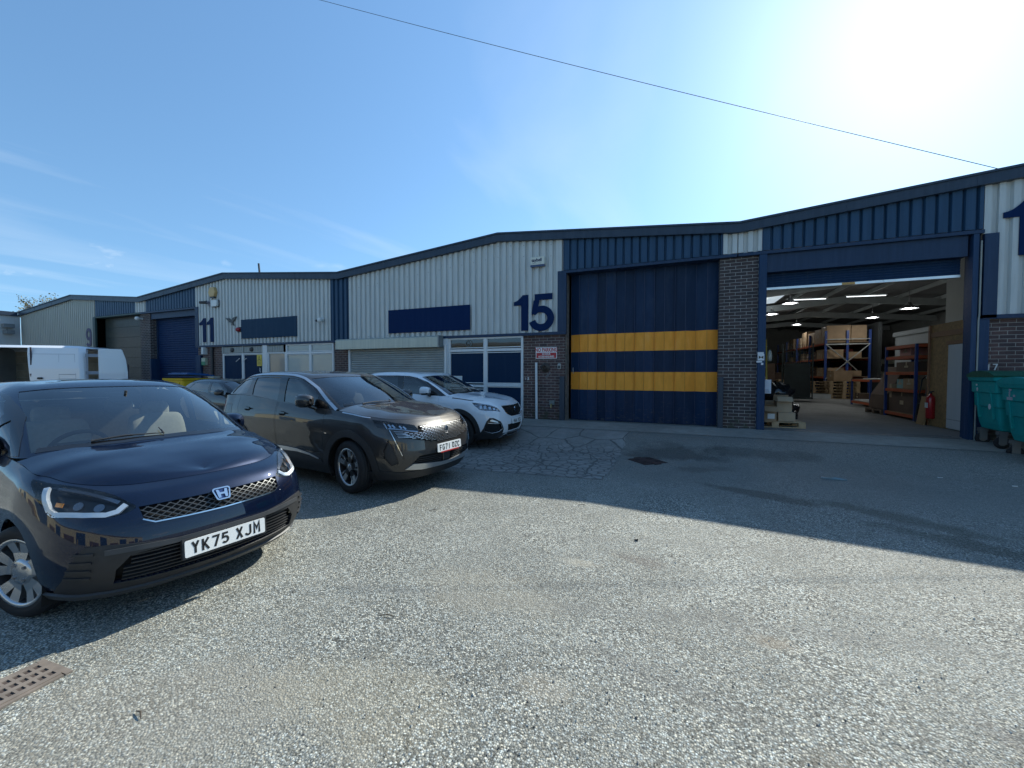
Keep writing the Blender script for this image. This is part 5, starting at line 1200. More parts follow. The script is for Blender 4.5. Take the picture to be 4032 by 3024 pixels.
brickwall(u, [(.86, X1, .27, 4.235)], BRICKD, 'brick_pillar', th=.36)
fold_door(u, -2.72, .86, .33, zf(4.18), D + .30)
mb = MB(); mb.box(-2.8, .86, D + .22, D + .5, zf(4.17), 4.5); mb.build('door_head', NAVY, u)
mb = MB(); mb.box(-2.815, -2.78, BY - .0, BY + .3, .27, 4.23); mb.build('door_jamb', simple('weathered_wood', (.16, .14, .12), .8, var=.4, vscale=12), u)
mb = MB(); mb.box(-2.93, -2.80, D - .05, D + .06, .27, 1.50); mb.build('guard_post', STEELG, u, bevel=.006); mb = MB(); mb.box(.855, .965, D - .05, D + .06, .27, 1.50); mb.build('guard_post', STEELG, u, bevel=.006)
mb = MB(); mb.tube([(-2.62, D + .24, 1.72), (-2.62, D + .20, 1.74), (-2.62, D + .20, 1.60), (-2.62, D + .24, 1.58)], .009, 6); mb.build('door_handle', simple('worn_handle', (.5, .5, .48), .4, .7), u)
s_ = shutter_curtain(u, -10.20, -6.48, .34, 2.42, D - .02, simple('grey_slats', (.30, .32, .31), .5, .35, var=.15, vscale=2), .072, gm=FRAME)
mb = MB(); mb.prism([(D - .27, 2.36), (D - .0, 2.36), (D - .0, 2.70), (D - .22, 2.70), (D - .27, 2.66)], 'x', -10.61, -6.58); mb.build('shutter_box', streaky('pale_galvanised', (.42, .44, .385), .35, .3, .2, dirt=(.4, .38, .28), dirt_amt=.4), s_, bevel=.006)
mb = MB(); mb.box(-6.60, -6.58 + .02, D - .275, D, 2.355, 2.705); mb.build('end_cap', simple('end_cap', (.22, .24, .24), .5, .3), s_)
mb = MB(); mb.box(-6.56, -6.40, D - .01, D + .08, .27, 2.625); mb.build('wall_panel', FRAME, u)
window(u, -6.40, -5.17, .32, 2.62, [(.40, 1.12, 'blue'), (1.30, 2.18, 'blue'), (2.33, 2.585, 'glass')], PANE)
window(u, -5.17, -4.0, .32, 2.62, [(.40, 1.19, 'blue'), (1.30, 2.18, 'blue'), (2.33, 2.585, 'glass')], PANE)
mb = MB(); mb.lathe([(.0, -.012), (.03, -.014), (.03, .0)], (-5.72, D + .055, 2.455), 'y', 16)
for k in range(3):
    a = R(90 + 120 * k); mb.tube([(-5.72, D + .05, 2.455), (-5.72 + .085 * math.cos(a), D + .05, 2.455 + .085 * math.sin(a))], .007, 5)
mb.lathe([(.085, -.012), (.105, -.012), (.11, .01), (.085, .01)], (-5.72, D + .05, 2.455), 'y', 24); mb.build('vent', simple('vent_grey', (.16, .17, .16), .5), u)
mb = MB(); mb.box(-6.30, -5.95, D + .045, D + .056, 1.36, 1.50); mb.build('paper_notice', simple('paper', (.62, .63, .6), .7), u)
mb = MB(); digit_one(mb, -4.26, 2.76, .42, .98, D - .004); digit_five(mb, -3.76, 2.745, .65, .995, D - .004); mb.build('unit_number', SIGNB, u)
# --- unit 11 ---
u = unit('industrial_unit', 'grey clad industrial unit numbered 11 with a blue roller door at its left', -22.54, -10.67); U11 = u
X0, X1 = XP - T * 1.5, XP - T / 2
shell(u, X0, X1)
mb = MB(); corr(mb, -18.36, -11.07, cst(2.70), under); corr(mb, -18.54, -18.36, cst(4.29), under); mb.build('white_cladding', WHITE, u)
mb = MB(); screws(mb, -18.3, -11.2, [lambda x: roofz(x) - .32, 2.78]); mb.build('screws', _M['screw_head'], u)
mb = MB(); corr(mb, -11.06, X1 + .01, cst(2.70), under); mb.build('blue_cladding', BLUE, u); mb = MB(); corr(mb, -22.12, -18.56, cst(4.32), under, wide=.135); mb.build('blue_cladding', BLUE, u)
mb = MB(); corr(mb, X0, -22.14, cst(4.32), under); mb.build('white_panel', WHITE, u)
mb = MB(); mb.box(-18.54, X1, D - .02, D + .06, 2.625, 2.70); mb.box(-18.56, -18.35, D - .025, D + .05, 2.70, 4.27); mb.box(X0, -18.35, D - .03, D + .30, 4.235, 4.30); mb.box(-11.08, -11.05, D - .01, D + .05, 2.70, roofz(-11) - .2); mb.build('edge_trim', NAVY, u)
brickwall(u, [(-18.54, -16.92, .27, 2.625), (-11.0, X1, .27, 2.625)])
brickwall(u, [(X0, -21.96, .27, 4.235)], BRICKD, 'brick_pillar', th=.5)
s_ = shutter_curtain(u, -21.9, -18.54, .34, 4.0, D + .34, streaky('roller_blue', (.010, .034, .10), .5, 0, .15, spec=.15), .10, gm=NAVY)
mb = MB(); mb.box(-21.95, -18.54, D + .10, D + .5, 3.98, 4.24); mb.build('shutter_box', NAVY, s_)
mb = MB(); mb.box(-21.96, -21.86, D + .02, D + .5, .27, 2.2); mb.build('guard_post', POSTB, u); mb = MB(); mb.box(-18.56, -18.24, D - .03, D + .06, .27, 2.3); mb.build('guard_post', POSTB, u)
louv = streaky('louvre', (.36, .38, .36), .5, 0, .2)
for a, b in ((-16.9, -15.70), (-15.70, -14.54)):
    f = window(u, a, b, .32, 2.34, [(.38, 2.28, 'blue')], PANE, name='entrance_door')
    mb = MB(); mb.tube([(b - .35 if a < -16 else a + .02, D - .0, 2.02), (b - .12 if a < -16 else a + .28, D - .02, 2.14)], .014, 6); mb.build('door_closer', FRAME, f)
    mb = MB(); corr(mb, a + .05, b - .04, cst(2.36), cst(2.60), D + .03, .09, .03, .05); mb.box(a, a + .05, D, D + .09, 2.345, 2.62); mb.build('louvre_panel', louv, u)
    cx = (a + b) / 2; mb = MB(); mb.lathe([(.0005, -.02), (.085, -.02), (.09, .02)], (cx + (.0 if a < -16 else -.05), D + .01, 2.48), 'y', 20); mb.build('vent', m_ := simple('dark_vent', (.03, .03, .03), .6), u)
mb = MB(); corr(mb, -14.28, -13.45, cst(2.36), cst(2.60), D + .03, .09, .03, .05); mb.build('louvre_panel', louv, u)
mb = MB(); mb.box(-14.54, -14.30, D + .0, D + .08, .32, 2.62); mb.build('wall_panel', FRAME, u)
window(u, -14.30, -13.32, .32, 2.35, [(.38, 2.30, 'grey')], PANE, name='glazed_door')
window(u, -13.32, -12.10, .32, 2.62, [(.38, 1.2, 'blue'), (1.30, 2.24, 'film'), (2.36, 2.585, 'film')], PANE)
window(u, -12.10, -11.0, .32, 2.62, [(.38, 1.2, 'blue'), (1.30, 2.24, 'film'), (2.36, 2.585, 'film')], PANE)
mb = MB(); digit_one(mb, -18.28, 2.83, .42, .98, D - .004); digit_one(mb, -17.80, 2.83, .42, .98, D - .004); mb.build('unit_number', SIGNB, u)
# --- unit 9 ---
u = unit('industrial_unit', 'farthest grey clad industrial unit numbered 9 with a dark sectional door beside the van', -34.4, -22.56)
X0, X1 = XP - T * 2.5, XP - T * 1.5
shell(u, X0, X1)
mb = MB(); corr(mb, X0 + .02, -26.65, cst(2.70), under); corr(mb, -26.65, -26.45, cst(4.30), under); mb.build('white_cladding', streaky('stone_sheet', (.42, .43, .385), .5, 0, .16), u)
mb = MB(); corr(mb, -26.42, -22.97, cst(4.32), under, wide=.135); mb.build('blue_cladding', BLUE, u)
mb = MB(); corr(mb, -22.95, X1 + .005, cst(4.32), under); mb.build('white_panel', WHITE, u)
mb = MB(); mb.box(X0 + .2, -26.40, D - .02, D + .06, 2.625, 2.70); mb.box(-26.64, -26.42, D - .025, D + .05, 2.70, 4.27); mb.box(-26.6, X1, D - .03, D + .30, 4.235, 4.30); mb.build('edge_trim', streaky('green_grey_trim', (.05, .085, .085), .45), u)
brickwall(u, [(X0 + .1, -26.45, .27, 2.625)]); brickwall(u, [(-22.74, X1, .27, 4.235)], BRICKD, 'brick_pillar', th=.5)
mb = MB()
for i in range(8): mb.box(-26.4, -22.76, D + .36, D + .42, .34 + i * .49, .34 + i * .49 + .48)
mb.build('sectional_door', streaky('dark_door', (.055, .065, .06), .3, 0, .2), u)
mb = MB(); digit_nine(mb, -27.32, 2.86, .52, .92, D - .004); mb.build('unit_number', simple('old_number', (.05, .05, .12), .5), u)
# --- unit 17 with the open door ---
u = unit('industrial_unit', 'grey clad industrial unit numbered 17 with its shutter up showing the store inside', 1.2, 13.1)
X0, X1 = XP + T / 2, XP + 1.5 * T
shell(u, X0, X1)
mb = MB(); corr(mb, X0 - .001, 1.69, cst(4.32), under); mb.build('white_panel', WHITE, u)
mb = MB(); corr(mb, 1.705, 5.27, cst(4.32), under, wide=.135); mb.build('blue_cladding', BLUE, u)
mb = MB(); corr(mb, 5.28, 5.475, cst(4.22), under); corr(mb, 5.475, X1, cst(2.70), under); mb.build('white_cladding', WHITE, u)
mb = MB(); mb.box(X0, 5.28, D - .03, D + .30, 4.235, 4.30); mb.box(1.688, 1.708, D - .01, D + .05, 4.30, roofz(1.7) - .2); mb.box(5.29, 5.485, D - .02, D + .06, 2.64, 4.22); mb.box(5.29, X1, D - .02, D + .05, 2.625, 2.70); mb.build('edge_trim', NAVY, u)
brickwall(u, [(X0, 1.64, .27, 4.235)], BRICKD, 'brick_pillar', th=.36)
brickwall(u, [(5.40, X1, .27, 2.625)])
mb = MB(); mb.box(1.64, 1.79, D - .02, D + .34, .27, 4.235); mb.build('door_post', POSTB, u, bevel=.006)
mb = MB(); mb.box(5.135, 5.215, D - .02, D + .15, .27, 4.235); mb.build('door_post', POSTB, u, bevel=.006)
mb = MB(); mb.box(5.26, 5.40, D - .0, D + .20, .27, 2.64); mb.box(5.20, 5.30, D + .15, D + .34, .27, 4.235); mb.box(5.19, 5.29, D + .1, D + .34, 2.64, 4.235); mb.build('wall_panel', POSTB, u)
mb = MB(); mb.tube([(5.24, D - .01, .3), (5.24, D - .01, 2.6), (5.25, D - .01, 2.7), (5.25, D - .01, 4.1)], .014, 6); mb.build('conduit', simple('conduit', (.28, .29, .26), .6), u)
s_ = shutter_curtain(u, 1.78, 5.08, 3.52, 3.86, D + .24, streaky('roller_dark_blue', (.012, .036, .085), .5, 0, .15, spec=.15), .055, guide=False, amp=.008)
mb = MB(); mb.box(1.76, 5.09, D + .05, D + .55, 3.84, 4.235); mb.build('shutter_box', NAVY, s_)
mb = MB(); mb.box(1.79, 5.07, D + .20, D + .29, 3.475, 3.525); mb.build('bottom_rail', simple('bright_rail', (.70, .72, .72), .3, .7), s_)
mb = MB(); mb.box(3.20, 3.42, D + .192, D + .20, 3.477, 3.523); mb.build('rail_label', simple('label_orange', (.5, .28, .08), .5), s_)
mb = MB(); digit_one(mb, 5.53, 3.77, .42, .98, D - .004)
mb.prism([(6.03, 4.58), (6.68, 4.58), (6.68, 4.75), (6.03, 4.75)], 'y', D - .024, D - .004); band(mb, [(6.60, 4.60), (6.42, 4.3), (6.33, 4.05), (6.30, 3.77)], .17, D - .004); mb.build('unit_number', SIGNB, u)
t = MB(); strokes(t, '17', 5.405, 1.66, lambda a, b, q: (a, BY - .001 - q, b), h=.12, wid=.02, adv=.09); t.build('painted_number', simple('chalk_white', (.6, .6, .58), .8), u)
t = MB(); strokes(t, '1', -3.96, 1.40, lambda a, b, q: (a, BY - .001 - q, b), h=.07, wid=.014, adv=.05); t.add([(x, BY - .003, z) for x, z in ((-3.89, 1.40), (-3.83, 1.40), (-3.85, 1.45), (-3.83, 1.475), (-3.89, 1.475), (-3.87, 1.45))], [tuple(range(6))]); t.build('painted_number', _M['chalk_white'], U15)
# inside floor and roof frame of the open unit
mb = MB(); mb.box(X0 + .1, X1 - .1, D + .004, D + 29.8, .20, .332); mb.build('floor_slab', concrete_mat('shop_floor', (.21, .21, .195)), u)
mb = MB(); mb.box(1.8, 5.06, D + .02, D + .10, .33, .337); mb.box(1.8, 5.06, D + .30, D + .33, .33, .338); mb.build('door_track', simple('track_steel', (.12, .12, .12), .5, .5), u)
PG = simple('pale_steel', (.34, .37, .36), .6, .1)
for k in range(5):
    y = D + 3 + k * 5.2; mb = MB()
    for a, b in ((X0 + .2, X0 + T / 2), (X0 + T / 2, X1 - .2)):
        za, zb = roofz(a) - .24, roofz(b) - .24; mb.prism([(a, za - .30), (b, zb - .30), (b, zb), (a, za)], 'y', y - .07, y + .07)
    mb.build('rafter', PG, u)
for k in range(8):
    x = X0 + .8 + k * 1.45; mb = MB(); z = roofz(x) - .13; mb.box(x - .03, x + .03, D + .6, D + 29.6, z - .16, z); mb.build('purlin', PG, u)
for k in range(3):
    mb = MB(); y = D + 5 + k * 6.2; a, b = X0 + 2.2, X0 + 3.2; mb.add([(a, y, roofz(a) - .115), (b, y, roofz(b) - .115), (b, y + 2.2, roofz(b) - .115), (a, y + 2.2, roofz(a) - .115)], [(0, 3, 2, 1)]); mb.build('rooflight', simple('rooflight', (.5, .55, .55), .5, emit=((.75, .9, 1), .35)), u)
# wing at the far end, turned to face the yard
u = empty('industrial_building', (0, 0, 0), 0, 'plain pale building end closing the yard behind the white van', 'building')
mb = MB(); mb.box(-48, XP - 2.5 * T, 2.0, D - .02, .0, 4.72); mb.build('wall', streaky('pale_wall', (.50, .53, .54), .6, 0, .08), u)
mb = MB(); xw = XP - 2.5 * T
mb.prism([(1.9, 4.70), (D - .14, 4.74), (D - .14, 4.96), (1.9, 4.92)], 'x', xw - .02, xw + .12); mb.build('fascia', FASCIA, u)
mb = MB(); mb.box(-48, xw, 1.95, D, 4.72, 4.80); mb.build('roof', _M['roof_sheet'], u)
mb = MB(); mb.box(xw - .001, xw + .06, 7.2, 7.3, .2, 4.70); mb.build('downpipe', simple('pipe_grey', (.3, .32, .33), .5), u)

rng = random.Random(21); mb = MB()
for i in range(2600):
    y = .7 + 4.6 * rng.random() ** 1.5; x = rng.uniform(-1.1 * y - .6, .75 * y + .5); r_ = rng.uniform(.0025, .0065) * (1.6 if rng.random() < .06 else 1); a = rng.uniform(0, 6.28)
    P = [(x + r_ * math.cos(a + k * 2.09) * rng.uniform(.7, 1.3), y + r_ * math.sin(a + k * 2.09) * rng.uniform(.7, 1.3), .002) for k in range(3)] + [(x + rng.uniform(-.3, .3) * r_, y + rng.uniform(-.3, .3) * r_, .002 + r_ * rng.uniform(.7, 1.2))]
    mb.add(P, [(0, 1, 3), (1, 2, 3), (2, 0, 3)], rng.choice((0, 0, 0, 1, 2)))
tag(mb.build('loose_grit', [simple('grit_pale', (.50, .50, .45), .8), simple('grit_mid', (.25, .25, .24), .8), simple('grit_dark', (.07, .07, .075), .8)]), kind='stuff')
# ---------- things on and by the walls ----------
def flat_text(parent, name, body, size, m, loc, bold=.0, sx=1., rot=(R(90), 0, 0), th=.001):
    c = bpy.data.curves.new(name, 'FONT'); c.body = body; c.size = size; c.align_x = 'CENTER'; c.align_y = 'CENTER'; c.extrude = th; c.offset = bold; c.resolution_u = 3
    o = bpy.data.objects.new('tmp', c); col.objects.link(o); dg = bpy.context.evaluated_depsgraph_get(); me = bpy.data.meshes.new_from_object(o.evaluated_get(dg)); bpy.data.objects.remove(o)
    me.name = name; me.materials.clear(); me.materials.append(m); ob = link(name, me, parent); ob.location = loc; ob.rotation_euler = rot; ob.scale = (sx, 1, 1); return ob
WP = simple('white_plastic', (.62, .64, .62), .4, var=.06); DK = simple('dark_plastic', (.03, .032, .035), .45, var=.15)
def board(name, label, x0, x1, z0, z1, m, th=.03, y=D - .005, cat='sign board'):
    mb = MB(); mb.box(x0, x1, y - th, y, z0, z1); return tag(mb.build(name, m, None, bevel=.004), label, cat)
board('sign_board', 'blank dark blue sign board on the cladding above the shuttered window of unit 15', -8.60, -5.645, 2.85, 3.585, SIGNB)
board('sign_board', 'blank slate blue sign board on the cladding of unit 11', -15.68, -12.69, 2.90, 3.63, streaky('sign_slate', (.012, .042, .085), .5, 0, .1, spec=.1))
# no parking sign
o = MB(); o.box(-3.635, -3.035, BY - .014, BY - .002, 1.985, 2.295); s_ = tag(o.build('warning_sign', simple('sign_white', (.72, .72, .71), .4, var=.04)), 'red and white no parking sign on the brickwork beside the folding door', 'sign')
RD = simple('sign_red', (.42, .02, .025), .4, var=.08)
o = MB(); o.box(-3.618, -3.052, BY - .0165, BY - .013, 2.0, 2.145); o.build('red_panel', RD, s_)
flat_text(s_, 'lettering', 'NO PARKING', .150, RD, (-3.335, BY - .0165, 2.218), .004, .70)
flat_text(s_, 'lettering', '24 HOUR', .068, WP, (-3.335, BY - .019, 2.108), .003, .85); flat_text(s_, 'lettering', 'ACCESS REQUIRED', .066, WP, (-3.335, BY - .019, 2.037), .003, .80)
# alarm box on unit 15
a = empty('alarm_box', (-3.545, D - .0, 4.60), 0, 'cream alarm bell box with blue lettering high on unit 15', 'alarm box')
o = MB(); o.prism([(-.20, -.085), (.20, -.085), (.20, .10), (.17, .125), (-.17, .125), (-.20, .10)], 'y', -.10, .0); o.build('case', simple('cream_plastic', (.58, .58, .50), .45, var=.08), a, bevel=.008)
o = MB(); o.prism([(-.20, -.135), (.19, -.135), (.20, -.087), (-.20, -.087)], 'y', -.098, 0); o.build('lens', simple('blue_lens', (.012, .025, .09), .2, coat=.5), a)
flat_text(a, 'lettering', 'taybell', .125, SIGNB, (-.02, -.102, .035), .003, .88); flat_text(a, 'lettering', 'safety  fire  security', .028, simple('grey_ink', (.18, .2, .2), .6), (-.02, -.102, -.045), 0, 1.15)
a = empty('alarm_box', (-17.30, D, 4.80), 0, 'yellowed hexagonal alarm box on the cladding above the number 11', 'alarm box')
o = MB(); o.prism([(-.13, -.17), (.13, -.17), (.21, 0), (.13, .2), (-.13, .2), (-.21, 0)], 'y', -.12, 0); o.build('case', simple('yellowed_plastic', (.50, .34, .14), .5, var=.12), a, bevel=.012); o = MB(); o.prism([(-.11, -.22), (.11, -.22), (.13, -.17), (-.13, -.17)], 'y', -.10, 0); o.build('strobe', DK, a)
a = empty('alarm_box', (-17.20, D, 4.36), 0, 'white rounded alarm box just below the yellow one on unit 11', 'alarm box')
o = MB(); o.prism([(-.15, -.13), (.15, -.13), (.19, -.08), (.19, .08), (.15, .13), (-.15, .13), (-.19, .08), (-.19, -.08)], 'y', -.11, -.02); o.build('case', WP, a, bevel=.015); o = MB(); o.prism([(-.17, -.15), (.19, -.15), (.22, -.08), (.22, .08), (.19, .14), (-.17, .14), (-.21, .08), (-.21, -.08)], 'y', -.03, 0); o.build('backplate', DK, a)
a = empty('security_camera', (-17.62, D, 4.40), 0, 'black bullet security camera beside the white alarm box', 'camera')
o = MB(); o.tube([(0, -.10, .02), (-.20, -.26, .0)], [.065, .05], 12); o.build('barrel', DK, a); o = MB(); o.tube([(0, 0, 0), (0, -.12, .02)], .05, 8); o.cbox((0, -.01, 0), (.16, .03, .2)); o.build('bracket', simple('grey_bracket', (.2, .2, .24), .5), a)
a = empty('security_camera', (-11.44, D, 3.40), 0, 'white ball shaped security camera at the right end of unit 11 cladding', 'camera')
o = MB(); o.lathe([(0.001, .09), (.06, .075), (.09, .02), (.085, -.04), (.05, -.08), (.001, -.09)], (0, -.14, 0), 'z', 18); o.build('ball', WP, a); o = MB(); o.tube([(-.07, -.20, -.02), (-.08, -.235, -.03)], .04, 12); o.build('camera_lens', DK, a); o = MB(); o.tube([(0, 0, .03), (0, -.10, .03)], .05, 10); o.build('bracket', WP, a)
a = empty('security_camera', (-22.55, D, 4.02), 0, 'small white camera on the dark brick pillar between units 9 and 11', 'camera')
o = MB(); o.lathe([(.001, .09), (.07, .07), (.10, 0), (.07, -.07), (.001, -.09)], (0, -.12, 0), 'z', 14); o.build('ball', WP, a); o = MB(); o.tube([(0, .07, 0), (0, -.08, 0)], .05, 8); o.build('bracket', WP, a)
a = empty('bird_scarer', (-16.25, D, 3.62), 0, 'small dark bird shaped silhouette fixed to the cladding near the number 11', 'decoy bird')
o = MB(); o.prism([(-.33, .12), (-.12, .11), (.0, .0), (.12, .12), (.34, .15), (.20, .02), (.10, -.05), (.13, -.13), (.20, -.2), (.02, -.15), (.05, -.09), (-.12, -.04)], 'y', -.05, -.02); o.tube([(.06, 0, -.05), (.06, -.03, -.05)], .02, 6); o.build('silhouette', DK, a)
a = empty('warning_beacon', (-15.83, D, 3.26), 0, 'small red dome beacon at the left edge of the slate blue sign', 'beacon')
o = MB(); o.lathe([(.001, -.14), (.06, -.12), (.085, -.06), (.085, 0)], (0, 0, 0), 'y', 16); o.build('dome', simple('beacon_red', (.30, .01, .015), .25, coat=.4), a); o = MB(); o.box(-.1, .1, -.02, 0, -.1, .1); o.build('base', DK, a)
o = MB(); o.box(-14.84, -14.58, D - .008, D + .0, 1.84, 2.27); s_ = tag(o.build('warning_sign', simple('notice_yellow', (.62, .48, .06), .45, var=.06)), 'yellow camera warning notice on the blue entrance doors of unit 11', 'sign')
o = MB(); P = [(-14.81, 2.02), (-14.61, 2.02), (-14.71, 2.23)]; q = [(-14.785, 2.034), (-14.635, 2.034), (-14.71, 2.195)]
o.add([(p[0], D - .010, p[1]) for p in P + q], [(0, 1, 4, 3), (1, 2, 5, 4), (2, 0, 3, 5)]); o.cbox((-14.71, D - .011, 2.085), (.07, .003, .03), Matrix.Rotation(R(-30), 3, 'Y'))
for k in range(3): o.box(-14.80, -14.62, D - .011, D - .009, 1.90 + k * .035, 1.912 + k * .035)
o.build('symbol', simple('ink_black', (.01, .01, .01), .5, var=0), s_)
t = MB(); t.tube([(-14.72, D + .01, 1.76), (-14.68, D - .0, 1.74), (-14.70, D, 1.66), (-14.66, D, 1.60)], .014, 5); tag(t.build('door_sticker', WP), 'torn white scrap stuck below the yellow camera notice', 'sticker')
# small things on the brick by the folding door
a = empty('plastic_pipe', (-3.60, BY - .04, .29), 0, 'white plastic pipe standing against the brickwork below the no parking sign', 'pipe')
o = MB(); o.tube([(0, 0, 0), (-.012, 0, 1.59)], .034, 12); o.build('pipe', simple('white_pipe', (.66, .68, .68), .35, var=.1, vscale=6), a); o = MB(); o.tube([(0, 0, .0), (0, -.03, -.02)], .04, 10); o.tube([(-.004, 0, .42), (-.004, 0, .45)], .038, 12); o.box(-.045, .02, 0, .04, 1.0, 1.03); o.build('bracket', WP, a)
a = empty('flue_cowl', (-3.36, BY, 1.74), 0, 'round rusty flue cowl on the brick wall under the no parking sign', 'vent')
o = MB(); o.lathe([(.055, -.10), (.065, -.09), (.08, -.04), (.12, -.03), (.135, -.0)], (0, 0, 0), 'y', 24); o.lathe([(.001, -.045), (.056, -.05), (.055, -.10)], (0, 0, 0), 'y', 24); o.build('cowl', simple('rusty_metal', (.085, .07, .06), .7, .4, var=.4, vscale=14), a)
o = MB(); o.prism([(-2.0, 0)] and [(-.17, -.17), (-.04, -.04), (0, -.06), (-.13, -.22)], 'y', -.012, 0); a2 = empty('dust_cloth', (-3.16, BY, 1.64), 0); bpy.data.objects.remove(a2); o.build('stain', simple('pale_smear', (.16, .15, .15), .8, var=.3, vscale=20), a).location = (.16, 0, -.08)
a = empty('key_safe', (-2.96, BY, 1.77), 0, 'small grey key safe on the brick wall beside the folding door', 'key safe')
o = MB(); o.prism([(-.045, -.07), (.045, -.07), (.045, .06), (.02, .08), (-.02, .08), (-.045, .06)], 'y', -.05, 0); o.build('case', simple('key_grey', (.30, .33, .32), .4, .4), a, bevel=.006); o = MB(); o.box(-.03, .03, -.056, -.05, -.05, .02); o.build('dial', DK, a)
a = empty('water_tap', (-3.16, BY, .78), 0, 'old outdoor tap box low on the brick wall left of the guard post', 'tap')
o = MB(); o.box(-.07, .07, -.06, 0, -.06, .07); o.build('box', simple('tap_grey', (.16, .18, .17), .6, var=.3, vscale=12), a); o = MB(); o.tube([(0, -.05, -.03), (0, -.13, -.04), (0, -.13, -.12)], .018, 8); o.build('spout', simple('brass', (.35, .27, .12), .4, .8), a)
a = empty('notice', (1.705, D - .022, 1.95), 0, 'white sticker with a black bow tie mark on the blue door post', 'sticker')
o = MB(); o.box(-.066, .062, -.002, 0, -.07, .07); o.box(-.09, .02, -.0015, 0, -.115, -.08); o.box(-.0, .045, -.0018, 0, -.17, -.125); o.box(-.07, .05, -.0012, 0, .07, .115); o.build('paper', simple('sticker_white', (.62, .64, .66), .5, var=.08), a)
o = MB(); o.add([(x, -.0035, z) for x, z in ((-.045, -.035), (0, -.004), (0, .008), (-.045, .035), (.045, -.035), (.045, .035))], [(0, 1, 2, 3), (1, 4, 5, 2)]); o.build('symbol', _M['ink_black'], a)
t = MB(); rng = random.Random(3)
for k in range(26):
    x, z = rng.uniform(1.645, 1.785), rng.uniform(.4, 1.75); t.add([(x, D - .0215, z), (x + rng.uniform(.008, .03), D - .0215, z + .002), (x + .012, D - .0215, z + rng.uniform(.004, .02))], [(0, 1, 2)])
t.add([(1.65, D - .0216, 1.60), (1.775, D - .0216, 1.60), (1.77, D - .0216, 1.69), (1.70, D - .0216, 1.675), (1.65, D - .0216, 1.695)], [(0, 1, 2, 3, 4)]); t.build('paint_chips', simple('chip', (.28, .36, .44), .6), U17 if 'U17' in globals() else None) if False else None
# white sheet fixed by the post
a = empty('notice', (1.86, D + .10, 1.30), 0, 'pale plastic document holder hanging at the left edge of the open doorway', 'notice'); o = MB(); o.box(-.06, .07, 0, .012, -.16, .15); o.build('sheet', simple('pale_sheet', (.5, .55, .62), .4), a); o = MB(); 
for k in range(4): o.box(-.05, .05 - .01 * k, -.002, 0, -.14 + k * .022, -.132 + k * .022)
o.build('print', simple('print_grey', (.2, .24, .3), .6), a)
# pale boxes by unit 11 doors
o = MB(); o.box(-.12, .12, -.1, .0, -.15, .15); a = empty('post_box', (-18.05, BY, 2.04), 0, 'small cream and green box on the brickwork left of the unit 11 doors', 'post box'); o.build('case', simple('pale_green', (.42, .46, .34), .5), a); o = MB(); o.box(-.12, .12, -.104, -.1, -.15, 0); o.build('front', simple('green_face', (.06, .22, .12), .5), a)
o = MB(); o.cbox((0, -.14, 0), (.36, .28, .40), ch=.02); a = empty('plastic_box', (-17.30, BY, 1.22), 0, 'pale plastic box fixed low beside the unit 11 doors', 'box'); o.build('case', simple('cream_box', (.46, .44, .38), .6), a); o = MB(); o.cbox((0, -.14, .21), (.38, .30, .03)); o.build('lid', _M['cream_box'], a)
t = MB(); t.tube([(-17.55, BY - .06, .27), (-17.55, BY - .06, 2.6)], .05, 10); tag(t.build('downpipe', DK), 'black downpipe on the brickwork left of the unit 11 doors', 'pipe')
o = MB(); a = empty('wall_lamp', (-18.0, D, 2.50), 0, 'small pale wall lamp under the cladding left of the unit 11 doors', 'lamp'); o.box(-.06, .06, -.1, .08, -.17, .12); o.build('case', WP, a, bevel=.01)
# --- yard ironwork, litter ---
RUST = simple('rust_iron', (.19, .115, .085), .75, .35, var=.35, vscale=9); RUSTD = simple('dark_iron', (.06, .04, .038), .75, .4, var=.35, vscale=9)
def grate(name, label, loc, rz, w_, d_, m, nx, ny, slotm):
    a = empty(name, loc, rz, label, 'drain cover'); o = MB(); o.box(-w_/2, w_/2, -d_/2, d_/2, -.05, .004)
    fr = MB()
    for x0, x1, y0, y1 in ((-w_/2 - .035, w_/2 + .035, -d_/2 - .035, -d_/2 - .006), (-w_/2 - .035, w_/2 + .035, d_/2 + .006, d_/2 + .035), (-w_/2 - .035, -w_/2 - .006, -d_/2, d_/2), (w_/2 + .006, w_/2 + .035, -d_/2, d_/2)): fr.box(x0, x1, y0, y1, -.05, .006)
    g = MB(); sx = w_ / nx; sy = d_ / ny
    xs = [-w_/2 + sx * i for i in range(nx + 1)]; yv = [-d_/2 + sy * j for j in range(ny + 1)]
    for x in xs: g.box(x - sx * .22, x + sx * .22, -d_/2, d_/2, -.03, .011)
    for y in yv: g.box(-w_/2, w_/2, y - sy * .17, y + sy * .17, -.03, .0105)
    if nx > 5: g.box(-sx * 1.4, sx * 1.4, -sy * 1.4, sy * 1.4, -.03, .012)
    g.build('grid', m, a); fr.build('frame', m, a); p = MB(); p.box(-w_/2, w_/2, -d_/2, d_/2, .002, .0045); p.build('pit', slotm, a); return a
RUSTL = simple('light_iron', (.22, .185, .155), .75, .3, var=.25, vscale=9)
grate('drain_cover', 'rusty slotted drain cover in the sunlit tarmac by the blue car', (-3.085, .80, .003), R(4), .20, .40, RUSTL, 3, 11, simple('pit_dark', (.06, .045, .04), .95, var=.3, vscale=12))
grate('drain_cover', 'dark sunken gully grating in the shaded tarmac before the folding door', (-.50, 7.62, .003), R(43), .42, .42, RUSTD, 9, 2, _M['pit_dark'])
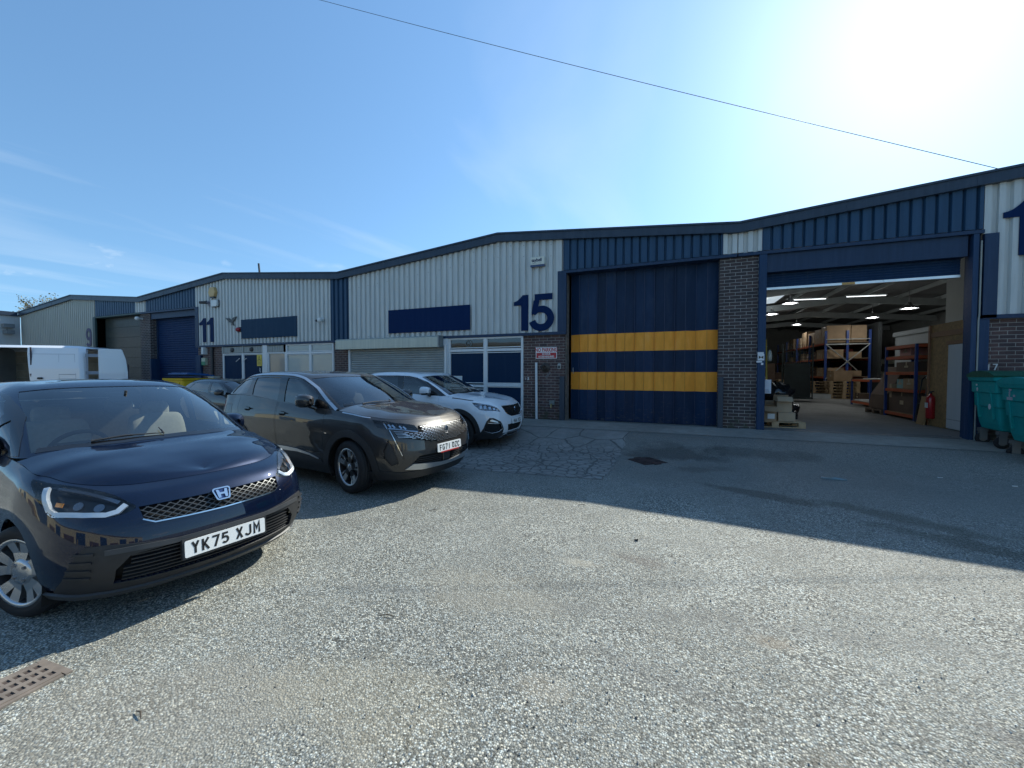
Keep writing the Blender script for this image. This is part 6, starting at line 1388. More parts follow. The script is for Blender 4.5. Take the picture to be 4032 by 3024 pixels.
def scrap(name, label, cat, loc, pts, m, h=.01):
    mb = MB(); n = len(pts); top = [(p[0], p[1], h * (1 + .5 * math.sin(i * 2.1))) for i, p in enumerate(pts)]
    mb.add(top + [(p[0], p[1], 0) for p in pts], [tuple(range(n))] + [(n + i, n + (i+1) % n, (i+1) % n, i) for i in range(n)]); o = mb.build(name, m); o.location = loc; return tag(o, label, cat)
scrap('litter', 'scrap of pale blue wrapper lying on the shaded tarmac', 'litter', (2.16, 7.38, .004), [(-.14, -.01), (-.02, -.03), (.1, -.02), (.17, -.03), (.05, .03), (-.05, .01), (-.13, .04)], simple('wrapper', (.16, .24, .27), .4), .02)
for x, y, l_, an, lb in ((-1.74, 2.07, .12, 20, 'dry dark twig on the sunlit tarmac nearest the blue car plate'), (-2.30, 1.02, .07, -12, 'bent grey stick by the bottom left edge of the tarmac'), (-1.05, 4.75, .10, 5, 'thin twig just on the sunny side of the shadow edge'), (-2.6, 3.9, .09, 40, 'short pale stick on the tarmac ahead of the grey car'), (1.2, 4.6, .08, 0, 'tiny dark twig near the middle of the shadow edge')):
    c, s2 = math.cos(R(an)), math.sin(R(an)); mb = MB(); mb.tube([(x - c * l_/2, y - s2 * l_/2, .008), (x, y + .008, .016), (x + c * l_/2, y + s2 * l_/2, .008)], [.002, .004, .002], 5); mb.tube([(x, y + .008, .012), (x + c * .02, y + .02, .014)], .0012, 4); tag(mb.build('twig', simple('twig_brown', (.07, .055, .04), .9)), lb, 'twig')
for x, y, s2, lb in ((-.35, 3.95, .018, 'lone dark pebble on the sunlit tarmac in mid yard'), (3.7, 8.1, .03, 'tiny white paper scrap on the shaded tarmac'), (4.4, 7.9, .028, 'tiny white paper scrap near the green bin')):
    scrap('litter', lb, 'litter', (x, y, .004), [(-s2, -s2 * .5), (s2, -s2 * .3), (s2 * .8, s2 * .5), (-s2 * .6, s2 * .6)], WP if 'white' in lb else DK, .012)
# --- green wheeled bin ---
def bin1100(label, loc, rz, mb_, ml_, lid_open=False, h=1.0):
    a = empty('wheeled_bin', loc, rz, label, 'bin'); o = MB()
    # tapered hopper with ribs, 1.3 x 0.95
    def ring(w_, d_, z, r_=.05): 
        P = []
        for cx, cy, a0 in ((w_/2 - r_, d_/2 - r_, 0), (-w_/2 + r_, d_/2 - r_, 90), (-w_/2 + r_, -d_/2 + r_, 180), (w_/2 - r_, -d_/2 + r_, 270)): P += arc(cx, cy, r_, r_, a0, a0 + 90, 3)
        return [(p[0], p[1], z) for p in P]
    lv = [(.86, .62, .28), (1.04, .74, .31), (1.10, .78, .42), (1.16, .83, .70), (1.20, .87, .72), (1.22, .89, .95), (1.27, .93, .97), (1.28, .94, 1.16), (1.34, 1.0, 1.18), (1.36, 1.02, 1.24)]
    rs = [ring(*q) for q in lv]; n = len(rs[0]); o.add([p for r_ in rs for p in r_], [(i*n+k, i*n+(k+1) % n, (i+1)*n+(k+1) % n, (i+1)*n+k) for i in range(len(rs)-1) for k in range(n)] + [tuple(range(n))[::-1]], 0, False)
    for x in (-.42, 0, .42):
        o.cbox((x, -.455, .80), (.05, .04, .62), Matrix.Rotation(R(4), 3, 'X'), ch=.006)
    for y in (-.25, .25): o.cbox((-.60, y, .80), (.04, .05, .60), Matrix.Rotation(R(-5), 3, 'Y'), ch=.006)
    o.cbox((-.3, -.475, .86), (.30, .03, .03), ch=.005); o.cbox((.35, -.475, .80), (.34, .03, .03), ch=.005)
    o.build('hopper', mb_, a); l_ = MB()
    if not lid_open:
        pr = [(-.50, 1.24), (-.52, 1.27), (-.3, 1.335), (0, 1.36), (.3, 1.345), (.52, 1.28), (.50, 1.24)]; l_.prism(pr, 'x', -.685, .685)
    else:
        R_ = Matrix.Rotation(R(-4), 3, 'X'); l_.cbox((-.05, .10, 1.36), (1.25, .85, .05), R_, ch=.01); l_.cbox((-.35, .05, 1.40), (.5, .6, .03), R_); l_.cbox((.3, .05, 1.40), (.5, .6, .03), R_)
    l_.build('lid', ml_, a)
    for x in (-.50, .50):
        for y in (-.34, .34):
            w_ = empty('wheel', (x, y, .10), 0, parent=a); t = MB(); t.lathe([(.05, -.025), (.095, -.028), (.102, -.015), (.102, .015), (.095, .028), (.05, .025)], (0, 0, 0), 'y', 22); t.build('tyre', CM['tyre'], w_); q = MB(); q.tube([(0, -.022, 0), (0, .022, 0)], .052, 16); q.build('hub', simple('hub_grey', (.16, .16, .15), .6, .3), w_)
            q = MB(); q.box(-.05, .05, -.045, -.035, -.02, .16); q.box(-.05, .05, .035, .045, -.02, .16); q.box(-.06, .06, -.05, .05, .14, .20); q.build('castor_fork', _M['hub_grey'], w_)
    return a
BTEAL = streaky('bin_teal', (.006, .29, .27), .5, 0, .2, dirt=(.02, .10, .09), dirt_amt=.5, vs=(3, 3, 1)); BGREEN = streaky('bin_green', (.015, .10, .06), .55, 0, .2)
a = bin1100('teal wheeled bin with a green lid nearer the wall of unit 17', (5.74, 9.93, gz(9.8)), R(-5), BTEAL, BGREEN); a.scale = (1, .86, 1)
a = bin1100('nearer turquoise wheeled bin with stickers cut off by the right edge', (5.68, 9.03, gz(8.9)), R(-5), BTEAL, BTEAL); a.scale = (1, .86, 1)
st = MB()
Rs = Matrix.Rotation(R(-5), 3, 'Y'); Rt = Rs @ Matrix.Rotation(R(20), 3, 'X')
st = MB(); st.cbox((-.640, .20, 1.09), (.004, .035, .14), Rt); st.cbox((-.646, .17, 1.145), (.004, .08, .03), Rs); st.cbox((-.636, .20, 1.0), (.004, .17, .05), Rs); st.cbox((-.641, .06, 1.05), (.004, .06, .035), Rs); st.build('sticker', simple('sticker_grey', (.40, .38, .42), .5, var=.2, vscale=40), a)
a = bpy.data.objects['wheeled_bin']
st = MB(); st.lathe([(.001, 0), (.035, 0)], (-.645, .18, 1.02), 'x', 12); st.cbox((-.648, .20, 1.10), (.004, .05, .03)); st.lathe([(.001, 0), (.05, 0)], (-.615, -.2, .72), 'x', 12); st.build('sticker', WP, a)
BYEL = streaky('bin_yellow', (.62, .42, .02), .5, 0, .15); bin1100('yellow wheeled bin with a blue lid by the blue roller door', (-16.0, 8.75, gz(8.75)), R(-4), BYEL, streaky('lid_blue', (.02, .09, .26), .4), True)
o = bpy.data.objects['wheeled_bin.002']; st = MB(); st.box(-.48, -.22, -.52, -.50, .80, 1.08); st.build('label_sheet', WP, o)
# --- the white van ---
def van(label, loc, rz):
    """panel van: x runs from the rear doors (0) forward, near side is -y"""
    a = empty('panel_van', loc, rz, label, 'van'); WPn = car_paint('van_white', (.72, .75, .78), .02, 0, .3); m = CM; W2 = .99; L = 5.3
    prof = [(0.0, .45), (.02, 1.0), (.05, 1.55), (.11, 2.06), (.20, 2.155), (1.2, 2.19), (3.3, 2.18), (3.75, 2.13), (4.30, 1.62), (4.55, 1.32), (5.15, 1.12), (5.30, .85), (5.32, .45)]
    o = MB()
    secs = [(.0, .45, .0), (.0, .62, .0), (.0, 1.0, 0), (.02, 1.45, 0), (.06, 1.9, .0), (.11, 2.09, .0), (.24, 2.16, 0), (.55, 2.185, 0)]
    # loft: side outline inset by height (tumblehome); build shell between sections at several z
    def outline(ins, z):
        # x extent of the body at height z from prof
        P = prof; f = [x for (x, zz_), (x2, z2) in zip(P[:-1], P[1:]) if False]
        xr = np.interp(z, [.45, 1.0, 1.55, 2.06, 2.155, 2.19], [0, .02, .05, .11, .22, 1.0]); xf = np.interp(z, [.45, .85, 1.12, 1.32, 1.62, 2.13, 2.19], [5.32, 5.30, 5.15, 4.55, 4.30, 3.75, 3.2])
        y = W2 - ins; r_ = .16; return [(xr, -y + r_, z), (xr + r_ * .3, -y + r_ * .3, z), (xr + r_, -y, z), (xf - .35, -y, z), (xf - .08, -y + .18, z), (xf, -y + .45, z), (xf, y - .45, z), (xf - .08, y - .18, z), (xf - .35, y, z), (xr + r_, y, z), (xr + r_ * .3, y - r_ * .3, z), (xr, y - r_, z)]
    rs = [outline(q[0], q[1]) for q in secs]; n = 12; V_ = [p for r_ in rs for p in r_]; F_ = [(i*n+k, i*n+(k+1) % n, (i+1)*n+(k+1) % n, (i+1)*n+k) for i in range(len(rs)-1) for k in range(n)]
    # leave out the load door opening on the near side and the rear
    o.add(V_, [f for j, f in enumerate(F_) if not (j % n == 11 and j // n < 5) and not (j % n == 2 and 1 <= j // n < 5)], 0, True); o.add(rs[-1], [tuple(range(n))], 0)
    # near side panels around the sliding door opening (x 2.35 .. 3.5)
    def side(x0, x1, z0, z1):
        q = []
        for z in (z0, z1): ins = np.interp(z, [q_[1] for q_ in secs], [q_[0] for q_ in secs]); q += [(x0 if z == z0 else x0 + (x0s if x0s else 0), -W2 + ins, z), (x1, -W2 + ins, z)]
        o.add([q[0], q[1], q[3], q[2]], [(0, 1, 2, 3)], 0)
    x0s = 0
    zl = [.62, 1.0, 1.45, 1.9, 2.09]
    for za, zb in zip(zl[:-1], zl[1:]):
        xa = [2.42 - .0 * (z - .6) for z in (za, zb)]; xr_ = [float(np.interp(z, [.45, 1.0, 1.55, 2.06], [.16, .18, .21, .27])) for z in (za, zb)]; xd = [1.60 + (z - .6) * .12 for z in (za, zb)]; ins = [float(np.interp(z, [q_[1] for q_ in secs], [q_[0] for q_ in secs])) for z in (za, zb)]
        o.add([(xr_[0], -W2 + ins[0], za), (xd[0], -W2 + ins[0], za), (xd[1], -W2 + ins[1], zb), (xr_[1], -W2 + ins[1], zb)], [(0, 1, 2, 3)], 0, True)
        o.add([(2.80, -W2 + ins[0], za), (4.9, -W2 + ins[0], za), (4.2 if zb > 1.8 else 4.9 - max(0, zb - 1.2), -W2 + ins[1], zb), (2.80, -W2 + ins[1], zb)], [(0, 1, 2, 3)], 0, True)
    o.build('body', WPn, a)
    # pressed panel lines and door runner
    g = MB()
    def ln(x0, z0, x1, z1, t=.006): 
        i0, i1 = [float(np.interp(z, [q_[1] for q_ in secs], [q_[0] for q_ in secs])) for z in (z0, z1)]; g.tube([(x0, -W2 + i0 - .001, z0), (x1, -W2 + i1 - .001, z1)], t, 4)
    ln(.35, 1.90, 1.72, 1.90); ln(.30, 1.15, .36, 1.90, .005); ln(.80, 1.12, .83, 1.88, .005); ln(.30, 1.28, .81, 1.28, .012); ln(.30, 1.15, .81, 1.15, .006); g.build('panel_line', simple('van_line', (.30, .34, .40), .5), a)
    # ply lined inside
    p = MB()
    for k in range(6): p.box(.4, 3.6, .90, .92, .7 + k * .235, .7 + k * .235 + .228)
    p.build('ply_lining', simple('ply_boards', (.48, .42, .32), .8, var=.25, vscale=4), a)
    for x in (2.05, 2.60): q = MB(); q.box(x, x + .05, .86, .90, .7, 2.08); q.build('upright', simple('pale_upright', (.45, .48, .46), .6), a)
    q = MB(); q.box(.1, 4.2, -.9, .93, .55, .66); q.build('load_floor', simple('ply_floor', (.12, .10, .07), .9), a); q = MB(); q.box(3.55, 3.6, -.93, .93, .6, 2.1); q.build('bulkhead', simple('bulkhead', (.25, .26, .26), .7), a)
    t = MB(); t.box(1.62, 1.66, -W2 + .03, -W2 + .05, .66, 2.1); t.tube([(1.62, -W2 + .06, .9), (1.64, -W2 + .03, 1.3)], .03, 8); t.build('door_seal', simple('seal_black', (.03, .02, .03), .7), a)
    # rear door swung open, straight back
    q = MB(); q.box(-.01, .03, .02, .93, .62, 2.05); q.build('closed_rear_door', WPn, a); d = empty('rear_door', (-.02, -W2 + .05, 0), R(146), parent=a); q = MB(); P = [(x + .24, z) for x, z in [(.05, .62), (.86, .62), (.86, 1.2), (.80, 1.75), (.70, 2.06), (.66, 2.09), (.09, 2.09), (.05, 2.05)]]; pp = [(x + .24, z) for x, z in [(.14, .80), (.76, .80), (.74, 1.55), (.70, 1.78), (.66, 1.82), (.2, 1.82), (.14, 1.76)]]
    q.prism(P, 'y', -.03, .03); q.build('door_skin', WPn, d, bevel=.012); q = MB(); q.prism(pp, 'y', .031, .040); q.prism(pp, 'y', -.040, -.031); q.build('door_pressing', WPn, d, bevel=.006)
    q = MB(); q.box(1.08, 1.115, -.035, .035, .7, 1.6); q.build('door_seal', _M['seal_black'], d); q = MB(); q.box(-.04, .32, -.02, .02, 1.28, 1.38); q.box(-.04, .32, -.02, .02, 1.82, 1.92); q.box(-.02, .03, -.04, .04, .7, 2.05); q.build('hinge', simple('hinge_steel', (.25, .28, .33), .5, .5), d)
    q = MB(); q.box(-.05, -.03, .2, .8, .45, .62); q.box(-.08, 0, -.98, .98, .40, .60); q.build('rear_bumper', m['blackplastic'], a)
    for x in (1.05, 4.35):
        for s in (1, -1): wheel(a, x, s * .86, .34, .21, 'fivespoke', 0, s, m, .2)
    u_ = MB(); u_.box(.1, 5.1, -.7, .7, .25, .6); u_.build('underbody', m['gap'], a)
    w_ = MB(); w_.add([(3.80, -.80, 2.10), (3.80, .80, 2.10), (4.56, .86, 1.34), (4.56, -.86, 1.34)], [(0, 1, 2, 3)]); w_.build('windscreen', m['gloss'], a)
    hn = MB(); hn.cbox((1.35, -W2 - .02, 1.16), (.16, .05, .06), ch=.015); hn.build('handle', m['blackplastic'], a)
    return a
van('white panel van facing left with its rear door swung open and side door slid back', (-20.67, 8.44, 0), R(215)).scale = (1, -1, 1.185)
# --- cable, mast, tree ---
import itertools
P0 = Vector((5.78, D + .15, 5.32)); P1 = Vector((-9.2, 8.4, 11.75))
dr = Vector((-math.sin(R(47.6)), math.cos(R(47.6)), math.tan(R(39.3)))); Pm = Vector((0, 0, 1.6)) + dr * 15.0
pts = []
for i in range(41):
    t = i / 40 * 1.5; p = P0.lerp(Pm, t); p.z -= .06 * math.sin(math.pi * min(1, t)) * (1 if t <= 1 else 0); pts.append(p)
mb = MB(); mb.tube(pts, .0065, 6); tag(mb.build('overhead_cable', simple('cable_black', (.025, .03, .035), .6)), 'thin black overhead cable crossing the sky down to the roof of unit 17', 'cable')
a = empty('roof_mast', (-19.45, 14., 5.1), 0, 'short dark mast standing on the roof of unit 11', 'mast'); mb = MB(); mb.tube([(0, 0, 0), (-.22, 0, 2.0)], .045, 8); mb.build('pole', DK, a); mb = MB(); mb.box(-.12, .12, -.12, .12, -.05, .05); mb.tube([(0, .25, 0), (-.05, 0, .5)], .02, 5); mb.build('stay', DK, a)
def bare_tree(loc, h, seed):
    rng = random.Random(seed); a = empty('tree', loc, 0, 'bare budding tree rising behind the roof at the far left', 'tree'); tr = MB(); cr = MB(); tw = MB()
    def br(p, d, l_, r_, dep, mb):
        q = p; pts_ = [p]; rs = [r_]
        for k in range(4):
            d = (d + Vector((rng.uniform(-.2, .2), rng.uniform(-.2, .2), rng.uniform(-.05, .15)))).normalized(); q = q + d * l_ / 4; pts_.append(q); rs.append(r_ * (1 - .14 * (k + 1)))
        mb.tube(pts_, rs, 5 if dep > 1 else 4, cap=False)
        if dep == 0:
            for _ in range(7):
                c = pts_[rng.randint(1, 4)] + Vector((rng.uniform(-.25, .25), rng.uniform(-.25, .25), rng.uniform(-.2, .25))); s_ = rng.uniform(.04, .10); n_ = Vector((rng.uniform(-1, 1), rng.uniform(-1, 1), rng.uniform(-1, 1))).normalized(); e = n_.orthogonal().normalized() * s_; f = n_.cross(e).normalized() * s_
                tw.add([c - e, c - f, c + e, c + f], [(0, 1, 2, 3)])
            return
        for _ in range(4 if dep > 1 else 5):
            st_ = pts_[rng.randint(2, 4)]; ang = rng.uniform(0, 6.28); sd_ = Vector((math.cos(ang), math.sin(ang), rng.uniform(.1, .9))).normalized(); br(st_, (d * .7 + sd_ * .8).normalized(), l_ * rng.uniform(.55, .75), r_ * .5, dep - 1, cr)
    br(Vector((0, 0, 0)), Vector((0, 0, 1)), h * .38, .28, 4, tr); tr.build('trunk', simple('bark', (.10, .08, .065), .9), a); cr.build('branches', simple('twig_grey', (.17, .13, .12), .9), a); tw.build('buds', simple('buds', (.24, .23, .13), .8, var=.3), a); return a
bare_tree((-63.9, 20.6, 0), 11.5, 5)
# --- inside the store ---
CARD = simple('cardboard', (.33, .225, .13), .8, var=.14, vscale=4); CARD2 = simple('pale_cardboard', (.42, .31, .20), .8, var=.12, vscale=4); WOOD = simple('pallet_wood', (.40, .29, .17), .85, var=.25, vscale=6); RKB = simple('rack_blue', (.02, .055, .22), .45, var=.1); RKR = simple('rack_orange', (.42, .085, .03), .45, var=.1); TAPE = simple('parcel_tape', (.40, .33, .22), .3); DKC = simple('brown_sheet', (.10, .065, .045), .8, var=.2)
def carton(loc, size, rz, label, m=CARD, open_=False, group=None):
    a = empty('cardboard_box', loc, rz, label, 'box', group); x, y, z = size; o = MB()
    if open_:
        t = .008; o.box(-x/2, x/2, -y/2, -y/2 + t, 0, z); o.box(-x/2, x/2, y/2 - t, y/2, 0, z); o.box(-x/2, -x/2 + t, -y/2 + t, y/2 - t, 0, z); o.box(x/2 - t, x/2, -y/2 + t, y/2 - t, 0, z); o.box(-x/2 + t, x/2 - t, -y/2 + t, y/2 - t, 0, .01)
        o.build('carton', m, a, bevel=.003); f = MB(); f.cbox((0, -y/2 - .06, z + .05), (x, .006, .16), Matrix.Rotation(R(-50), 3, 'X')); f.build('flap', m, a); f = MB(); f.cbox((0, y/2 + .05, z + .06), (x, .006, .16), Matrix.Rotation(R(30), 3, 'X')); f.build('flap', m, a)
    else:
        o.box(-x/2, x/2, -y/2, y/2, 0, z); o.build('carton', m, a, bevel=.006); f = MB(); f.box(-x/2 - .001, x/2 + .001, -.03, .03, z - .10, z + .0015); f.box(-.001 - x/2, -x/2, -.1, .1, z * .4, z * .6); f.build('tape', TAPE, a)
    return a
def pallet(loc, rz, label, group=None, m=WOOD):
    a = empty('pallet', loc, rz, label, 'pallet', group); o = MB()
    for i in range(7): y = -.5 + i * .145 + .02 * (i > 0); o.box(-.6, .6, y, y + .11, .122, .144)
    o.build('deck', m, a)
    o = MB()
    for y in (-.5, -.05, .4): 
        for x in (-.6, -.07, .46): o.box(x, x + .14, y, y + .10, .022, .10)
    for y in (-.5, -.05, .4): o.box(-.6, .6, y, y + .10, 0, .022)
    for x in (-.6, -.07, .46): o.box(x, x + .14, -.5, .5, .1, .122)
    o.build('bearers', m, a); return a
FZ = .334
pallet((2.06, 11.40, FZ), R(4), 'wooden pallet just inside the open doorway of unit 17')
carton((2.00, 11.02, FZ + .146), (.24, .28, .24), R(-5), 'small brown box with a white label on the doorway pallet', CARD, True)
a = carton((2.33, 11.22, FZ + .146), (.34, .40, .20), R(3), 'low brown box beneath the upright open one on the doorway pallet', CARD2)
carton((2.30, 11.24, FZ + .35), (.30, .34, .26), R(0), 'open topped pale box stacked on the doorway pallet', CARD2, True); carton((2.12, 11.62, FZ + .146), (.34, .30, .44), R(10), 'tall brown box at the back of the doorway pallet', CARD)
o = MB(); o.box(1.93, 2.07, 10.862, 10.866, .54, .66); tag(o.build('paper_label', WP), 'white delivery label on the small box on the doorway pallet', 'label')
# black bin bags
def sack(loc, r_, label, seed):
    rng = random.Random(seed); o = MB(); n, mm = 20, 12; vs = []
    for j in range(mm + 1):
        t = math.pi * j / mm
        for k in range(n):
            p = 2 * math.pi * k / n; rr_ = r_ * (1 + .09 * math.sin(5 * p + seed + j) + .07 * math.sin(9 * p - j * 1.3) + rng.uniform(-.03, .03)); vs.append((rr_ * math.sin(t) * math.cos(p) * 1.15, rr_ * math.sin(t) * math.sin(p), rr_ * .72 * (1 - math.cos(t)) * (1 if j > 1 else .9)))
    o.add(vs, [(j*n+k, j*n+(k+1) % n, (j+1)*n+(k+1) % n, (j+1)*n+k) for j in range(mm) for k in range(n)], 0, True); ob = o.build('rubbish_sack', simple('black_polythene', (.012, .013, .016), .22, coat=.5, bump=.01, bscale=14)); ob.location = loc; return tag(ob, label, 'sack')
sack((2.42, 12.35, FZ), .40, 'shiny black rubbish sack at the bottom of the pile inside the doorway', 1); sack((2.36, 12.35, FZ + .50), .34, 'black rubbish sack on top of the pile inside the doorway', 2); sack((2.52, 11.95, FZ + .02), .22, 'smaller black sack slumped behind the cardboard boxes', 6)
a = empty('step_ladder', (2.12, 12.75, FZ), R(-8), 'yellow stepladder with white treads leaning by the left wall of the store', 'ladder'); YL = simple('ladder_yellow', (.50, .38, .05), .45)
o = MB()
for x in (-.25, .13): o.tube([(x, .0, 0), (x * .8 - .02, .35, 2.2)], .022, 6)
o.build('stile', YL, a); o = MB()
for k in range(7): o.box(-.24, .12, .02 + k * .05, .12 + k * .05, .25 + k * .29, .28 + k * .29)
o.build('tread', WP, a)
o = MB(); n = 14; o.lathe([(.01, .30), (.04, .25), (.055, .12), (.05, .0), (.001, -.01)], (2.24, 12.5, 1.92), 'z', n); tag(o.build('carrier_bag', simple('bag_white', (.5, .52, .48), .5, bump=.01, bscale=20)), 'cream carrier bag hanging from the yellow stepladder', 'bag')
# mesh cage trolley
MESH = simple('cage_steel', (.03, .04, .04), .5, .4)
a = empty('cage_trolley', (4.95, 21.6, FZ), R(-14), 'tall dark mesh cage trolley standing left of the pallet racking', 'trolley'); o = MB()
for x in (-.55, .55):
    for y in (-.4, .4): o.tube([(x, y, .15), (x, y, 2.55)], .025, 6)
for k in range(16):
    z = .2 + k * .155
    for y in (-.4, .4): o.tube([(-.55, y, z), (.55, y, z)], .008, 4)
    for x in (-.55, .55): o.tube([(x, -.4, z), (x, .4, z)], .008, 4)
for k in range(15): x = -.55 + k * .0785; o.tube([(x, -.4, .2), (x, -.4, 2.5)], .006, 4); o.tube([(x, .4, .2), (x, .4, 2.5)], .006, 4)
o.build('mesh_frame', MESH, a); o = MB(); o.box(-.58, .58, -.43, .43, .12, .18); o.build('base', MESH, a); o = MB(); o.box(-.48, .48, -.33, .33, .2, 1.7); o.build('dark_load', simple('dark_goods', (.025, .035, .035), .7, var=.3), a)
# pallet racking along +Y at x 7.0 .. 8.9
a = empty('pallet_rack', (0, 0, FZ), 0, 'blue and orange pallet racking loaded with boxes in the middle of the store', 'racking'); RX0, RX1 = 7.05, 8.86
for j, y in enumerate((25.5, 28.2, 30.9, 33.6, 36.3)):
    for x in (RX0, (RX0 + RX1) / 2, RX1): o = MB(); o.box(x - .05, x + .05, y - .04, y + .04, 0, 3.45); o.build('upright', RKB, a)
    if j == 0:
        o = MB(); xm = (RX0 + RX1) / 2
        o.tube([(RX0, y - .05, 2.75), (xm, y - .05, 1.85)], .028, 5); o.tube([(xm, y - .05, 1.85), (RX0, y - .05, .95)], .028, 5); o.tube([(RX1, y - .05, 2.75), (xm, y - .05, 1.85)], .028, 5); o.tube([(xm, y - .05, 1.85), (RX1 - .5, y - .05, 1.4)], .028, 5); o.box(RX0, RX1, y - .06, y - .03, 2.72, 2.78); o.box(RX0, RX1, y - .06, y - .03, 2.98, 3.02); o.build('brace', simple('brace_grey', (.36, .37, .34), .5, .3), a)
for z in (2.80, 1.98, 1.05):
    for y in (25.5, 28.2, 30.9, 33.6):
        for x in (RX0, RX1): o = MB(); o.box(x - .03, x + .03, y + .04, y + 2.66, z - .06, z + .04); o.build('beam', RKR, a)
    o = MB(); o.box(RX0 + .03, RX1 - .03, 25.5, 36.3, z + .04, z + .06); o.build('shelf_deck', simple('chipboard', (.26, .19, .11), .85), a)
rng = random.Random(11); top = FZ + 2.862; k = 0
names = ['left', 'long', 'squat', 'tall', 'wide', 'narrow']
for y, w_, h_, lb in ((25.98, .85, .86, 'large plain brown carton at the near right end of the rack top'), (27.0, .9, .78, 'brown carton second from the near end of the rack top'), (28.2, 1.2, .70, 'wide brown carton with labels on the rack top'), (29.6, 1.1, .86, 'brown carton with a raised flap on the rack top'), (31.0, 1.1, .60, 'creased brown carton on the middle of the rack top'), (32.6, 1.3, .66, 'brown carton near the far end of the rack top'), (34.2, 1.1, .52, 'lowest brown carton at the far end of the rack top')):
    carton((RX0 + .55, y, top), (1.0, w_, h_), R(rng.uniform(-3, 3)), lb, CARD if rng.random() < .6 else CARD2)
carton((RX0 + 1.4, 26.05, top), (.62, .9, .84), 0, 'brown carton behind the near right one on the rack top', CARD)
for z, h_ in ((FZ + 2.042, .5), (FZ + 1.112, .55)):
    for i, y in enumerate((25.95, 26.9, 27.8, 29.0, 30.2, 31.6, 33.0)):
        wd = 'middle' if z > 1.9 else 'lower'; pos = ['nearest', 'second', 'third', 'fourth', 'fifth', 'sixth', 'last'][i]
        carton((RX0 + .45, y, z), (.7, .7, h_ * rng.uniform(.6, 1.)), R(rng.uniform(-5, 5)), f'brown carton {pos} along the {wd} shelf of the racking', [CARD, CARD2, DKC][i % 3])
for i in range(6):
    pallet((7.52, 24.8, FZ + i * .146), R(rng.uniform(-2, 2)), f'pallet {["at the bottom", "second from the bottom", "third from the bottom", "third from the top", "second from the top", "at the top"][i]} of the pale stack before the racking', 'stacked pallets before the racking')
for i in range(4): pallet((6.38, 25.2, FZ + .25 + i * .146), R(rng.uniform(-3, 3)), f'weathered pallet {["lowest", "second", "third", "topmost"][i]} in the left stack over the white slab', 'stacked pallets before the racking', simple('old_wood', (.24, .17, .10), .85, var=.3))
o = MB(); o.box(5.78, 6.98, 24.3, 25.5, FZ, FZ + .22); tag(o.build('insulation_slab', simple('slab_white', (.42, .44, .43), .7)), 'white slab lying under the left stack of pallets', 'slab')
carton((7.45, 24.8, FZ + .89), (.75, .8, .5), R(3), 'brown carton sitting on the pale pallet stack', CARD)
# black curtain of goods right of racking and the far green door
o = MB(); o.box(9.0, 9.15, 25.0, 37.0, FZ, 4.1); tag(o.build('partition_screen', simple('screen_dark', (.02, .024, .024), .8)), 'tall dark partition behind the pallet racking', 'partition')
a = empty('parked_truck', (10.9, 29.5, FZ), 0, 'old white vehicle cab parked at the far back of the store', 'truck'); o = MB(); o.prism([(-.75, .2), (.9, .2), (.9, 1.9), (.6, 2.05), (-.45, 2.05), (-.75, 1.75)], 'y', -.9, 1.2); o.build('cab', simple('cab_cream', (.55, .55, .47), .4), a, bevel=.05); o = MB(); o.prism([(-.52, 1.35), (.6, 1.35), (.6, 1.78), (-.40, 1.78)], 'y', -.93, -.905); o.build('windscreen', CM['gloss'], a)
o = MB(); o.box(9.9, 12.6, D + 29.4, D + 29.55, FZ, 3.9); tag(o.build('rear_shutter', simple('drab_green', (.10, .12, .085), .7)), 'drab green shutter closing the back wall of the store', 'shutter')
# orange-framed benches
def bench(name, loc, w_, d_, h_, label, rz=0, posts=2.1, shelves=(.06,), cat='workbench'):
    a = empty(name, loc, rz, label, cat)
    for x in (-w_/2, w_/2):
        for y in (-d_/2, d_/2): o = MB(); o.box(x - .028, x + .028, y - .028, y + .028, 0, posts); o.build('upright', RKB, a)
    for z in shelves:
        o = MB()
        for y in (-d_/2, d_/2): o.box(-w_/2 + .03, w_/2 - .03, y - .02, y + .02, z - .06, z + .02)
        for x in (-w_/2, w_/2): o.box(x - .02, x + .02, -d_/2 + .03, d_/2 - .03, z - .06, z + .02)
        o.build('beam', RKR, a); o = MB(); o.box(-w_/2 + .02, w_/2 - .02, -d_/2 + .02, d_/2 - .02, z + .02, z + .035); o.build('shelf_deck', _M['chipboard'], a)
    return a
bench('work_bench', (6.95, 19.4, FZ), .9, 1.7, 1.0, 'low orange framed packing bench in the middle of the store', 0, 1.02, (.14, 1.0)); o = MB(); o.box(6.55, 7.3, 18.7, 20.1, FZ + .18, FZ + .23); tag(o.build('white_sheets', WP), 'white sheets on the lower shelf of the packing bench', 'sheets'); o = MB(); o.box(6.6, 7.2, 18.7, 19.5, FZ + 1.04, FZ + 1.07); tag(o.build('white_sheets', WP), 'white sheets on top of the packing bench', 'sheets')
bench('shelving', (6.10, 14.70, FZ), .60, 1.65, 0, 'blue and orange shelving unit beside the chipboard room', R(0), 2.05, (.12, .80, 1.28, 1.72, 2.02), 'shelving')
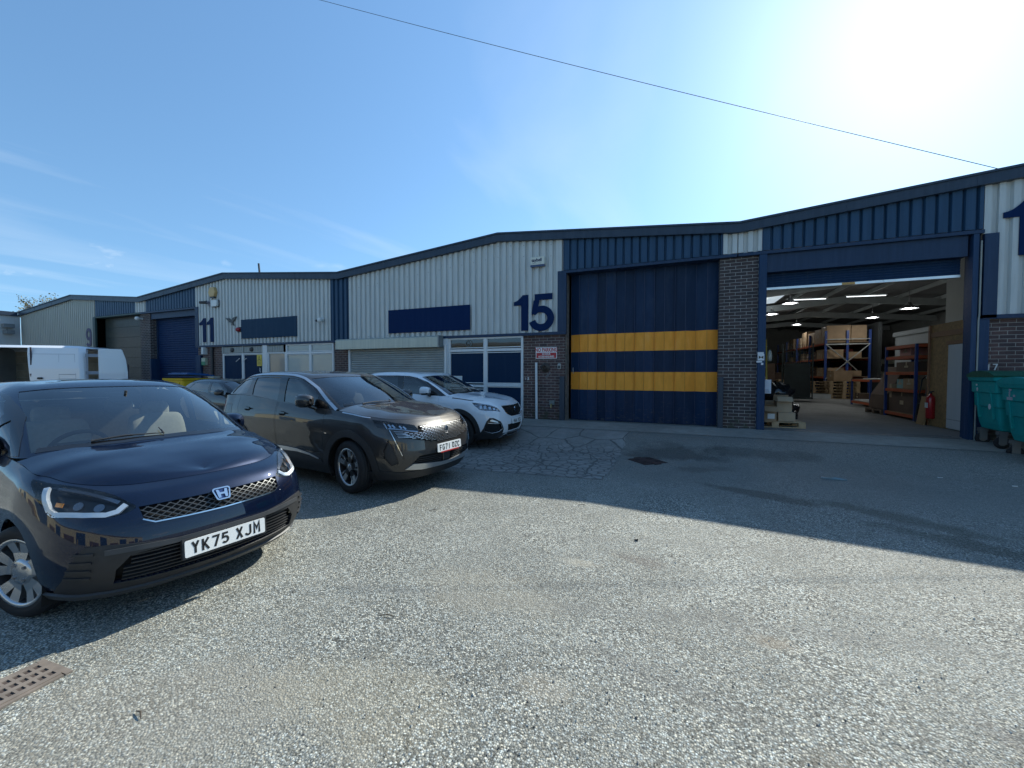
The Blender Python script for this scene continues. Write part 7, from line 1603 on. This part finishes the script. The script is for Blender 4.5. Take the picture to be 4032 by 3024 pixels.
for (x, y, z, sx, sy, sz, m_, lb) in ((6.08, 14.3, 1.172, .5, .6, .28, CARD, 'brown box on the second shelf beside the chipboard room'), (6.08, 14.9, 1.172, .4, .34, .26, simple('pale_blue_box', (.22, .42, .44), .6), 'pale blue box on the second shelf beside the chipboard room'), (6.10, 14.7, .492, .5, 1.5, .56, DKC, 'dark brown carton on the bottom shelf beside the chipboard room'), (6.10, 14.5, 1.652, .5, 1.1, .26, DKC, 'dark brown box on the third shelf beside the chipboard room'), (6.1, 14.7, 2.092, .4, .6, .2, simple('pink_box', (.42, .20, .18), .6), 'pink and white packet on the top shelf')): carton((x, y, z), (sx, sy, sz), 0, lb, m_)
pallet((6.30, 16.1, FZ), R(3), 'dark pallet under the heap of brown sheeting', None, simple('dark_wood', (.13, .09, .06), .85, var=.2))
o = MB(); o.prism([(5.80, 0), (6.85, 0), (6.8, 1.25), (6.25, 1.32), (6.05, .8), (5.85, .45)], 'y', 15.6, 16.7); ob = o.build('cardboard_heap', DKC, bevel=.03); ob.location = (0, 0, FZ + .145); tag(ob, 'slumped heap of brown sheeting on the dark pallet', 'heap')
carton((6.02, 15.35, FZ + .55), (.36, .1, .40), R(6), 'kraft packet leaning on the front of the brown heap', CARD2)
# chipboard room with white door and cabin behind
OSB = simple('osb', (.33, .20, .085), .8, var=.28, vscale=16)
a = empty('chipboard_room', (0, 0, FZ), 0, 'small chipboard walled room with a white door at the right of the store', 'room'); o = MB(); o.box(5.66, 5.70, 12.24, 12.95, 0, 2.42); o.box(5.66, 5.70, 11.0, 12.24, 1.92, 2.42); o.box(5.70, 8.2, 12.91, 12.95, 0, 2.42); o.box(5.70, 8.2, 11.0, 12.91, 2.38, 2.42); o.build('wall', OSB, a); o = MB(); o.box(5.645, 5.66, 11.0, 12.95, 2.12, 2.24); o.box(5.64, 5.66, 11.0, 12.27, 1.92, 1.99); o.box(5.63, 5.70, 12.90, 12.97, 0, 2.42); o.build('trim', simple('planed_timber', (.28, .14, .07), .7), a)
o = MB(); o.box(6.50, 6.58, 11.0, 14.2, 2.43, 4.5); o.build('upper_wall', simple('pale_board', (.48, .50, .47), .7, var=.08, vscale=1), a)
dd = MB(); dd.box(5.655, 5.69, 11.15, 12.22, .02, 1.91); dd = dd.build('door', streaky('door_white', (.56, .58, .58), .5, 0, .08), a, bevel=.004); q = MB(); q.box(5.652, 5.656, 11.15, 12.22, .22, .235); q.build('kick_rail', simple('line_grey', (.3, .3, .3), .6), dd)
a = empty('white_cabin', (0, 0, FZ), 0, 'pale cabin wall standing behind the blue and orange shelving', 'cabin'); o = MB(); o.box(6.45, 8.2, 13.2, 16.7, 0, 2.43); o.build('wall', streaky('cabin_pale', (.50, .53, .53), .5, 0, .05), a); o = MB(); o.box(6.40, 8.2, 13.2, 16.75, 2.43, 2.56); o.build('roof', _M['cabin_pale'], a)
o = MB(); o.box(6.30, 13.0, 14.0, 14.1, 2.95, 4.3) if False else None
a = empty('fire_extinguisher', (5.60, 12.72, FZ + .18), 0, 'red fire extinguisher on the chipboard wall left of the white door', 'extinguisher'); o = MB(); o.lathe([(.001, 0), (.07, .0), (.085, .02), (.085, .47), (.07, .53), (.03, .56), (.025, .60), (.001, .60)], (0, 0, 0), 'z', 20); o.build('cylinder', simple('extinguisher_red', (.42, .015, .02), .3, coat=.4), a); o = MB(); o.box(-.087, -.05, -.05, .05, .26, .38); o.build('label', WP, a); o = MB(); o.tube([(0, 0, .60), (0, 0, .64)], .02, 8); o.box(-.02, .02, -.09, .04, .64, .66); o.tube([(0, .05, .62), (-.02, .11, .5), (-.02, .11, .2)], .012, 6); o.build('valve', DK, a)
a = empty('sack_truck', (5.60, 13.25, FZ), R(90), 'thin black hand trolley leaning left of the fire extinguisher', 'trolley'); o = MB(); o.tube([(-.14, 0, .05), (-.14, -.12, 1.1), (0, -.14, 1.2), (.14, -.12, 1.1), (.14, 0, .05)], .016, 6); o.tube([(-.14, -.06, .5), (.14, -.06, .5)], .012, 6); o.box(-.16, .16, -.2, 0, .02, .04); o.build('frame', DK, a)
o = MB(); o.prism([(13.7, 0), (13.95, 0), (13.80, .75)], 'x', 5.5, 5.56) if False else o.cbox((5.60, 13.02, .40), (.03, .34, .70), Matrix.Rotation(R(8), 3, 'Y')); ob = o.build('board_offcut', simple('ply_offcut', (.36, .22, .10), .8)); ob.location = (0, 0, FZ - .06); tag(ob, 'plywood offcut leaning at the foot of the chipboard wall', 'board')
# lit high-bay lamps
def highbay(x, y, z, label):
    a = empty('hanging_lamp', (x, y, z), 0, label, 'lamp'); o = MB(); o.lathe([(.05, .22), (.07, .14), (.24, .0), (.25, -.02), (.001, .0)][:4], (0, 0, 0), 'z', 24); o.tube([(0, 0, .22), (0, 0, max(.3, roofz(x) - .6 - z))], .01, 5); o.build('shade', simple('shade_grey', (.2, .2, .2), .4, .4), a)
    o = MB(); o.lathe([(.001, -.012), (.17, -.012)], (0, 0, 0), 'z', 24); o.build('diffuser', simple('lamp_lit', (.9, .9, .9), .5, var=0, emit=((.95, .98, 1), 14)), a)
    l_ = bpy.data.lights.new('lamp_light', 'POINT'); l_.energy = 30; l_.shadow_soft_size = .2; l_.color = (.93, .97, 1); ob = bpy.data.objects.new('lamp_light', l_); col.objects.link(ob); ob.parent = a; ob.location = (0, 0, -.03)
for x, y, z, lb in ((3.85, 18.0, 4.23, 'lit hanging lamp at the left of the store, the nearer one'), (4.0, 22.0, 4.35, 'lit hanging lamp by the left wall of the store'), (6.6, 29.2, 4.55, 'farthest lit hanging lamp above the racking'), (7.70, 19.0, 3.96, 'brightest lit hanging lamp at the right of the store'), (8.4, 24.0, 4.22, 'lit hanging lamp just right of the tall boxes')): highbay(x, y, z, lb)
for i, (x, y0, y1) in enumerate(((3.3, 13.5, 16.0), (4.6, 14.5, 16.5), (4.9, 19, 21.5), (7.3, 20.5, 22.5))):
    z = roofz(x) - .62; a = empty('tube_lamp', (x, (y0 + y1) / 2, z), 0, f'lit strip lamp {["nearest the doorway", "second back on the left", "third back over the cage trolley", "over the racking end"][i]} under the roof', 'lamp'); o = MB(); o.box(-.75, .75, -.04, .04, .03, .08); o.build('batten', PG, a); o = MB(); o.tube([(-.7, 0, 0), (.7, 0, 0)], .014, 8); o.build('tube', simple('tube_lit', (.9, .9, .9), .5, var=0, emit=((.9, .97, 1), 1.6)), a); a.rotation_euler[2] = R(8)
# --- the other side of the yard, behind the photographer: seen in the car bodies and windows ---
u = empty('industrial_building', (0, 0, 0), 0, 'sunlit cream terrace across the yard with blue doors and yellow posts', 'building')
CRM = streaky('cream_sheet', (.52, .46, .30), .55, 0, .1)
mb = MB(); mb.box(-60, 45, -19.5, -19.0, 0, 4.6); mb.build('wall', CRM, u); mb = MB(); mb.box(-60, 45, -30, -18.8, 4.6, 4.9); mb.build('roof', _M['roof_sheet'], u)
for k in range(8): mb = MB(); x = -52 + k * 12; mb.box(x, x + 4, -18.995, -18.9, 0, 3.6); mb.build('roller_door', BLUE, u)
for k in range(8): mb = MB(); x = -46 + k * 12; mb.box(x, x + 5, -18.995, -18.9, .0, 1.6); mb.build('brick_base', BRICK, u)
g0 = None
for k in range(10):
    mb = MB(); x = -53 + k * 6.2; mb.lathe([(.09, 0), (.09, 1.0), (.07, 1.06), (.001, 1.08)], (0, 0, 0), 'z', 12)
    if g0 is None: g0 = mb.build('bollard', simple('bollard_yellow', (.62, .40, .03), .5)); o = g0
    else: o = g0.copy(); col.objects.link(o)
    o.location = (x, -17.8, 0); tag(o, 'yellow bollard in the row before the cream terrace across the yard', 'bollard', 'yellow bollards across the yard')

a = empty('projecting_sign', (-33.0, D - .25, 2.86), 0, 'small red and white box sign above the van at the far corner', 'sign'); o = MB(); o.box(-.75, .55, -.12, .25, -.18, .14); o.build('case', RD, a); o = MB(); o.box(-.62, .40, -.125, -.118, -.14, .06); o.build('face', simple('sign_cream', (.5, .42, .36), .5), a)
a = empty('flood_lamp', (XP - 2.5 * T + .06, 9.9, 3.95), 0, 'grey floodlight cluster in the far corner where the buildings meet', 'lamp'); o = MB(); o.box(0, .35, -.2, .2, .1, .3); o.box(0, .5, -.15, .15, -.25, -.05); o.tube([(0, 0, .0), (.3, 0, -.1)], .03, 6); o.build('lamp_head', simple('lamp_grey', (.16, .18, .19), .5), a)
for i, (x, y, z, sx, sy, sz, lb) in enumerate(((5.6, 26.5, 0, 1.0, 1.0, .9, 'large brown carton on the floor behind the cage trolley'), (5.5, 27.8, 0, 1.0, .9, 1.3, 'tall brown carton at the back left of the store'), (3.6, 24.5, 0, 1.2, 1.0, 1.1, 'dark brown carton by the left wall of the store'), (3.5, 24.5, 1.1, .9, .8, .7, 'smaller carton topping the dark one by the left wall'), (4.4, 27.0, 0, 1.2, 1.2, 1.8, 'tallest carton against the left wall behind the trolley'), (9.6, 24.0, 0, 1.1, 1.0, .8, 'brown carton to the right of the racking end'), (9.6, 24.0, .8, .9, .8, .6, 'brown carton stacked right of the racking end'), (8.0, 23.2, 0, .7, .6, .35, 'flat brown carton lying before the racking'))):
    carton((x, y, FZ + z), (sx, sy, sz), R(5 * math.sin(i * 2.3)), lb, (CARD, DKC, CARD2)[i % 3])
rng = random.Random(77)
for i in range(14):
    y = 25.9 + (i % 7) * 1.15 + rng.uniform(-.1, .1); z = FZ + (2.05 if i < 7 else 1.12); carton((RX0 + 1.25, y, z), (.6, rng.uniform(.4, .7), rng.uniform(.25, .5)), R(rng.uniform(-12, 12)), f'small carton {["nearest", "second", "third", "fourth", "fifth", "sixth", "farthest"][i % 7]} in the back row of the {"middle" if i < 7 else "lower"} rack shelf', rng.choice((CARD, CARD2, DKC, simple('white_carton', (.5, .5, .47), .7), simple('red_carton', (.28, .05, .04), .6))))
# ---------- the cars in the yard ----------
suv('family_car', 'bronze grey SUV with a chrome flecked grille parked between the blue and the white car', (5.8, (-2.958, 4.827)), False)
suv('family_car', 'white SUV parked beside the building under the shuttered window', (0.5, (-3.29, 8.2)), True)
mini('family_car', 'dark blue hatchback parked nearest with its bonnet towards the yard', (6.5, (-3.012, 1.867)))
saloon('family_car', 'low black car whose roof shows between the blue and grey cars', (3.0, (-9.7, 7.85)))
